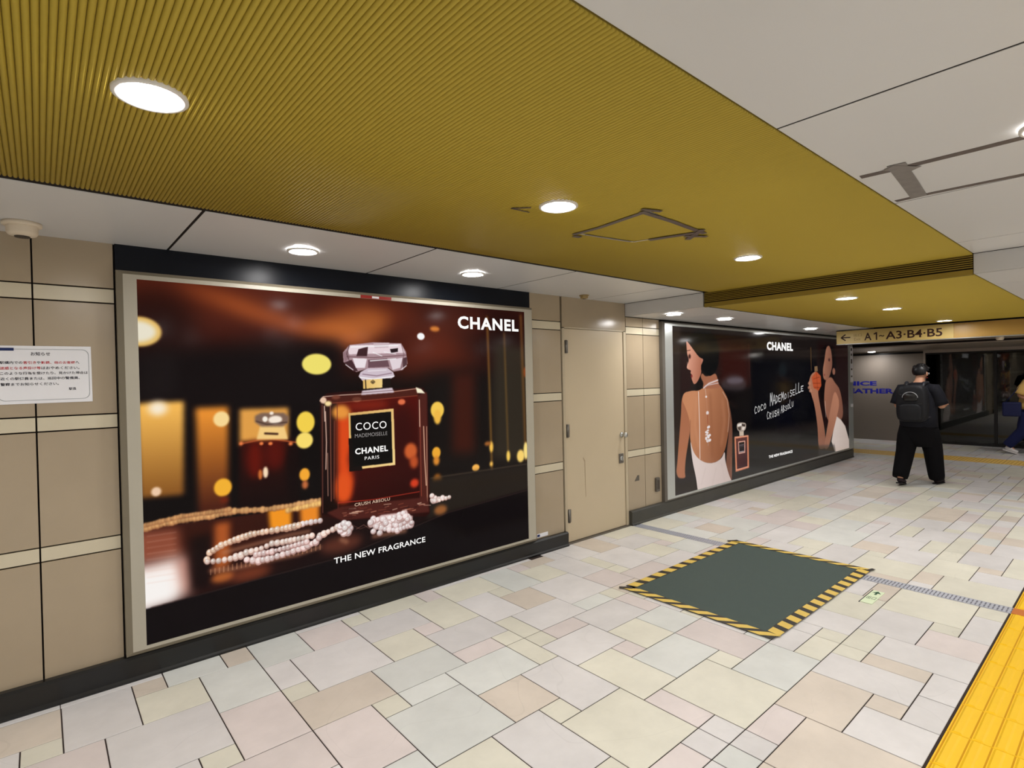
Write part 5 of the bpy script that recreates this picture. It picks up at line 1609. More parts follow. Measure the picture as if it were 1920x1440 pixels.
('e',(253,232,222),None,1,2.8,[1918,488,13,10.6],0),
('e',(255,250,246),None,0.9,1.6,[1916,491,5,4],0),
('e',(188,151,140),None,1,1.8,[1949,488,19,17.4],0),
('e',(236,217,207),None,1,2.8,[1947,492,15.5,12.4],0),
('e',(255,250,246),None,0.9,1.8,[1944,495,6.5,5.2],0),
('e',(177,142,132),None,1,1.6,[1979,491,19,15.6],0),
('e',(222,204,195),None,1,2.8,[1977,495,16,12.4],0),
('e',(255,250,246),None,0.9,1.6,[1974,499,6,4.7],0),
('e',(200,120,60),None,0.7,16,[1898,408,58,36],0),
('s',(120,76,62),None,0.7,1.4,[1183,429,1240,389,1300,400],3.5),
('s',(170,120,104),None,0.7,1.4,[1213,394,1268,413,1315,374],3.5)])
sheet(ad1, 0.407, 0.176, 3.210, 2.155, PY, print_material('print_perfume_bottle', raster_print(2.803, 1.979, 620, *P1), 0.92, 0.12, 0.06))
caption(ad1, M_txt, 'CHANEL', 2.5030, 1.9800, 0.6360, 0.1010, PY - 0.0008, 0.035, 1.12)
caption(ad1, M_txt, 'COCO', 1.6330, 1.2440, 0.2330, 0.0520, PY - 0.0008, 0.000, 1.10)
caption(ad1, M_txt2, 'MADEMOISELLE', 1.6260, 1.1950, 0.2450, 0.0260, PY - 0.0008, -0.008, 1.00)
caption(ad1, M_txt, 'CHANEL', 1.6250, 1.0800, 0.2480, 0.0420, PY - 0.0008, 0.030, 1.12)
caption(ad1, M_txt, 'PARIS', 1.6940, 1.0350, 0.1090, 0.0230, PY - 0.0008, 0.000, 1.20)
caption(ad1, M_txt3, 'CRUSH ABSOLU', 1.6120, 0.7260, 0.2670, 0.0220, PY - 0.0008, 0.010, 1.05)
caption(ad1, M_txt, 'THE NEW FRAGRANCE', 1.4580, 0.3680, 0.7060, 0.0400, PY - 0.0008, 0.012, 1.03)
rs = MB().box((1.690, 3.5435, 2.156), (1.925, 3.5452, 2.178)).build('sticker', M_redtape, ad1)
MB().box((1.775, 3.5428, 2.160), (1.828, 3.5436, 2.174)).build('sticker_tag', M_white, rs)

ad2 = tag(empty('advertising_panel', (0, 0, 0)), 'long framed backlit poster of a woman seen from behind and handwritten white lettering', 'poster')
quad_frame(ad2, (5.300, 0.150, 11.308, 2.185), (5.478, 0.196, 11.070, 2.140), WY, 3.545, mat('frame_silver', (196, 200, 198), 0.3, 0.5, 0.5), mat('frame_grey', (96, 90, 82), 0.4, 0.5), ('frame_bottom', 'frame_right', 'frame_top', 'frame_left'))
P2 = ((28, 22, 21), [
('p',(40,33,31),None,1,30,[-21,1985,514,1987,445,-112,-85,-27],0),
('p',(58,46,40),None,0.6,12,[20,1939,171,1934,115,186,-35,206],0),
('p',(20,12,12),None,0.9,60,[194,1972,2381,1957,2365,1507,184,1652],0),
('p',(54,17,13),None,0.85,110,[1001,1798,1838,1779,1846,1133,1056,1104],0),
('s',(92,40,32),None,0.7,15,[1832,1779,1843,1391,1878,1189],21.0),
('p',(14,10,11),None,0.9,40,[1061,1238,1909,1188,1947,520,1250,511],0),
('p',(3,3,8),None,1,54,[1894,1636,4193,1560,4155,575,1857,585],0),
('p',(30,14,14),None,0.9,60,[4206,1889,5766,1817,5696,106,4152,506],0),
('p',(36,34,32),None,0.9,54,[1307,588,5816,367,5793,-193,1286,-55],0),  # grey floor reflection painted into the print
('p',(50,30,28),None,0.7,30,[162,1652,428,1505,372,1205,146,1162],0),
('e',(70,62,64),None,0.7,39,[1413,1243,336,127.5],0),  # dome mirrored in the glass, painted into the print with the next ellipse
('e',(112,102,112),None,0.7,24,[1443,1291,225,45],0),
('p',(14,9,10),None,0.9,30,[1059,1185,1907,1131,1903,1015,1054,1051],0),
('e',(26,36,40),None,0.6,45,[2878,1413,143.5,105],0),
('p',(122,78,60),None,1,7.5,[1242,1019,1272,970,1291,934,1308,889,1320,846,1335,780,1342,728,1345,659,1344,590,1339,483,1335,404,1330,309,1324,220,1316,87,1303,16,1277,-33,1244,-49,1186,-40,1158,-16,1144,38,1147,109,1168,238,1183,321,1199,403,1213,467,1233,546,1245,600,1256,658,1264,707,1273,775,1275,823,1269,878,1258,926,1235,996,1227,1026,1229,1035],0),
('p',(178,114,82),None,1,5,[259,1176,291,1180,311,1177,333,1165,350,1148,372,1115,382,1085,387,1043,385,997,376,923,368,873,359,822,350,778,337,721,326,677,310,625,293,575,267,499,251,450,237,399,228,359,219,305,216,273,215,242,217,221,223,197,219,185,201,178,175,178,125,185,96,192,72,204,58,219,45,243,39,262,38,284,41,306,50,339,57,369,65,412,73,458,85,533,94,589,106,655,117,719,133,813,143,873,152,932,157,976,161,1029,166,1063,175,1094,186,1117,204,1143,219,1158,238,1170],0),
('p',(208,142,102),(150,94,64),1,4,[277,1178,333,1186,371,1189,410,1191,442,1191,486,1188,516,1188,549,1192,576,1197,614,1209,652,1218,709,1228,775,1238,885,1252,953,1256,1013,1250,1053,1236,1093,1205,1121,1182,1153,1154,1180,1127,1219,1087,1242,1055,1262,1015,1273,976,1283,916,1287,873,1286,824,1281,780,1268,716,1257,670,1239,616,1220,565,1189,492,1166,446,1138,404,1111,374,1072,340,1043,320,1008,303,975,293,926,284,890,280,846,279,804,282,742,289,699,296,651,308,609,322,549,345,511,363,473,385,444,407,407,441,385,468,367,504,355,540,344,596,338,635,334,680,334,721,336,780,332,819,322,861,308,897,281,945,263,976,243,1006,226,1029,203,1057,192,1076,187,1097,191,1116,203,1142,219,1157,245,1170],[414,1078,1203,719]),
('p',(170,108,80),None,1,6,[654,1386,680,1369,702,1361,731,1358,760,1360,807,1369,838,1375,869,1380,894,1384,926,1388,947,1384,966,1371,980,1349,996,1310,1008,1285,1022,1261,1034,1245,1053,1225,1040,1215,990,1207,915,1204,775,1204,702,1207,653,1216,639,1228,650,1249,653,1265,648,1284,637,1301,613,1325,603,1341,598,1357,601,1370,613,1387,623,1393,638,1393],0),
('s',(146,90,62),None,0.6,33,[806,1140,828,746,831,365],39.0),
('s',(222,158,118),None,0.5,26,[485,1100,451,773,513,514],30.0),
('s',(214,150,112),None,0.45,36,[1107,1049,1151,777,1062,488],36.0),
('s',(120,74,54),None,0.7,8,[349,843,336,656],10.0),
('p',(228,162,136),(176,108,82),1,3.7,[317,1770,343,1754,365,1739,397,1716,431,1690,487,1648,521,1623,553,1603,574,1592,598,1584,613,1578,628,1569,640,1561,655,1547,659,1536,656,1522,645,1509,622,1489,610,1475,604,1459,604,1445,611,1425,610,1408,600,1386,584,1364,553,1328,532,1307,511,1290,493,1279,469,1270,455,1268,441,1270,431,1276,420,1289,413,1299,406,1310,400,1319,393,1333,391,1342,390,1351,393,1357,399,1365,400,1371,397,1378,391,1384,379,1394,373,1401,371,1408,373,1414,380,1421,380,1427,372,1432,357,1437,329,1443,313,1448,301,1455,295,1461,293,1470,294,1479,300,1492,309,1506,327,1529,335,1545,337,1562,333,1576,320,1596,312,1610,306,1627,303,1642,300,1666,298,1683,296,1704,294,1724,291,1755,294,1769,303,1774],[337,1530,639,1454]),
('e',(66,34,30),None,1,7.5,[357,1598,25.5,27],0),
('s',(40,24,22),None,1,2,[303,1664,378,1673],6.0),
('s',(255,220,200),None,0.7,5,[305,1530,312,1462],8.0),
('e',(150,58,56),None,1,6,[396,1365,18.5,18],0),
('e',(200,130,108),None,1,7.5,[647,1550,33.5,42],0),
('p',(13,13,14),None,1,4,[316,1810,340,1828,357,1840,379,1853,399,1864,430,1879,454,1890,483,1901,513,1910,557,1922,591,1928,633,1930,673,1929,734,1924,776,1917,822,1907,861,1895,916,1874,950,1854,980,1827,1000,1796,1021,1747,1032,1711,1037,1668,1037,1628,1030,1570,1022,1533,1010,1497,995,1471,969,1439,949,1420,923,1401,897,1387,857,1371,831,1364,806,1361,786,1364,762,1373,745,1379,727,1386,711,1392,690,1401,675,1409,658,1421,643,1434,621,1456,611,1470,606,1483,609,1493,620,1505,628,1514,636,1525,644,1535,655,1550,656,1561,646,1571,628,1580,592,1592,564,1605,527,1626,490,1652,433,1694,398,1720,366,1742,343,1757,318,1773,308,1785,308,1798],0),
('s',(60,60,62),None,0.4,12,[678,1879,724,1790],10.0),
('s',(60,60,62),None,0.5,5,[438,1820,556,1830],10.0),
('p',(228,210,203),(206,186,178),1,3,[355,572,374,523,390,491,411,459,433,434,469,402,496,382,531,361,565,344,617,323,655,310,700,298,742,290,804,282,848,280,895,281,937,286,996,298,1032,309,1066,325,1089,343,1115,373,1130,383,1140,379,1144,361,1145,321,1149,289,1160,249,1176,208,1204,145,1225,104,1249,64,1271,33,1305,-6,1307,-30,1279,-51,1227,-65,1125,-80,1044,-87,938,-89,831,-87,667,-78,578,-63,511,-34,480,3,467,69,457,115,442,169,426,218,400,288,385,339,370,399,360,454,348,536,344,573,347,586],[458,266,1231,-47]),
('s',(196,176,168),None,0.5,9,[673,240,569,48],10.0),
('s',(196,176,168),None,0.5,13.5,[922,209,813,-13],15.0),
('s',(196,176,168),None,0.5,9,[1054,247,1126,22],10.0),
('s',(246,226,216),None,1,3,[539,1174,550,766,546,363],13.5),
('s',(232,206,192),None,1,2,[1111,1156,1227,1044,1267,851,1227,635],6.0),
('s',(236,220,220),None,1,4.5,[656,1216,781,1268,1000,1306],18.0),
('s',(220,200,200),None,1,3,[706,1244,1009,1269],10.0),
('s',(240,222,214),None,1,2,[695,1208,713,1104],6.0),
('e',(246,232,228),None,1,3,[713,1107,22.5,13.5],0),
('s',(230,190,170),None,0.8,1.5,[720,1091,734,921],3.0),
('e',(238,222,218),None,1,3,[736,908,32.5,22.5],0),
('s',(130,40,36),None,1,2,[736,889,739,772],6.0),
('e',(240,230,230),None,1,2,[773,562,34,12.2],0),
('e',(240,230,230),None,1,3,[696,598,24.5,21.4],0),
('e',(240,230,230),None,1,2,[709,641,33.5,9.3],0),
('e',(240,230,230),None,1,3,[743,726,20.5,13.9],0),
('e',(240,230,230),None,1,3,[781,571,31.5,15.2],0),
('e',(240,230,230),None,1,3,[751,609,26,18.2],0),
('e',(240,230,230),None,1,3,[768,734,23.5,16.9],0),
('e',(240,230,230),None,1,3,[701,674,29,13.8],0),
('e',(240,230,230),None,1,2,[739,693,29.5,10.3],0),
('e',(240,230,230),None,1,3,[752,732,31.5,13.5],0),
('e',(240,230,230),None,1,3,[780,630,28,16.3],0),
('e',(240,230,230),None,1,3,[747,618,33,19.9],0),
('e',(240,230,230),None,1,3,[731,565,34,21],0),
('e',(240,230,230),None,1,2,[727,664,29.5,14.3],0),
('s',(180,150,140),None,1,3,[733,584,740,505],9.0),
('s',(186,130,110),None,0.8,4.5,[1298,301,1298,-29],7.5),
('p',(216,132,98),None,1,4.5,[1395,558,1783,548,1783,104,1413,94],0),
('p',(96,52,50),(60,30,34),1,4,[1434,530,1741,526,1739,129,1454,119],[1473,518,1691,129]),
('s',(250,190,160),None,1,3,[1417,548,1771,538],7.5),
('s',(245,180,150),None,1,3,[1437,121,1757,124],9.0),
('s',(240,170,140),None,0.8,2,[1417,537,1436,112],4.0),
('p',(226,168,150),None,1,3,[1495,486,1686,482,1680,318,1500,320],0),
('p',(34,25,29),None,1,3,[1514,470,1665,470,1660,337,1521,335],0),
('s',(150,140,150),None,0.8,3,[1533,432,1649,432],9.0),
('s',(120,110,120),None,0.8,3,[1532,412,1648,412],6.0),
('s',(226,210,210),None,0.8,3,[1530,345,1646,344],10.5),
('s',(190,160,150),None,0.8,3,[1529,326,1645,325],6.0),
('p',(206,186,166),None,1,2,[1528,617,1649,616,1650,551,1534,556],0),
('p',(176,160,146),None,1,3,[1484,724,1504,730,1523,733,1550,734,1579,733,1628,729,1657,725,1682,721,1696,717,1709,710,1716,703,1720,693,1720,681,1718,661,1713,648,1705,637,1694,628,1675,618,1659,613,1635,609,1609,609,1567,610,1542,613,1519,619,1503,627,1485,640,1476,651,1468,664,1465,676,1464,696,1466,707,1474,717],0),
('p',(245,236,226),None,1,3,[1485,712,1595,721,1594,691,1490,684],0),
('p',(66,54,48),None,1,3,[1600,711,1699,697,1681,670,1605,684],0),
('p',(236,222,210),None,1,3,[1610,672,1698,663,1650,624,1603,634],0),
('p',(84,70,62),None,1,3,[1484,673,1582,677,1568,628,1517,635],0),
('p',(16,10,11),None,1,16,[4413,1787,4529,1820,4606,1836,4687,1842,4754,1838,4843,1820,4897,1796,4943,1753,4972,1700,4999,1609,5008,1546,5006,1478,4991,1420,4957,1340,4920,1292,4858,1248,4786,1218,4666,1187,4601,1161,4554,1127,4535,1092,4533,1037,4521,1002,4494,968,4458,942,4393,912,4353,909,4318,932,4295,976,4270,1064,4259,1141,4255,1248,4259,1363,4273,1548,4298,1655,4349,1740],0),
('p',(158,105,82),(120,76,60),1,10,[4610,1278,4694,1288,4747,1288,4798,1280,4835,1265,4879,1233,4914,1210,4960,1184,5007,1159,5080,1123,5126,1091,5170,1046,5202,998,5241,921,5263,868,5282,809,5294,758,5304,687,5304,644,5295,606,5278,580,5245,552,5214,542,5168,541,5117,551,5033,577,4978,583,4921,573,4874,549,4812,499,4766,482,4714,487,4665,513,4594,573,4551,620,4512,677,4486,732,4458,817,4447,880,4447,957,4458,1032,4487,1144,4515,1207,4559,1255],[4539,1189,5294,611]),
('p',(160,108,84),(126,82,66),1,7.5,[4610,1806,4655,1821,4684,1824,4714,1816,4738,1799,4769,1764,4789,1733,4806,1690,4817,1645,4829,1571,4830,1523,4821,1474,4804,1434,4769,1384,4743,1351,4711,1319,4681,1293,4636,1261,4603,1246,4565,1238,4530,1239,4478,1250,4449,1263,4427,1287,4415,1316,4409,1366,4409,1401,4417,1439,4430,1474,4456,1524,4474,1561,4494,1607,4511,1650,4535,1716,4556,1755,4582,1787],[4461,1543,4834,1508]),
('e',(54,30,28),None,0.8,9,[4694,1583,42,27],0),
('s',(190,140,116),None,0.6,9,[4497,1543,4455,1402],12.0),
('e',(140,92,74),None,1,7.5,[4896,1385,67.5,60],0),
('e',(132,60,54),None,0.7,6,[4480,1331,36.5,18],0),
('p',(216,199,190),(190,172,162),1,8,[4954,622,5199,533,5400,407,5579,145,5587,-171,4964,-102,4743,193],[4892,544,5479,31]),
('s',(236,214,204),None,0.8,4,[4490,889,4516,622],10.0),
('p',(172,116,90),(140,92,72),1,6,[3846,1255,3880,1301,3910,1329,3951,1353,3995,1369,4065,1386,4110,1385,4153,1366,4186,1333,4224,1267,4242,1224,4247,1181,4238,1148,4211,1105,4201,1071,4200,1028,4210,986,4235,919,4257,866,4287,796,4319,724,4371,611,4404,533,4434,448,4456,375,4480,273,4489,214,4486,166,4472,139,4440,119,4410,109,4369,104,4324,105,4251,112,4211,135,4180,185,4166,253,4159,374,4150,457,4133,548,4112,627,4076,737,4049,806,4019,871,3991,918,3950,973,3924,1011,3896,1054,3872,1092,3842,1146,3830,1182,3832,1221],[3915,1033,4316,144]),
('p',(182,124,97),(150,100,78),1,8,[5001,1005,5082,927,5113,865,5111,785,5076,706,4991,584,4934,505,4876,426,4828,364,4765,284,4725,235,4687,189,4659,156,4625,119,4597,100,4560,88,4521,86,4461,93,4433,107,4421,135,4429,170,4460,234,4488,290,4526,367,4567,451,4634,586,4680,678,4732,774,4778,856,4842,967,4890,1016,4947,1030],[4959,997,4543,122]),
('p',(188,84,48),None,1,8,[3942,1295,4134,1394,4316,1316,4337,1155,4218,1071,4003,1129],0),
('s',(110,44,26),None,0.7,6,[4009,1269,4271,1299],10.5),
('s',(110,44,26),None,0.7,6,[3989,1201,4294,1194],10.5),
('s',(110,44,26),None,0.7,8,[4046,1131,4264,1125],14.0),
('s',(110,44,26),None,0.7,8,[4142,1370,4175,1093],14.0),
('p',(134,104,74),None,1,6,[4059,1473,4181,1480,4195,1394,4065,1388],0),
('s',(172,122,62),None,0.9,7.5,[3926,1776,3933,1406],12.0),
('e',(196,140,112),None,0.8,9,[3846,1204,58,27],0),
('e',(196,140,112),None,0.8,9,[3835,1137,58,27],0),
('e',(196,140,112),None,0.8,9,[3883,1084,58.5,27],0),
('p',(60,56,54),None,0.6,21,[4140,179,4875,126,4965,-84,4218,-72],0),
('s',(250,248,246),None,1,1.8,[2034,909,1997,922,1969,875,1986,827,2031,840],12.0),
('s',(250,248,246),None,1,1.8,[2095,928,2064,891,2077,843,2116,859,2121,908,2095,928],12.0),
('s',(250,248,246),None,1,1.8,[2219,932,2181,942,2152,902,2170,860,2217,872],12.0),
('s',(250,248,246),None,1,1.8,[2283,952,2250,918,2264,877,2304,891,2309,934,2283,952],12.0),
('s',(250,248,246),None,1,1.8,[2447,910,2462,1092,2486,966,2515,1096,2520,914],12.0),
('s',(250,248,246),None,1,1.8,[2534,924,2580,1067,2612,929],12.0),
('s',(250,248,246),None,1,1.8,[2552,981,2601,985],12.0),
('s',(250,248,246),None,1,1.8,[2634,939,2642,1053,2695,1029,2693,977,2634,939],12.0),
('s',(250,248,246),None,1,1.8,[2799,1062,2730,1051,2727,960,2795,959],12.0),
('s',(250,248,246),None,1,1.8,[2729,1005,2780,1009],12.0),
('s',(250,248,246),None,1,1.8,[2817,970,2830,1092,2857,1009,2886,1096,2895,975],12.0),
('s',(250,248,246),None,1,1.8,[2956,1070,2920,1034,2935,991,2980,1006,2986,1051,2956,1070],12.0),
('s',(250,248,246),None,1,1.8,[3051,1004,3053,1061],12.0),
('s',(250,248,246),None,1,2.4,[3054,1076,3054,1080],16.0),
('s',(250,248,246),None,1,1.8,[3190,1109,3136,1114,3126,1075,3179,1065,3169,1026,3110,1026],12.0),
('s',(250,248,246),None,1,1.8,[3292,1123,3218,1113,3215,1038,3289,1039],12.0),
('s',(250,248,246),None,1,1.8,[3217,1075,3272,1079],12.0),
('s',(250,248,246),None,1,1.8,[3333,1206,3322,1050,3393,1063],12.0),
('s',(250,248,246),None,1,2.4,[3437,1218,3426,1067,3498,1080],16.0),
('s',(250,248,246),None,1,2.4,[3607,1169,3530,1159,3527,1088,3604,1090],16.0),
('s',(250,248,246),None,1,1.8,[3529,1124,3587,1128],12.0),
('s',(250,248,246),None,1,1.8,[2400,816,2367,830,2342,780,2357,727,2397,740],10.5),
('s',(250,248,246),None,1,1.8,[2423,730,2426,814,2473,800,2428,772,2477,732],10.5),
('s',(250,248,246),None,1,1.8,[2508,829,2509,757,2532,740,2553,759,2559,832],10.5),
('s',(250,248,246),None,1,2.4,[2645,827,2604,833,2595,799,2637,788,2628,753,2584,755],14.0),
('s',(250,248,246),None,1,1.8,[2673,848,2670,756],10.5),
('s',(250,248,246),None,1,1.8,[2672,802,2724,805],10.5),
('s',(250,248,246),None,1,2.4,[2726,851,2723,758],14.0),
('s',(250,248,246),None,1,1.8,[2791,783,2827,897,2852,787],10.5),
('s',(250,248,246),None,1,1.8,[2805,829,2844,831],10.5),
('s',(250,248,246),None,1,1.8,[2871,798,2875,898,2916,881,2876,848,2921,826,2871,798],10.5),
('s',(250,248,246),None,1,1.8,[3001,881,2961,886,2954,857,2993,848,2985,819,2943,820],10.5),
('s',(250,248,246),None,1,1.8,[3051,909,3023,875,3035,833,3068,846,3073,890,3051,909],10.5),
('s',(250,248,246),None,1,1.8,[3109,971,3101,843,3152,852],10.5),
('s',(250,248,246),None,1,1.8,[3178,938,3179,874,3202,860,3224,877,3229,942],10.5)])
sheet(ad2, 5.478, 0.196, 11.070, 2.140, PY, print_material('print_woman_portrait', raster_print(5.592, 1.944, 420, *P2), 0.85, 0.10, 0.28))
caption(ad2, M_txt, 'CHANEL', 7.8500, 1.9040, 0.8740, 0.1230, PY - 0.0008, 0.050, 1.12)
caption(ad2, M_txt, 'THE NEW FRAGRANCE', 7.8530, 0.3610, 0.8000, 0.0400, PY - 0.0008, 0.030, 1.00)
lb = MB().box((11.16, 3.5436, 1.38), (11.30, 3.5452, 2.02)).build('label_strip', M_white, ad2)
for k, (za, zb) in enumerate(((1.95, 2.0), (1.86, 1.9), (1.72, 1.80), (1.60, 1.63), (1.47, 1.50))):
    MB().box((11.19, 3.5428, za), (11.26, 3.5437, zb)).build('smudge', M_grey, lb)
MB().box((11.17, 3.5436, 0.93), (11.28, 3.5452, 0.985)).build('sticker', M_white, ad2)

# ------------------------------------------------------------------ hanging exit sign
sg = tag(empty('exit_sign', (9.25, 1.0, 1.99)), 'long gold hanging direction sign with a left arrow and exit numbers', 'sign')
def sgbox(a, b, n, m): return MB().bevbox((a[0] - 9.25, a[1] - 1.0, a[2] - 1.99), (b[0] - 9.25, b[1] - 1.0, b[2] - 1.99), 0.003).build(n, m, sg)
sgbox((9.25, 1.70, 1.99), (9.36, 3.12, 2.19), 'letter_box', M_signface)
sgbox((9.25, -4.9, 1.99), (9.36, 1.70, 2.19), 'blank_box', M_signwood)
sgbox((9.243, -4.9, 1.982), (9.367, 3.122, 1.994), 'bottom_rail', M_steel)
sgbox((9.243, -4.9, 2.188), (9.367, 3.122, 2.197), 'top_rail', M_darkframe)
def sgtext(body, y, z, w, h, m, bold=0.0, name='lettering'):
    me = text_mesh(body, w, h, bold)
    put_text(me, m, sg, on_cross(-0.0006, y - 1.0, z - 1.99), name)
sgtext('A', 2.748, 2.028, 0.094, 0.112, M_brown, 0.018)
sgtext('~', 2.560, 2.070, 0.066, 0.026, M_brown, 0.018)
sgtext('A3·B4·B5', 2.477, 2.028, 0.656, 0.112, M_brown, 0.018)
MB().add([(-0.0006, c[0] - 1.0, c[1] - 1.99) for c in ((2.582, 2.028), (2.582, 2.140), (2.597, 2.140), (2.628, 2.121), (2.622, 2.105), (2.600, 2.117), (2.600, 2.028))], [(0, 1, 2, 5, 6), (2, 3, 4, 5)]).build('lettering', M_brown, sg)
sgtext('出口', 2.885, 2.092, 0.105, 0.046, M_faded)
sgtext('Exit', 2.88, 2.034, 0.085, 0.042, M_faded)
ar = MB()
for p, q, w in (((3.055, 2.088), (2.93, 2.088), 0.017), ((3.058, 2.086), (2.995, 2.134), 0.017), ((3.058, 2.090), (2.995, 2.042), 0.017)):
    d = Vector((q[0] - p[0], q[1] - p[1])).normalized(); nx, nz = -d.y * w / 2, d.x * w / 2
    ar.add([(-0.0007, c[0] - 1.0, c[1] - 1.99) for c in ((p[0] + nx, p[1] + nz), (q[0] + nx, q[1] + nz), (q[0] - nx, q[1] - nz), (p[0] - nx, p[1] - nz))], [(0, 1, 2, 3)])
ar.build('arrow', M_brown, sg)

# ------------------------------------------------------------------ far wall with lettering and the glazed shopfront
fw = MB().box((14.5, 3.19, 0), (14.62, 7.1, 1.935)).box((14.53, 3.19, 1.93), (14.62, 7.1, 2.02)).box((14.56, -5, 0), (14.62, 3.19, 0.01)).build('wall_far', M_farwall, kind='structure')
MB().box((14.52, 3.19, 1.935), (14.531, 7.0, 1.975)).build('gap_shade_strip', M_darkframe, fw)  # dark strip painting the shadow line along the wall top
put_text(text_mesh('NICE', 0.62, 0.105, 0.045), M_blue, fw, on_cross(14.499, 4.690, 1.236))
put_text(text_mesh('WEATHER', 1.17, 0.113, 0.045), M_blue, fw, on_cross(14.499, 4.910, 1.058))
wn = MB().box((15.9, -5, 0), (16.0, 3.3, 2.3)).box((14.62, 3.2, 0), (16.0, 3.3, 2.3)).box((14.62, -5, -0.05), (16.0, 3.3, 0.0)).box((14.62, -5, 2.2), (16.0, 3.3, 2.3)).box((14.62, -5.1, 0), (16.0, -5, 2.3)).build('window_1', M_shop, kind='structure')
MB().bevbox((14.485, -5, 1.935), (14.56, 3.19, 2.0), 0.003).build('window_head', M_headframe, wn)
MB().bevbox((14.485, 3.155, 0.0), (14.56, 3.19, 1.936), 0.003).build('window_jamb', M_headframe, wn)
MB().bevbox((14.49, -5, 0.0), (14.56, 3.155, 0.05), 0.003).build('window_rail', M_darkframe, wn)
MB().bevbox((14.49, -5, 1.90), (14.56, 3.155, 1.935), 0.003).build('window_rail', M_darkframe, wn)
for y in (2.015, 0.85, -0.4, -1.7, -3.0):
    MB().bevbox((14.49, y - 0.025, 0.05), (14.56, y + 0.025, 1.90), 0.003).build('mullion', M_darkframe, wn)
M_glass = bpy.data.materials.new('tinted_glass'); M_glass.use_nodes = True
_b = M_glass.node_tree.nodes['Principled BSDF']
_b.inputs['Base Color'].default_value = (0.42, 0.44, 0.43, 1); _b.inputs['Transmission Weight'].default_value = 1.0
_b.inputs['Roughness'].default_value = 0.02; _b.inputs['IOR'].default_value = 1.5
ys = [3.155, 2.04, 1.99, 0.875, 0.825, -0.375, -0.425, -1.675, -1.725, -2.975, -3.025, -5.0]
for ya, yb in zip(ys[0::2], ys[1::2]):
    MB().box((14.515, yb, 0.05), (14.523, ya, 1.90)).build('glass_pane', M_glass, wn)

# ------------------------------------------------------------------ rubber mat taped down with hazard tape
mt = MB().bevbox((-0.82, -0.53, 0.0), (0.82, 0.53, 0.006), 0.002).build('floor_mat', M_mat, loc=(4.095, 2.01, 0.0005))
tag(mt, 'dark green rubber mat edged with yellow and black hazard tape on the stone floor', 'mat')
rn = random.Random(3)
def hazard(p, q, width, n, slant, wob):
    """one strip of tape from p to q (mat coordinates), n yellow bars on black"""
    d = Vector((q[0] - p[0], q[1] - p[1])); L = d.length; d.normalize(); nn = Vector((-d.y, d.x))
    mb = MB(); segs = 12; vs = []
    for k in range(segs + 1):
        c = Vector(p) + d * L * k / segs
        j0, j1 = rn.uniform(-wob, wob), rn.uniform(-wob, wob)
        for s, j, z in ((-1, j0, 0.0075), (1, j1, 0.0075)):
            pt = c + nn * (s * width / 2 + j)
            vs.append((pt.x, pt.y, z))
    fs = [(2 * k, 2 * k + 2, 2 * k + 3, 2 * k + 1) for k in range(segs)]
    t = mb.add(vs, fs).build('hazard_tape', M_tapeK, mt)
    for k in range(n):
        a = (k + 0.22) * L / n; b = (k + 0.80) * L / n
        c0, c1 = Vector(p) + d * a, Vector(p) + d * b
        w2 = width / 2 - 0.0015
        pts = [c0 - nn * w2 - d * slant, c1 - nn * w2 - d * slant, c1 + nn * w2 + d * slant, c0 + nn * w2 + d * slant]
        MB().add([(v.x, v.y, 0.0082) for v in pts], [(0, 1, 2, 3)]).build('yellow_bar', M_tapeY, t)
hazard((-0.80, 0.525), (0.83, 0.52), 0.075, 11, -0.012, 0.003)
hazard((-0.80, -0.52), (0.83, -0.53), 0.082, 13, 0.010, 0.003)
hazard((-0.815, 0.53), (-0.815, -0.55), 0.078, 8, 0.05, 0.004)
hazard((0.82, 0.55), (0.825, -0.56), 0.075, 8, 0.05, 0.003)
for p, q, w in (((0.775, 0.59), (0.86, 0.53), 0.03), ((-0.86, 0.575), (-0.80, 0.50), 0.035), ((0.80, -0.55), (0.885, -0.575), 0.03)):
    d = Vector((q[0] - p[0], q[1] - p[1])).normalized(); nn = Vector((-d.y, d.x)) * w / 2
    MB().add([(p[0] + nn.x, p[1] + nn.y, 0.0083), (q[0] + nn.x, q[1] + nn.y, 0.0083), (q[0] - nn.x, q[1] - nn.y, 0.0083), (p[0] - nn.x, p[1] - nn.y, 0.0083)], [(0, 3, 2, 1)]).build('tape_end', M_tapeK, mt)

# ------------------------------------------------------------------ drain grating across the corridor
gr = tag(empty('drain_grating', (4.76, 2.07, 0)), 'narrow grey steel drain grating running across the floor beneath the mat', 'grating')
MB().box((-0.06, TY1 - 2.07, -0.003), (0.06, KY - 2.07, -0.0018)).build('channel', M_grate_d, gr)
for s in (-1, 1):
    MB().bevbox((s * 0.0545 - 0.0045, TY1 - 2.07, -0.002), (s * 0.0545 + 0.0045, KY - 2.07, 0.0012), 0.0008).build('rail', M_grate, gr)
MB().bevbox((-0.003, TY1 - 2.07, -0.002), (0.003, KY - 2.07, 0.0004), 0.0005).build('rail', M_grate, gr)
bar = MB().bevbox((-0.049, -0.0072, -0.002), (0.049, 0.0072, 0.0008), 0.001).mesh('cross_bar', M_grate)
y = TY1 + 0.014
while y < KY - 0.01:
    if not 1.50 < y < 2.52: link('cross_bar', bar, gr, (0, y - 2.07, 0))
    y += 0.0225

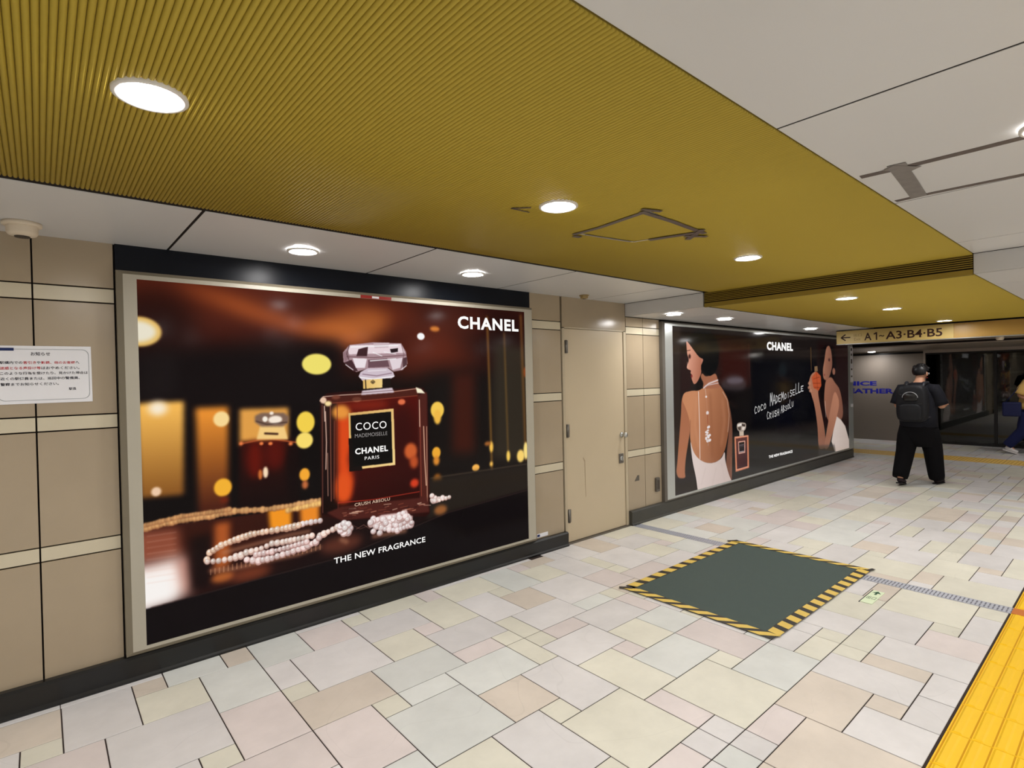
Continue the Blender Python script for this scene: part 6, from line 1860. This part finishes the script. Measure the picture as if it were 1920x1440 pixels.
# ------------------------------------------------------------------ tactile paving
def tactile(name, label, x0, x1, y0, y1, m, along='x', n=None):
    root = tag(empty(name, ((x0 + x1) / 2, (y0 + y1) / 2, 0)), label, 'tactile paving')
    cx, cy = (x0 + x1) / 2, (y0 + y1) / 2
    L = TY1 - TY0
    me_t = {}
    def tile_me(a, b):
        key = (round(a, 4), round(b, 4))
        if key not in me_t:
            mb = MB().bevbox((-a / 2 + 0.0014, -b / 2 + 0.0014, -0.010), (a / 2 - 0.0014, b / 2 - 0.0014, 0.002), 0.0012)
            me_t[key] = mb.mesh('tactile_tile', m)
        return me_t[key]
    bm_ = {}
    def bars_me(a, b):
        key = (round(a, 4), round(b, 4))
        if key not in bm_:
            if along == 'x':
                mb = MB()
                for k in range(4):
                    yc = b / 2 - 0.036 - k * 0.072
                    mb.add([(-a / 2 + 0.006, yc - 0.019, 0.0018), (a / 2 - 0.006, yc - 0.019, 0.0018), (a / 2 - 0.006, yc + 0.019, 0.0018), (-a / 2 + 0.006, yc + 0.019, 0.0018),
                            (-a / 2 + 0.012, yc - 0.011, 0.0065), (a / 2 - 0.012, yc - 0.011, 0.0065), (a / 2 - 0.012, yc + 0.011, 0.0065), (-a / 2 + 0.012, yc + 0.011, 0.0065)],
                           [(4, 5, 6, 7), (0, 1, 5, 4), (1, 2, 6, 5), (2, 3, 7, 6), (3, 0, 4, 7)])
                    # painted shadow line along the foot of every bar
                    mb.add([(-a / 2 + 0.004, yc + 0.0225, 0.0024), (a / 2 - 0.004, yc + 0.0225, 0.0024), (a / 2 - 0.004, yc + 0.0285, 0.0024), (-a / 2 + 0.004, yc + 0.0285, 0.0024)], [(0, 1, 2, 3)], 1)
                bm_[key] = mb.mesh('bar_set', [m, M_barshade])
            else:
                mb = MB()
                for p in range(6):
                    for q in range(6):
                        mb.lathe([(0.016, 0.002), (0.011, 0.0065), (0.0, 0.0066)], (-a / 2 + a * (p + .5) / 6, -b / 2 + b * (q + .5) / 6, 0), 8)
                bm_[key] = mb.mesh('bar_set', m)
        return bm_[key]
    xs = []
    x = x0
    if along == 'x':
        while x < x1 - 0.05:
            xs.append((x, min(x + L, x1))); x += L
        for a, b in xs:
            t = link('tactile_tile', tile_me(b - a, y1 - y0), root, ((a + b) / 2 - cx, 0, 0))
            link('raised_bars', bars_me(b - a, y1 - y0), t)
    else:
        for a, b in ((x0, (x0 + x1) / 2), ((x0 + x1) / 2, x1)):
            y = y0
            while y < y1 - 0.05:
                yb = min(y + 0.3, y1)
                t = link('tactile_tile', tile_me(b - a, 0.3), root, ((a + b) / 2 - cx, y + 0.15 - cy, 0))
                link('raised_dots', bars_me(b - a, 0.3), t)
                y += 0.3
    return root
tp = tactile('tactile_paving', 'bright yellow tactile strip with raised bars, on the near side of the drain', 4.698 - 0.288 * 15, 4.698, TY0, TY1, M_tactile)
tp2 = tactile('tactile_paving', 'bright yellow tactile strip with raised bars, on the far side of the drain', 4.822, 4.822 + 0.288 * 24, TY0, TY1, M_tactile)
tactile('tactile_paving', 'pale yellow tactile band crossing the floor in front of the far grey wall', FARX0, FARX1, -2.0, 6.9, M_tactile_far, 'y')
oc = tag(MB().bevbox((-0.058, -0.144, -0.002), (0.058, 0.144, 0.003), 0.001).build('drain_cover', M_orange, loc=(4.76, 0.446, 0)), 'orange drain cover plate set across the bright yellow tactile strip', 'cover')

# ------------------------------------------------------------------ glow-in-the-dark floor exit plate
ep = tag(MB().bevbox((-0.141, -0.036, 0.0), (0.141, 0.036, 0.003), 0.001).build('floor_exit_plate', M_glow, loc=(4.368, 1.269, 0.0006)), 'small pale green exit plate with a dark green arrow set in the stone floor', 'sign')
MB().box((-0.150, 0.036, -0.0002), (0.150, 0.0425, 0.0015)).build('plate_edge_shade', M_ink, ep)  # black strip painting the shadow along the plate's border
pt = MB()
pt.add([(0.050, -0.007, 0.0036), (0.105, -0.007, 0.0036), (0.105, 0.007, 0.0036), (0.050, 0.007, 0.0036)], [(0, 1, 2, 3)])
pt.add([(0.128, 0.0, 0.0036), (0.085, 0.027, 0.0036), (0.085, 0.012, 0.0036), (0.105, 0.0, 0.0036), (0.085, -0.012, 0.0036), (0.085, -0.027, 0.0036)], [(0, 1, 2, 3), (0, 3, 4, 5)])
pt.build('arrow', M_green, ep)
put_text(text_mesh('出口', 0.054, 0.060), M_green, ep, Matrix(((0, 1, 0, -0.055), (-1, 0, 0, 0.027), (0, 0, 1, 0.0036), (0, 0, 0, 1))))

# ------------------------------------------------------------------ paper notice on the left wall
nx0, nx1, nz0, nz1 = -0.165, 0.207, 1.505, 1.790
nt_ = tag(MB().bevbox((-0.186, -0.0015, -0.1425), (0.186, 0.0, 0.1425), 0.0004).build('paper_notice', M_white, loc=(0.021, 3.5985, 1.6475)), 'white paper notice with red and black Japanese writing on the tiled wall', 'notice')
nt_.rotation_euler = (0, math.radians(-0.3), 0)
def ntext(body, x, z, h, m, w=None):
    me = text_mesh(body, w, h, 0.014)
    return put_text(me, m, nt_, on_wall(x - 0.021, -0.0021, z - 1.6475))
ntext('お知らせ', -0.030, 1.7415, None, M_ink, 0.074)
yl = [1.7005, 1.6735, 1.6480, 1.6220, 1.5945]
cw = 0.0168
for z, segs in zip(yl, ((('駅構内での', M_ink), ('客引き', M_ink_r), ('や', M_ink), ('勧誘、他のお客様', M_ink_r), ('へ', M_ink)),
                        (('迷惑となる声掛け等', M_ink_r), ('はおやめください。', M_ink)),
                        (('このような行為を受けたり、見かけた場合は', M_ink),),
                        (('近くの駅係員または、巡回中の警備員、', M_ink),),
                        (('警察までお知らせください。', M_ink),))):
    x = -0.143
    for body, m in segs:
        n = len(body); w = n * cw - 0.002
        ntext(body, x, z, 0.0145, m, w); x += n * cw
ntext('駅長', 0.112, 1.5665, None, M_ink, 0.030)
rim = MB(); r = 0.028; pts = []
hx, hz = 0.176, 0.1265
for cx, cz, a0 in ((hx - r, hz - r, 0), (-hx + r, hz - r, 90), (-hx + r, -hz + r, 180), (hx - r, -hz + r, 270)):
    for k in range(7):
        a = math.radians(a0 + 15 * k); pts.append((cx + r * math.cos(a), cz + r * math.sin(a)))
nn = len(pts)
vs = [(x, -0.0021, z) for x, z in pts] + [(x * 0.989, -0.0021, z * 0.985) for x, z in pts]
rim.add(vs, [(k, (k + 1) % nn, nn + (k + 1) % nn, nn + k) for k in range(nn)]).build('border_line', M_line, nt_)
MB().box((-0.172, -0.0024, 0.118), (-0.112, -0.0019, 0.132)).build('header_mark', M_ink_b, nt_)

# ------------------------------------------------------------------ small fittings
def detector(x, y, z, r, h, label, m=M_plast):
    o = tag(empty('smoke_detector', (x, y, z)), label, 'smoke detector')
    MB().lathe([(0.0, 0.0), (r, 0.0), (r * 1.0, -h * 0.22), (r * 0.97, -h * 0.26), (r * 0.80, -h * 0.30)], n=32).build('base', m, o)
    MB().lathe([(r * 0.80, -h * 0.26), (r * 0.80, -h * 0.75), (r * 0.70, -h * 0.92), (r * 0.42, -h), (0.0, -h)], n=32).build('body', m, o)
    MB().lathe([(r * 0.40, -h * 0.99), (r * 0.38, -h * 1.08), (0.0, -h * 1.1)], n=20).build('sensor', M_plast_d, o)
    return o
detector(-0.045, 3.37, ZH, 0.072, 0.062, 'ivory smoke detector on the white soffit above the paper notice')
detector(3.86, 3.43, ZH, 0.045, 0.034, 'tan smoke detector on the white soffit above the service door', M_tan)
detector(9.95, 1.33, 2.05, 0.055, 0.09, 'small pale smoke detector on the grey ceiling behind the exit sign')
ob = tag(MB().bevbox((-0.032, -0.028, -0.078), (0.032, 0.0, 0.078), 0.006).build('wall_box', M_grey, loc=(5.195, WY, 0.362)), 'small dark grey box on the wall panel beside the second poster', 'box')
MB().bevbox((-0.02, -0.031, -0.05), (0.02, -0.027, 0.05), 0.002).build('cover_plate', M_plast_d, ob)
mk = tag(MB().prism([(-0.045, -0.028), (0.04, -0.028), (0.04, 0.03), (0.005, 0.03)], 0.0, 0.0012).build('sticker_mark', M_grey, loc=(4.842, WY, 0.478)), 'grey torn sticker low on the beige panel right of the door', 'sticker')
mk.rotation_euler = (math.radians(90), 0, 0)
lb2 = tag(MB().bevbox((-0.068, -0.002, -0.017), (0.068, 0.0, 0.017), 0.0006).build('asset_label', M_white, loc=(3.425, WY, 0.156)), 'small white label with blue edge just above the skirting left of the door', 'label')
MB().box((-0.066, -0.0026, -0.010), (-0.035, -0.0019, 0.010)).build('blue_band', M_ink_b, lb2)

# taped-over access hatch in the yellow ceiling, taped panel seams in the white ceiling
def strip(root, pts, w, z, m, name='tape_strip'):
    mb = MB()
    for (xa, ya), (xb, yb) in zip(pts, pts[1:]):
        d = Vector((xb - xa, yb - ya)).normalized(); nn = Vector((-d.y, d.x)) * w / 2
        mb.add([(xa + nn.x, ya + nn.y, z), (xb + nn.x, yb + nn.y, z), (xb - nn.x, yb - nn.y, z), (xa - nn.x, ya - nn.y, z),
                (xa + nn.x, ya + nn.y, z + 0.001), (xb + nn.x, yb + nn.y, z + 0.001), (xb - nn.x, yb - nn.y, z + 0.001), (xa - nn.x, ya - nn.y, z + 0.001)],
               [(0, 1, 2, 3), (4, 7, 6, 5), (0, 4, 5, 1), (1, 5, 6, 2), (2, 6, 7, 3), (3, 7, 4, 0)])
    return mb.build(name, m, root)
ht = tag(empty('ceiling_hatch', (2.36, 1.72, ZH)), 'square access hatch sealed with dark tape in the yellow ribbed ceiling', 'hatch')
hl = lambda l: [(a - 2.36, b - 1.72) for a, b in l]
A_, B_, C_, D_ = (2.165, 1.945), (2.125, 1.495), (2.645, 1.545), (2.545, 1.885)
zz = -0.0105
for a, b in ((A_, B_), (B_, C_), (C_, D_), (D_, A_)):
    strip(ht, hl([a, b]), 0.016, zz + 0.0008, M_steel, 'hatch_edge')
strip(ht, hl([(2.15, 1.975), (2.155, 1.80), (2.118, 1.47)]), 0.030, zz - 0.001, M_ducttape)
strip(ht, hl([(2.10, 1.512), (2.36, 1.515), (2.70, 1.540)]), 0.030, zz - 0.002, M_ducttape)
strip(ht, hl([(2.66, 1.52), (2.60, 1.70), (2.572, 1.80)]), 0.040, zz - 0.003, M_ducttape)
strip(ht, hl([(2.20, 1.938), (2.40, 1.910), (2.52, 1.888)]), 0.016, zz - 0.001, M_ducttape_s)
strip(ht, hl([(2.07, 1.487), (2.17, 1.450)]), 0.024, zz - 0.003, M_ducttape)
strip(ht, hl([(2.165, 1.99), (2.215, 1.985)]), 0.030, zz - 0.003, M_ducttape)
strip(ht, hl([(2.61, 1.50), (2.735, 1.665)]), 0.034, zz - 0.004, M_ducttape)
strip(ht, hl([(2.65, 1.63), (2.76, 1.56)]), 0.030, zz - 0.005, M_ducttape)
wt = tag(empty('ceiling_tape', (2.7, 0.4, ZH)), 'strips of worn grey tape around a panel seam in the white ceiling', 'tape')
wl = lambda l: [(a - 2.7, b - 0.4) for a, b in l]
strip(wt, wl([(2.458, 0.735), (2.470, 0.62), (2.480, 0.38), (2.492, -0.35)]), 0.040, -0.0012, M_ducttape)
strip(wt, wl([(2.935, 0.740), (2.930, 0.62), (2.955, 0.30), (2.958, -0.35)]), 0.034, -0.0012, M_ducttape)
strip(wt, wl([(2.41, 0.605), (2.66, 0.628), (2.94, 0.655)]), 0.058, -0.0024, M_ducttape_s)
strip(wt, wl([(2.425, 0.635), (2.52, 0.570)]), 0.05, -0.0036, M_ducttape_s)
t2 = tag(empty('lamp_tape', (1.67, 1.79, ZH)), 'small dark tape offcut on the yellow ceiling beside the second downlight', 'tape')
strip(t2, [(-0.075, 0.045), (-0.01, -0.015)], 0.012, -0.0105, M_ducttape)
strip(t2, [(-0.075, 0.045), (0.03, 0.040)], 0.008, -0.0105, M_ducttape)

# ------------------------------------------------------------------ people
def skinned(name, nodes, edges, roots, m, parent, sub=2, mats=None):
    """one continuous surface grown around a stick figure (nodes: position, radius x, radius y)"""
    me = bpy.data.meshes.new(name)
    me.from_pydata([n[0] for n in nodes], edges, [])
    o = bpy.data.objects.new(name, me); COL.objects.link(o)
    sk = o.modifiers.new('skin', 'SKIN'); sk.branch_smoothing = 0.6; sk.use_smooth_shade = True
    for i, n in enumerate(nodes):
        d = me.skin_vertices[0].data[i]
        d.radius = (n[1], n[2] if len(n) > 2 else n[1]); d.use_root = i in roots
    ss = o.modifiers.new('smooth', 'SUBSURF'); ss.levels = sub; ss.render_levels = sub
    dg = bpy.context.evaluated_depsgraph_get()
    new = bpy.data.meshes.new_from_object(o.evaluated_get(dg))
    bpy.data.objects.remove(o)
    new.name = name
    new.materials.clear(); new.materials.append(m)
    new.polygons.foreach_set('use_smooth', [True] * len(new.polygons))
    o = bpy.data.objects.new(name, new); COL.objects.link(o); o.parent = parent
    return o

def ellipsoid(c, r, n=16, m=10, clip=None):
    """rounded lump; clip(p) False drops a face"""
    vs = []; fs = []
    for j in range(m + 1):
        t = math.pi * j / m
        for i in range(n):
            a = 2 * math.pi * i / n
            vs.append((c[0] + r[0] * math.sin(t) * math.cos(a), c[1] + r[1] * math.sin(t) * math.sin(a), c[2] + r[2] * math.cos(t)))
    for j in range(m):
        for i in range(n):
            f = (j * n + i, j * n + (i + 1) % n, (j + 1) * n + (i + 1) % n, (j + 1) * n + i)
            if clip is None or clip([sum(vs[q][k] for q in f) / 4 for k in range(3)]): fs.append(f)
    return vs, fs

def person(root, J, skin_m, shirt_m, trouser_m, hair_m, shoe_m, sole_m, hem, baggy, sleeve, bulk=1.0, crotch=0.6):
    N = []; E = []; R = [0]
    def node(p, rx, ry=None):
        N.append((tuple(p), rx, ry or rx)); return len(N) - 1
    def chain(pts, start=None):
        prev = start
        for p in pts:
            k = node(*p)
            if prev is not None: E.append((prev, k))
            prev = k
        return prev
    pel = node(J['pelvis'], 0.11, 0.13)
    w = chain([(J['waist'], 0.11, 0.13), (J['chest'], 0.11, 0.13)], pel)
    uc = chain([(J['upper'], 0.07, 0.09)], w)
    nk = chain([(J['neck'], 0.056), (J['skull'], 0.066)], uc)
    hd = chain([(J['head'], 0.085, 0.078), (J['crown'], 0.062)], nk)
    hv = Vector(J['look'])
    c = Vector(J['head'])
    nose = chain([(c + hv * 0.088 + Vector((0, 0, -0.022)), 0.012), (c + hv * 0.104 + Vector((0, 0, -0.035)), 0.009)], nk + 1)
    for s in ('L', 'R'):
        sh, el, wr = (Vector(J[k + s]) for k in ('sh', 'el', 'wr'))
        a = chain([(sh, 0.055), (sh.lerp(el, 0.5), 0.053), (el, 0.044), (el.lerp(wr, 0.35), 0.045), (wr, 0.028)], uc)
        d = (wr - el).normalized(); up = Vector((0, 0, 1)); side = d.cross(up).normalized()
        if s == 'L': side = -side
        pm = chain([(wr + d * 0.035, 0.026), (wr + d * 0.07, 0.030, 0.022)], a)
        for q, ln in enumerate((0.075, 0.085, 0.078, 0.060)):
            off = side * (0.027 - 0.018 * q)
            b0 = wr + d * 0.065 + off * 0.8
            R.append(len(N))
            chain([(b0, 0.0095), (b0 + d * ln * 0.45 - up * 0.004, 0.009), (b0 + d * ln * 0.75 - up * 0.022, 0.008), (b0 + d * ln * 0.82 - up * 0.042, 0.007)])
        b0 = wr + d * 0.03 + side * 0.018
        R.append(len(N)); chain([(b0, 0.012), (b0 + d * 0.03 + side * 0.022, 0.010), (b0 + d * 0.058 + side * 0.026 - up * 0.01, 0.008)])
        hp, kn, an, toe = (Vector(J[k + s]) for k in ('hip', 'kn', 'an', 'toe'))
        chain([(hp, 0.09), (hp.lerp(kn, 0.5), 0.08), (kn, 0.062), (kn.lerp(an, 0.35), 0.062), (an, 0.040), (an.lerp(toe, 0.55) - Vector((0, 0, 0.0)), 0.036), (toe, 0.026)], pel)
    body = skinned('body', N, E, R, skin_m, root, 2)
    # eyes, ears, mouth
    rt = Vector((hv.y, -hv.x, 0)).normalized()
    for s in (-1, 1):
        MB().add(*ellipsoid(c + hv * 0.079 + rt * 0.031 * s + Vector((0, 0, 0.0)), (0.011, 0.011, 0.007), 10, 6), 0, True).build('eye', M_ink, root)
        MB().add(*ellipsoid(c - hv * 0.002 + rt * 0.083 * s + Vector((0, 0, -0.022)), (0.016, 0.012, 0.030), 12, 8), 0, True).build('ear', skin_m, root)
    MB().add(*ellipsoid(c + hv * 0.084 + Vector((0, 0, -0.068)), (0.012, 0.020, 0.006), 10, 6), 0, True).build('mouth', M_redtape, root)
    # hair: a shell over crown and back of the head
    hc = c + Vector((0, 0, 0.018)) - hv * 0.008
    def keep(p):
        q = Vector(p) - hc
        f = q.dot(hv)
        return q.z > (0.035 if f > 0.03 else (-0.004 if f > -0.02 else -0.058))
    mb = MB().add(*ellipsoid(hc, (0.104, 0.100, 0.098), 28, 20, keep), 0, True)
    rh = random.Random(4)
    for k in range(34):
        a, t = rh.uniform(0, 6.28), rh.uniform(0.1, 1.35)
        q = Vector((math.sin(t) * math.cos(a), math.sin(t) * math.sin(a), math.cos(t)))
        p = hc + Vector((q.x * 0.098, q.y * 0.094, q.z * 0.092))
        if keep(p): mb.add(*ellipsoid(p, (0.020, 0.020, 0.014), 8, 5), 0, True)
    mb.build('hair', hair_m, root)
    # shirt and trousers: lofted cloth around the body
    def loft(mb, rings, n=24, cap=True):
        vs = []; fs = []
        for j, (p, rx, ry) in enumerate(rings):
            for i in range(n):
                t = 2 * math.pi * i / n
                w = 1 + wr_ * math.sin(3 * t + 1.7 * j) + wr_ * 0.6 * math.sin(5 * t - 2.3 * j)
                vs.append((p[0] + rx * w * math.cos(t), p[1] + ry * w * math.sin(t), p[2]))
        for j in range(len(rings) - 1):
            for i in range(n):
                fs.append((j * n + i, j * n + (i + 1) % n, (j + 1) * n + (i + 1) % n, (j + 1) * n + i))
        if cap: fs += [tuple(range(n - 1, -1, -1)), tuple(range((len(rings) - 1) * n, len(rings) * n))]
        mb.add(vs, fs, 0, True)
    wr_ = 0.022
    V = lambda k: Vector(J[k])
    pz, ux = V('pelvis'), V('upper')
    mb = MB()
    ch, wa, ne = V('chest'), V('waist'), V('neck')
    top = []
    for f_, rx, ry in ((0.0, 0.128, 0.178), (0.35, 0.118, 0.172), (0.6, 0.100, 0.150), (0.8, 0.082, 0.110), (0.95, 0.070, 0.080)):
        top.append((ux.lerp(ne, f_) - Vector((0, 0, 0.012)), rx, ry))
    loft(mb, [(pz + Vector((0, 0, hem)), bulk * 0.158, bulk * 0.205), (pz.lerp(wa, 0.5), bulk * 0.160, bulk * 0.203), (wa, bulk * 0.160, bulk * 0.200), (wa.lerp(ch, 0.5), bulk * 0.155, bulk * 0.197), (ch, bulk * 0.148, bulk * 0.195)] + top)
    for k in ('L', 'R'):
        sh, el = V('sh' + k), V('el' + k)
        inn = sh.lerp(ux, 0.55) + Vector((0, 0, -0.01))
        mb.tube([inn, sh + Vector((0, 0, 0.008)), sh.lerp(el, 0.35), sh.lerp(el, 0.7), sh.lerp(el, sleeve)], [0.080, 0.086, 0.090, 0.086, 0.088], 16)
    mb.build('shirt', shirt_m, root)
    mb = MB()
    cz = crotch
    hl_, hr_ = V('hipL'), V('hipR')
    mid = (V('knL') + V('knR')) / 2
    lowp = Vector((mid.x * 0.45, mid.y * 0.45, cz + 0.03))
    loft(mb, [(pz + Vector((0, 0, 0.12)), bulk * 0.140, bulk * 0.182), (pz + Vector((0, 0, 0.02)), bulk * 0.150, bulk * 0.196), (pz - Vector((0, 0, 0.10)), bulk * 0.152, bulk * 0.200), (lowp + Vector((0, 0, 0.10)), bulk * 0.140, bulk * 0.196), (lowp, bulk * 0.105, bulk * 0.150)])
    for k in ('L', 'R'):
        hp, kn, an = V('hip' + k), V('kn' + k), V('an' + k)
        u = (kn - an).normalized()
        mb.tube([hp - Vector((0, 0, 0.02)), hp.lerp(kn, 0.4), hp.lerp(kn, 0.75), kn, kn.lerp(an, 0.35), kn.lerp(an, 0.7), an + u * 0.035, an - u * 0.008],
                [0.118 * baggy, 0.124 * baggy, 0.118 * baggy, 0.110 * baggy, 0.104 * baggy, 0.098 * baggy, 0.094 * baggy, 0.088 * baggy], 18)
    mb.build('trousers', trouser_m, root)
    for s in ('L', 'R'):
        an, toe = Vector(J['an' + s]), Vector(J['toe' + s])
        d = (toe - an); fl = Vector((d.x, d.y, 0)).normalized()
        heel = an - fl * 0.055 - Vector((0, 0, an.z * 0.62 if an.z < 0.1 else 0.055))
        N, E, R = [], [], [0]
        chain([(heel, 0.046, 0.043), (heel.lerp(toe, 0.35) + Vector((0, 0, 0.028)), 0.054, 0.050), (heel.lerp(toe, 0.7) + Vector((0, 0, 0.010)), 0.052, 0.040), (toe + fl * 0.035, 0.042, 0.030)])
        chain([(an + Vector((0, 0, 0.01)), 0.054)], 1)
        sh = skinned('shoe', N, E, R, shoe_m, root, 2)
        mb = MB(); pr = []
        sd = Vector((-fl.y, fl.x, 0))
        ax = (toe + fl * 0.035 - heel); L = ax.length; ax.normalize(); dn = ax.cross(sd).normalized()
        if dn.z > 0: dn = -dn
        for u, wd_ in ((-0.02, 0.022), (0.02, 0.036), (0.25, 0.040), (0.5, 0.040), (0.75, 0.045), (0.95, 0.038), (1.06, 0.018)):
            pr.append((heel + ax * (u * L) + dn * 0.027, wd_))
        vs = [p + sd * w_ for p, w_ in pr] + [p - sd * w_ for p, w_ in reversed(pr)]
        n = len(vs)
        mb.add([v - dn * 0.010 for v in vs] + [v + dn * 0.008 for v in vs], [tuple(range(n)), tuple(range(2 * n - 1, n - 1, -1))] + [(i, n + i, n + (i + 1) % n, (i + 1) % n) for i in range(n)])
        so = mb.build('sole', sole_m, sh)
    return root

M_skin = mat('skin', (196, 146, 118), 0.5, 0.35)
M_hair = mat('hair_black', (16, 15, 18), 0.45, 0.4)
M_tee = mat('black_tee', (24, 25, 32), 0.85, 0.2, var=0.15, scale=9, bump=0.5, bscale=9)
M_trou = mat('black_trousers', (11, 10, 13), 0.9, 0.15, bump=0.5, bscale=8)
M_shoe = mat('dark_shoe', (38, 26, 30), 0.7, 0.3)
M_sole = mat('dark_sole', (26, 20, 22), 0.7, 0.3)
man = tag(empty('person', (9.12, 2.07, 0)), 'person in black T-shirt and wide black trousers walking away with a backpack', 'person')
person(man, dict(pelvis=(0, 0, .86), waist=(0.0, 0, 1.01), chest=(0.01, 0, 1.20), upper=(0.02, 0, 1.335), neck=(0.05, -.005, 1.425), skull=(0.075, -.012, 1.485), head=(0.09, -.018, 1.545), crown=(0.085, -.015, 1.595),
                 look=Vector((0.86, -0.50, -0.12)).normalized(),
                 shL=(0, .185, 1.298), elL=(-.02, .245, 1.085), wrL=(.20, .19, 1.03), shR=(0, -.185, 1.298), elR=(.03, -.25, 1.085), wrR=(.20, -.235, 1.10),
                 hipL=(0, .10, .82), knL=(-.05, .145, .45), anL=(-.225, .165, .125), toeL=(-.10, .165, .035),
                 hipR=(0, -.10, .82), knR=(.13, -.13, .46), anR=(.235, -.145, .085), toeR=(.385, -.165, .032)),
       M_skin, M_tee, M_trou, M_hair, M_shoe, M_sole, -0.055, 1.0, 0.92, 1.06, 0.50)
MB().tube([(0.115, -0.098, 1.530), (0.055, -0.112, 1.535), (0.045, -0.112, 1.515)], 0.0035, 6).build('mask_strap', M_white, man)
# backpack worn by the person
M_pack = mat('backpack_black', (20, 21, 26), 0.6, 0.3, var=0.25, scale=12, bump=0.3, bscale=60)
M_web = mat('backpack_webbing', (34, 35, 42), 0.5, 0.35)
bp_ = tag(empty('backpack', (8.80, 2.085, 0.885)), 'black backpack with an arched front pocket worn by the walking person', 'backpack')
def pack_shell(name, w, h, d, x, z, r, parent, m):
    mb = MB(); n = 40; rings = []
    for u, s in ((0.0, 0.80), (0.10, 0.94), (0.3, 1.0), (0.75, 1.0), (1.0, 0.97)):
        rings.append((x + d * u, s))
    vs = []
    for xx, s in rings:
        for i in range(n):
            a = 2 * math.pi * i / n
            ca, sa = math.cos(a), math.sin(a)
            e = 0.42
            vs.append((xx, s * w / 2 * math.copysign(abs(ca) ** e, ca), z + s * h / 2 * math.copysign(abs(sa) ** (0.72 if sa > 0 else e), sa)))
    fs = [tuple(range(n))] + [tuple(range(len(vs) - 1, len(vs) - n - 1, -1))]
    for j in range(len(rings) - 1):
        for i in range(n):
            fs.append((j * n + i, j * n + (i + 1) % n, (j + 1) * n + (i + 1) % n, (j + 1) * n + i))
    return mb.add(vs, fs, 0, True).build(name, m, parent)
pack_shell('main_body', 0.35, 0.50, 0.17, 0.0, 0.245, 0.1, bp_, M_pack)
pack_shell('front_pocket', 0.26, 0.22, 0.06, -0.05, 0.13, 0.05, bp_, M_pack)
pack_shell('arched_pocket', 0.165, 0.115, 0.035, -0.022, 0.335, 0.05, bp_, mat('pocket_sheen', (12, 12, 15), 0.25, 0.5))
MB().tube([(-0.022, 0.086 * math.cos(a), 0.325 + 0.075 * math.sin(a)) for a in [math.pi * k / 14 for k in range(15)]], 0.005, 8).build('zip', mat('zip_silver', (168, 170, 176), 0.35, 0.5, 0.6), bp_)
MB().tube([(-0.03, -0.13 + 0.26 * k / 8, 0.245 - 0.004 * k) for k in range(9)], 0.005, 6).build('seam', M_web, bp_)
MB().tube([(0.10, 0.03 * math.cos(a) - 0.0, 0.455 + 0.035 * math.sin(a)) for a in [math.pi * k / 8 for k in range(9)]], 0.007, 6).build('grab_handle', M_web, bp_)
for s in (-1, 1):
    MB().tube([(0.165, s * 0.085, 0.42), (0.245, s * 0.10, 0.515), (0.33, s * 0.115, 0.52), (0.43, s * 0.13, 0.42), (0.465, s * 0.145, 0.28), (0.40, s * 0.185, 0.14), (0.22, s * 0.175, 0.06), (0.16, s * 0.15, 0.05)], [0.02, 0.024, 0.024, 0.022, 0.018, 0.012, 0.01, 0.01], 8).build('shoulder_strap', M_web, bp_)

M_beige = mat('beige_tee', (214, 176, 104), 0.85, 0.2, var=0.08, scale=8, bump=0.4, bscale=9)
M_navy = mat('navy_trousers', (30, 36, 78), 0.85, 0.2, bump=0.4, bscale=8)
M_wshoe = mat('white_shoe', (226, 222, 220), 0.5, 0.35)
wk = tag(empty('person', (13.6, 1.43, 0), math.radians(-90)), 'person in beige top, navy trousers and white shoes cut by the right edge', 'person')
person(wk, dict(pelvis=(0, 0, .83), waist=(0.01, 0, .97), chest=(0.03, 0, 1.16), upper=(0.04, 0, 1.29), neck=(0.06, 0, 1.385), skull=(0.075, 0, 1.44), head=(0.09, 0, 1.50), crown=(0.085, 0, 1.55),
                look=Vector((1, 0.0, -0.05)).normalized(),
                shL=(0.02, .175, 1.29), elL=(.02, .22, 1.04), wrL=(.22, .17, 1.00), shR=(0.0, -.175, 1.29), elR=(-.11, -.215, 1.07), wrR=(.11, -.20, .99),
                hipL=(0, .095, .79), knL=(.16, .105, .45), anL=(.24, .11, .085), toeL=(.39, .115, .032),
                hipR=(0, -.095, .79), knR=(-.07, -.10, .43), anR=(-.285, -.105, .155), toeR=(-.17, -.105, .035)),
       M_skin, M_beige, M_navy, M_hair, M_wshoe, M_wshoe, 0.0, 0.86, 0.88, 0.92, 0.62)
# navy shoulder bag carried by that person
bg = tag(empty('shoulder_bag', (13.33, 1.66, 0.70)), 'navy shoulder bag carried at the hip of the person in beige', 'bag')
MB().bevbox((-0.05, -0.16, 0.0), (0.05, 0.10, 0.26), 0.025).build('bag_body', mat('navy_bag', (26, 32, 74), 0.6, 0.3, bump=0.3, bscale=30), bg)
MB().tube([(0, 0.06, 0.25), (0.0, -0.03, 0.38), (0.03, -0.13, 0.54), (0.07, -0.19, 0.61)], 0.006, 8).build('bag_strap', M_navy, bg)
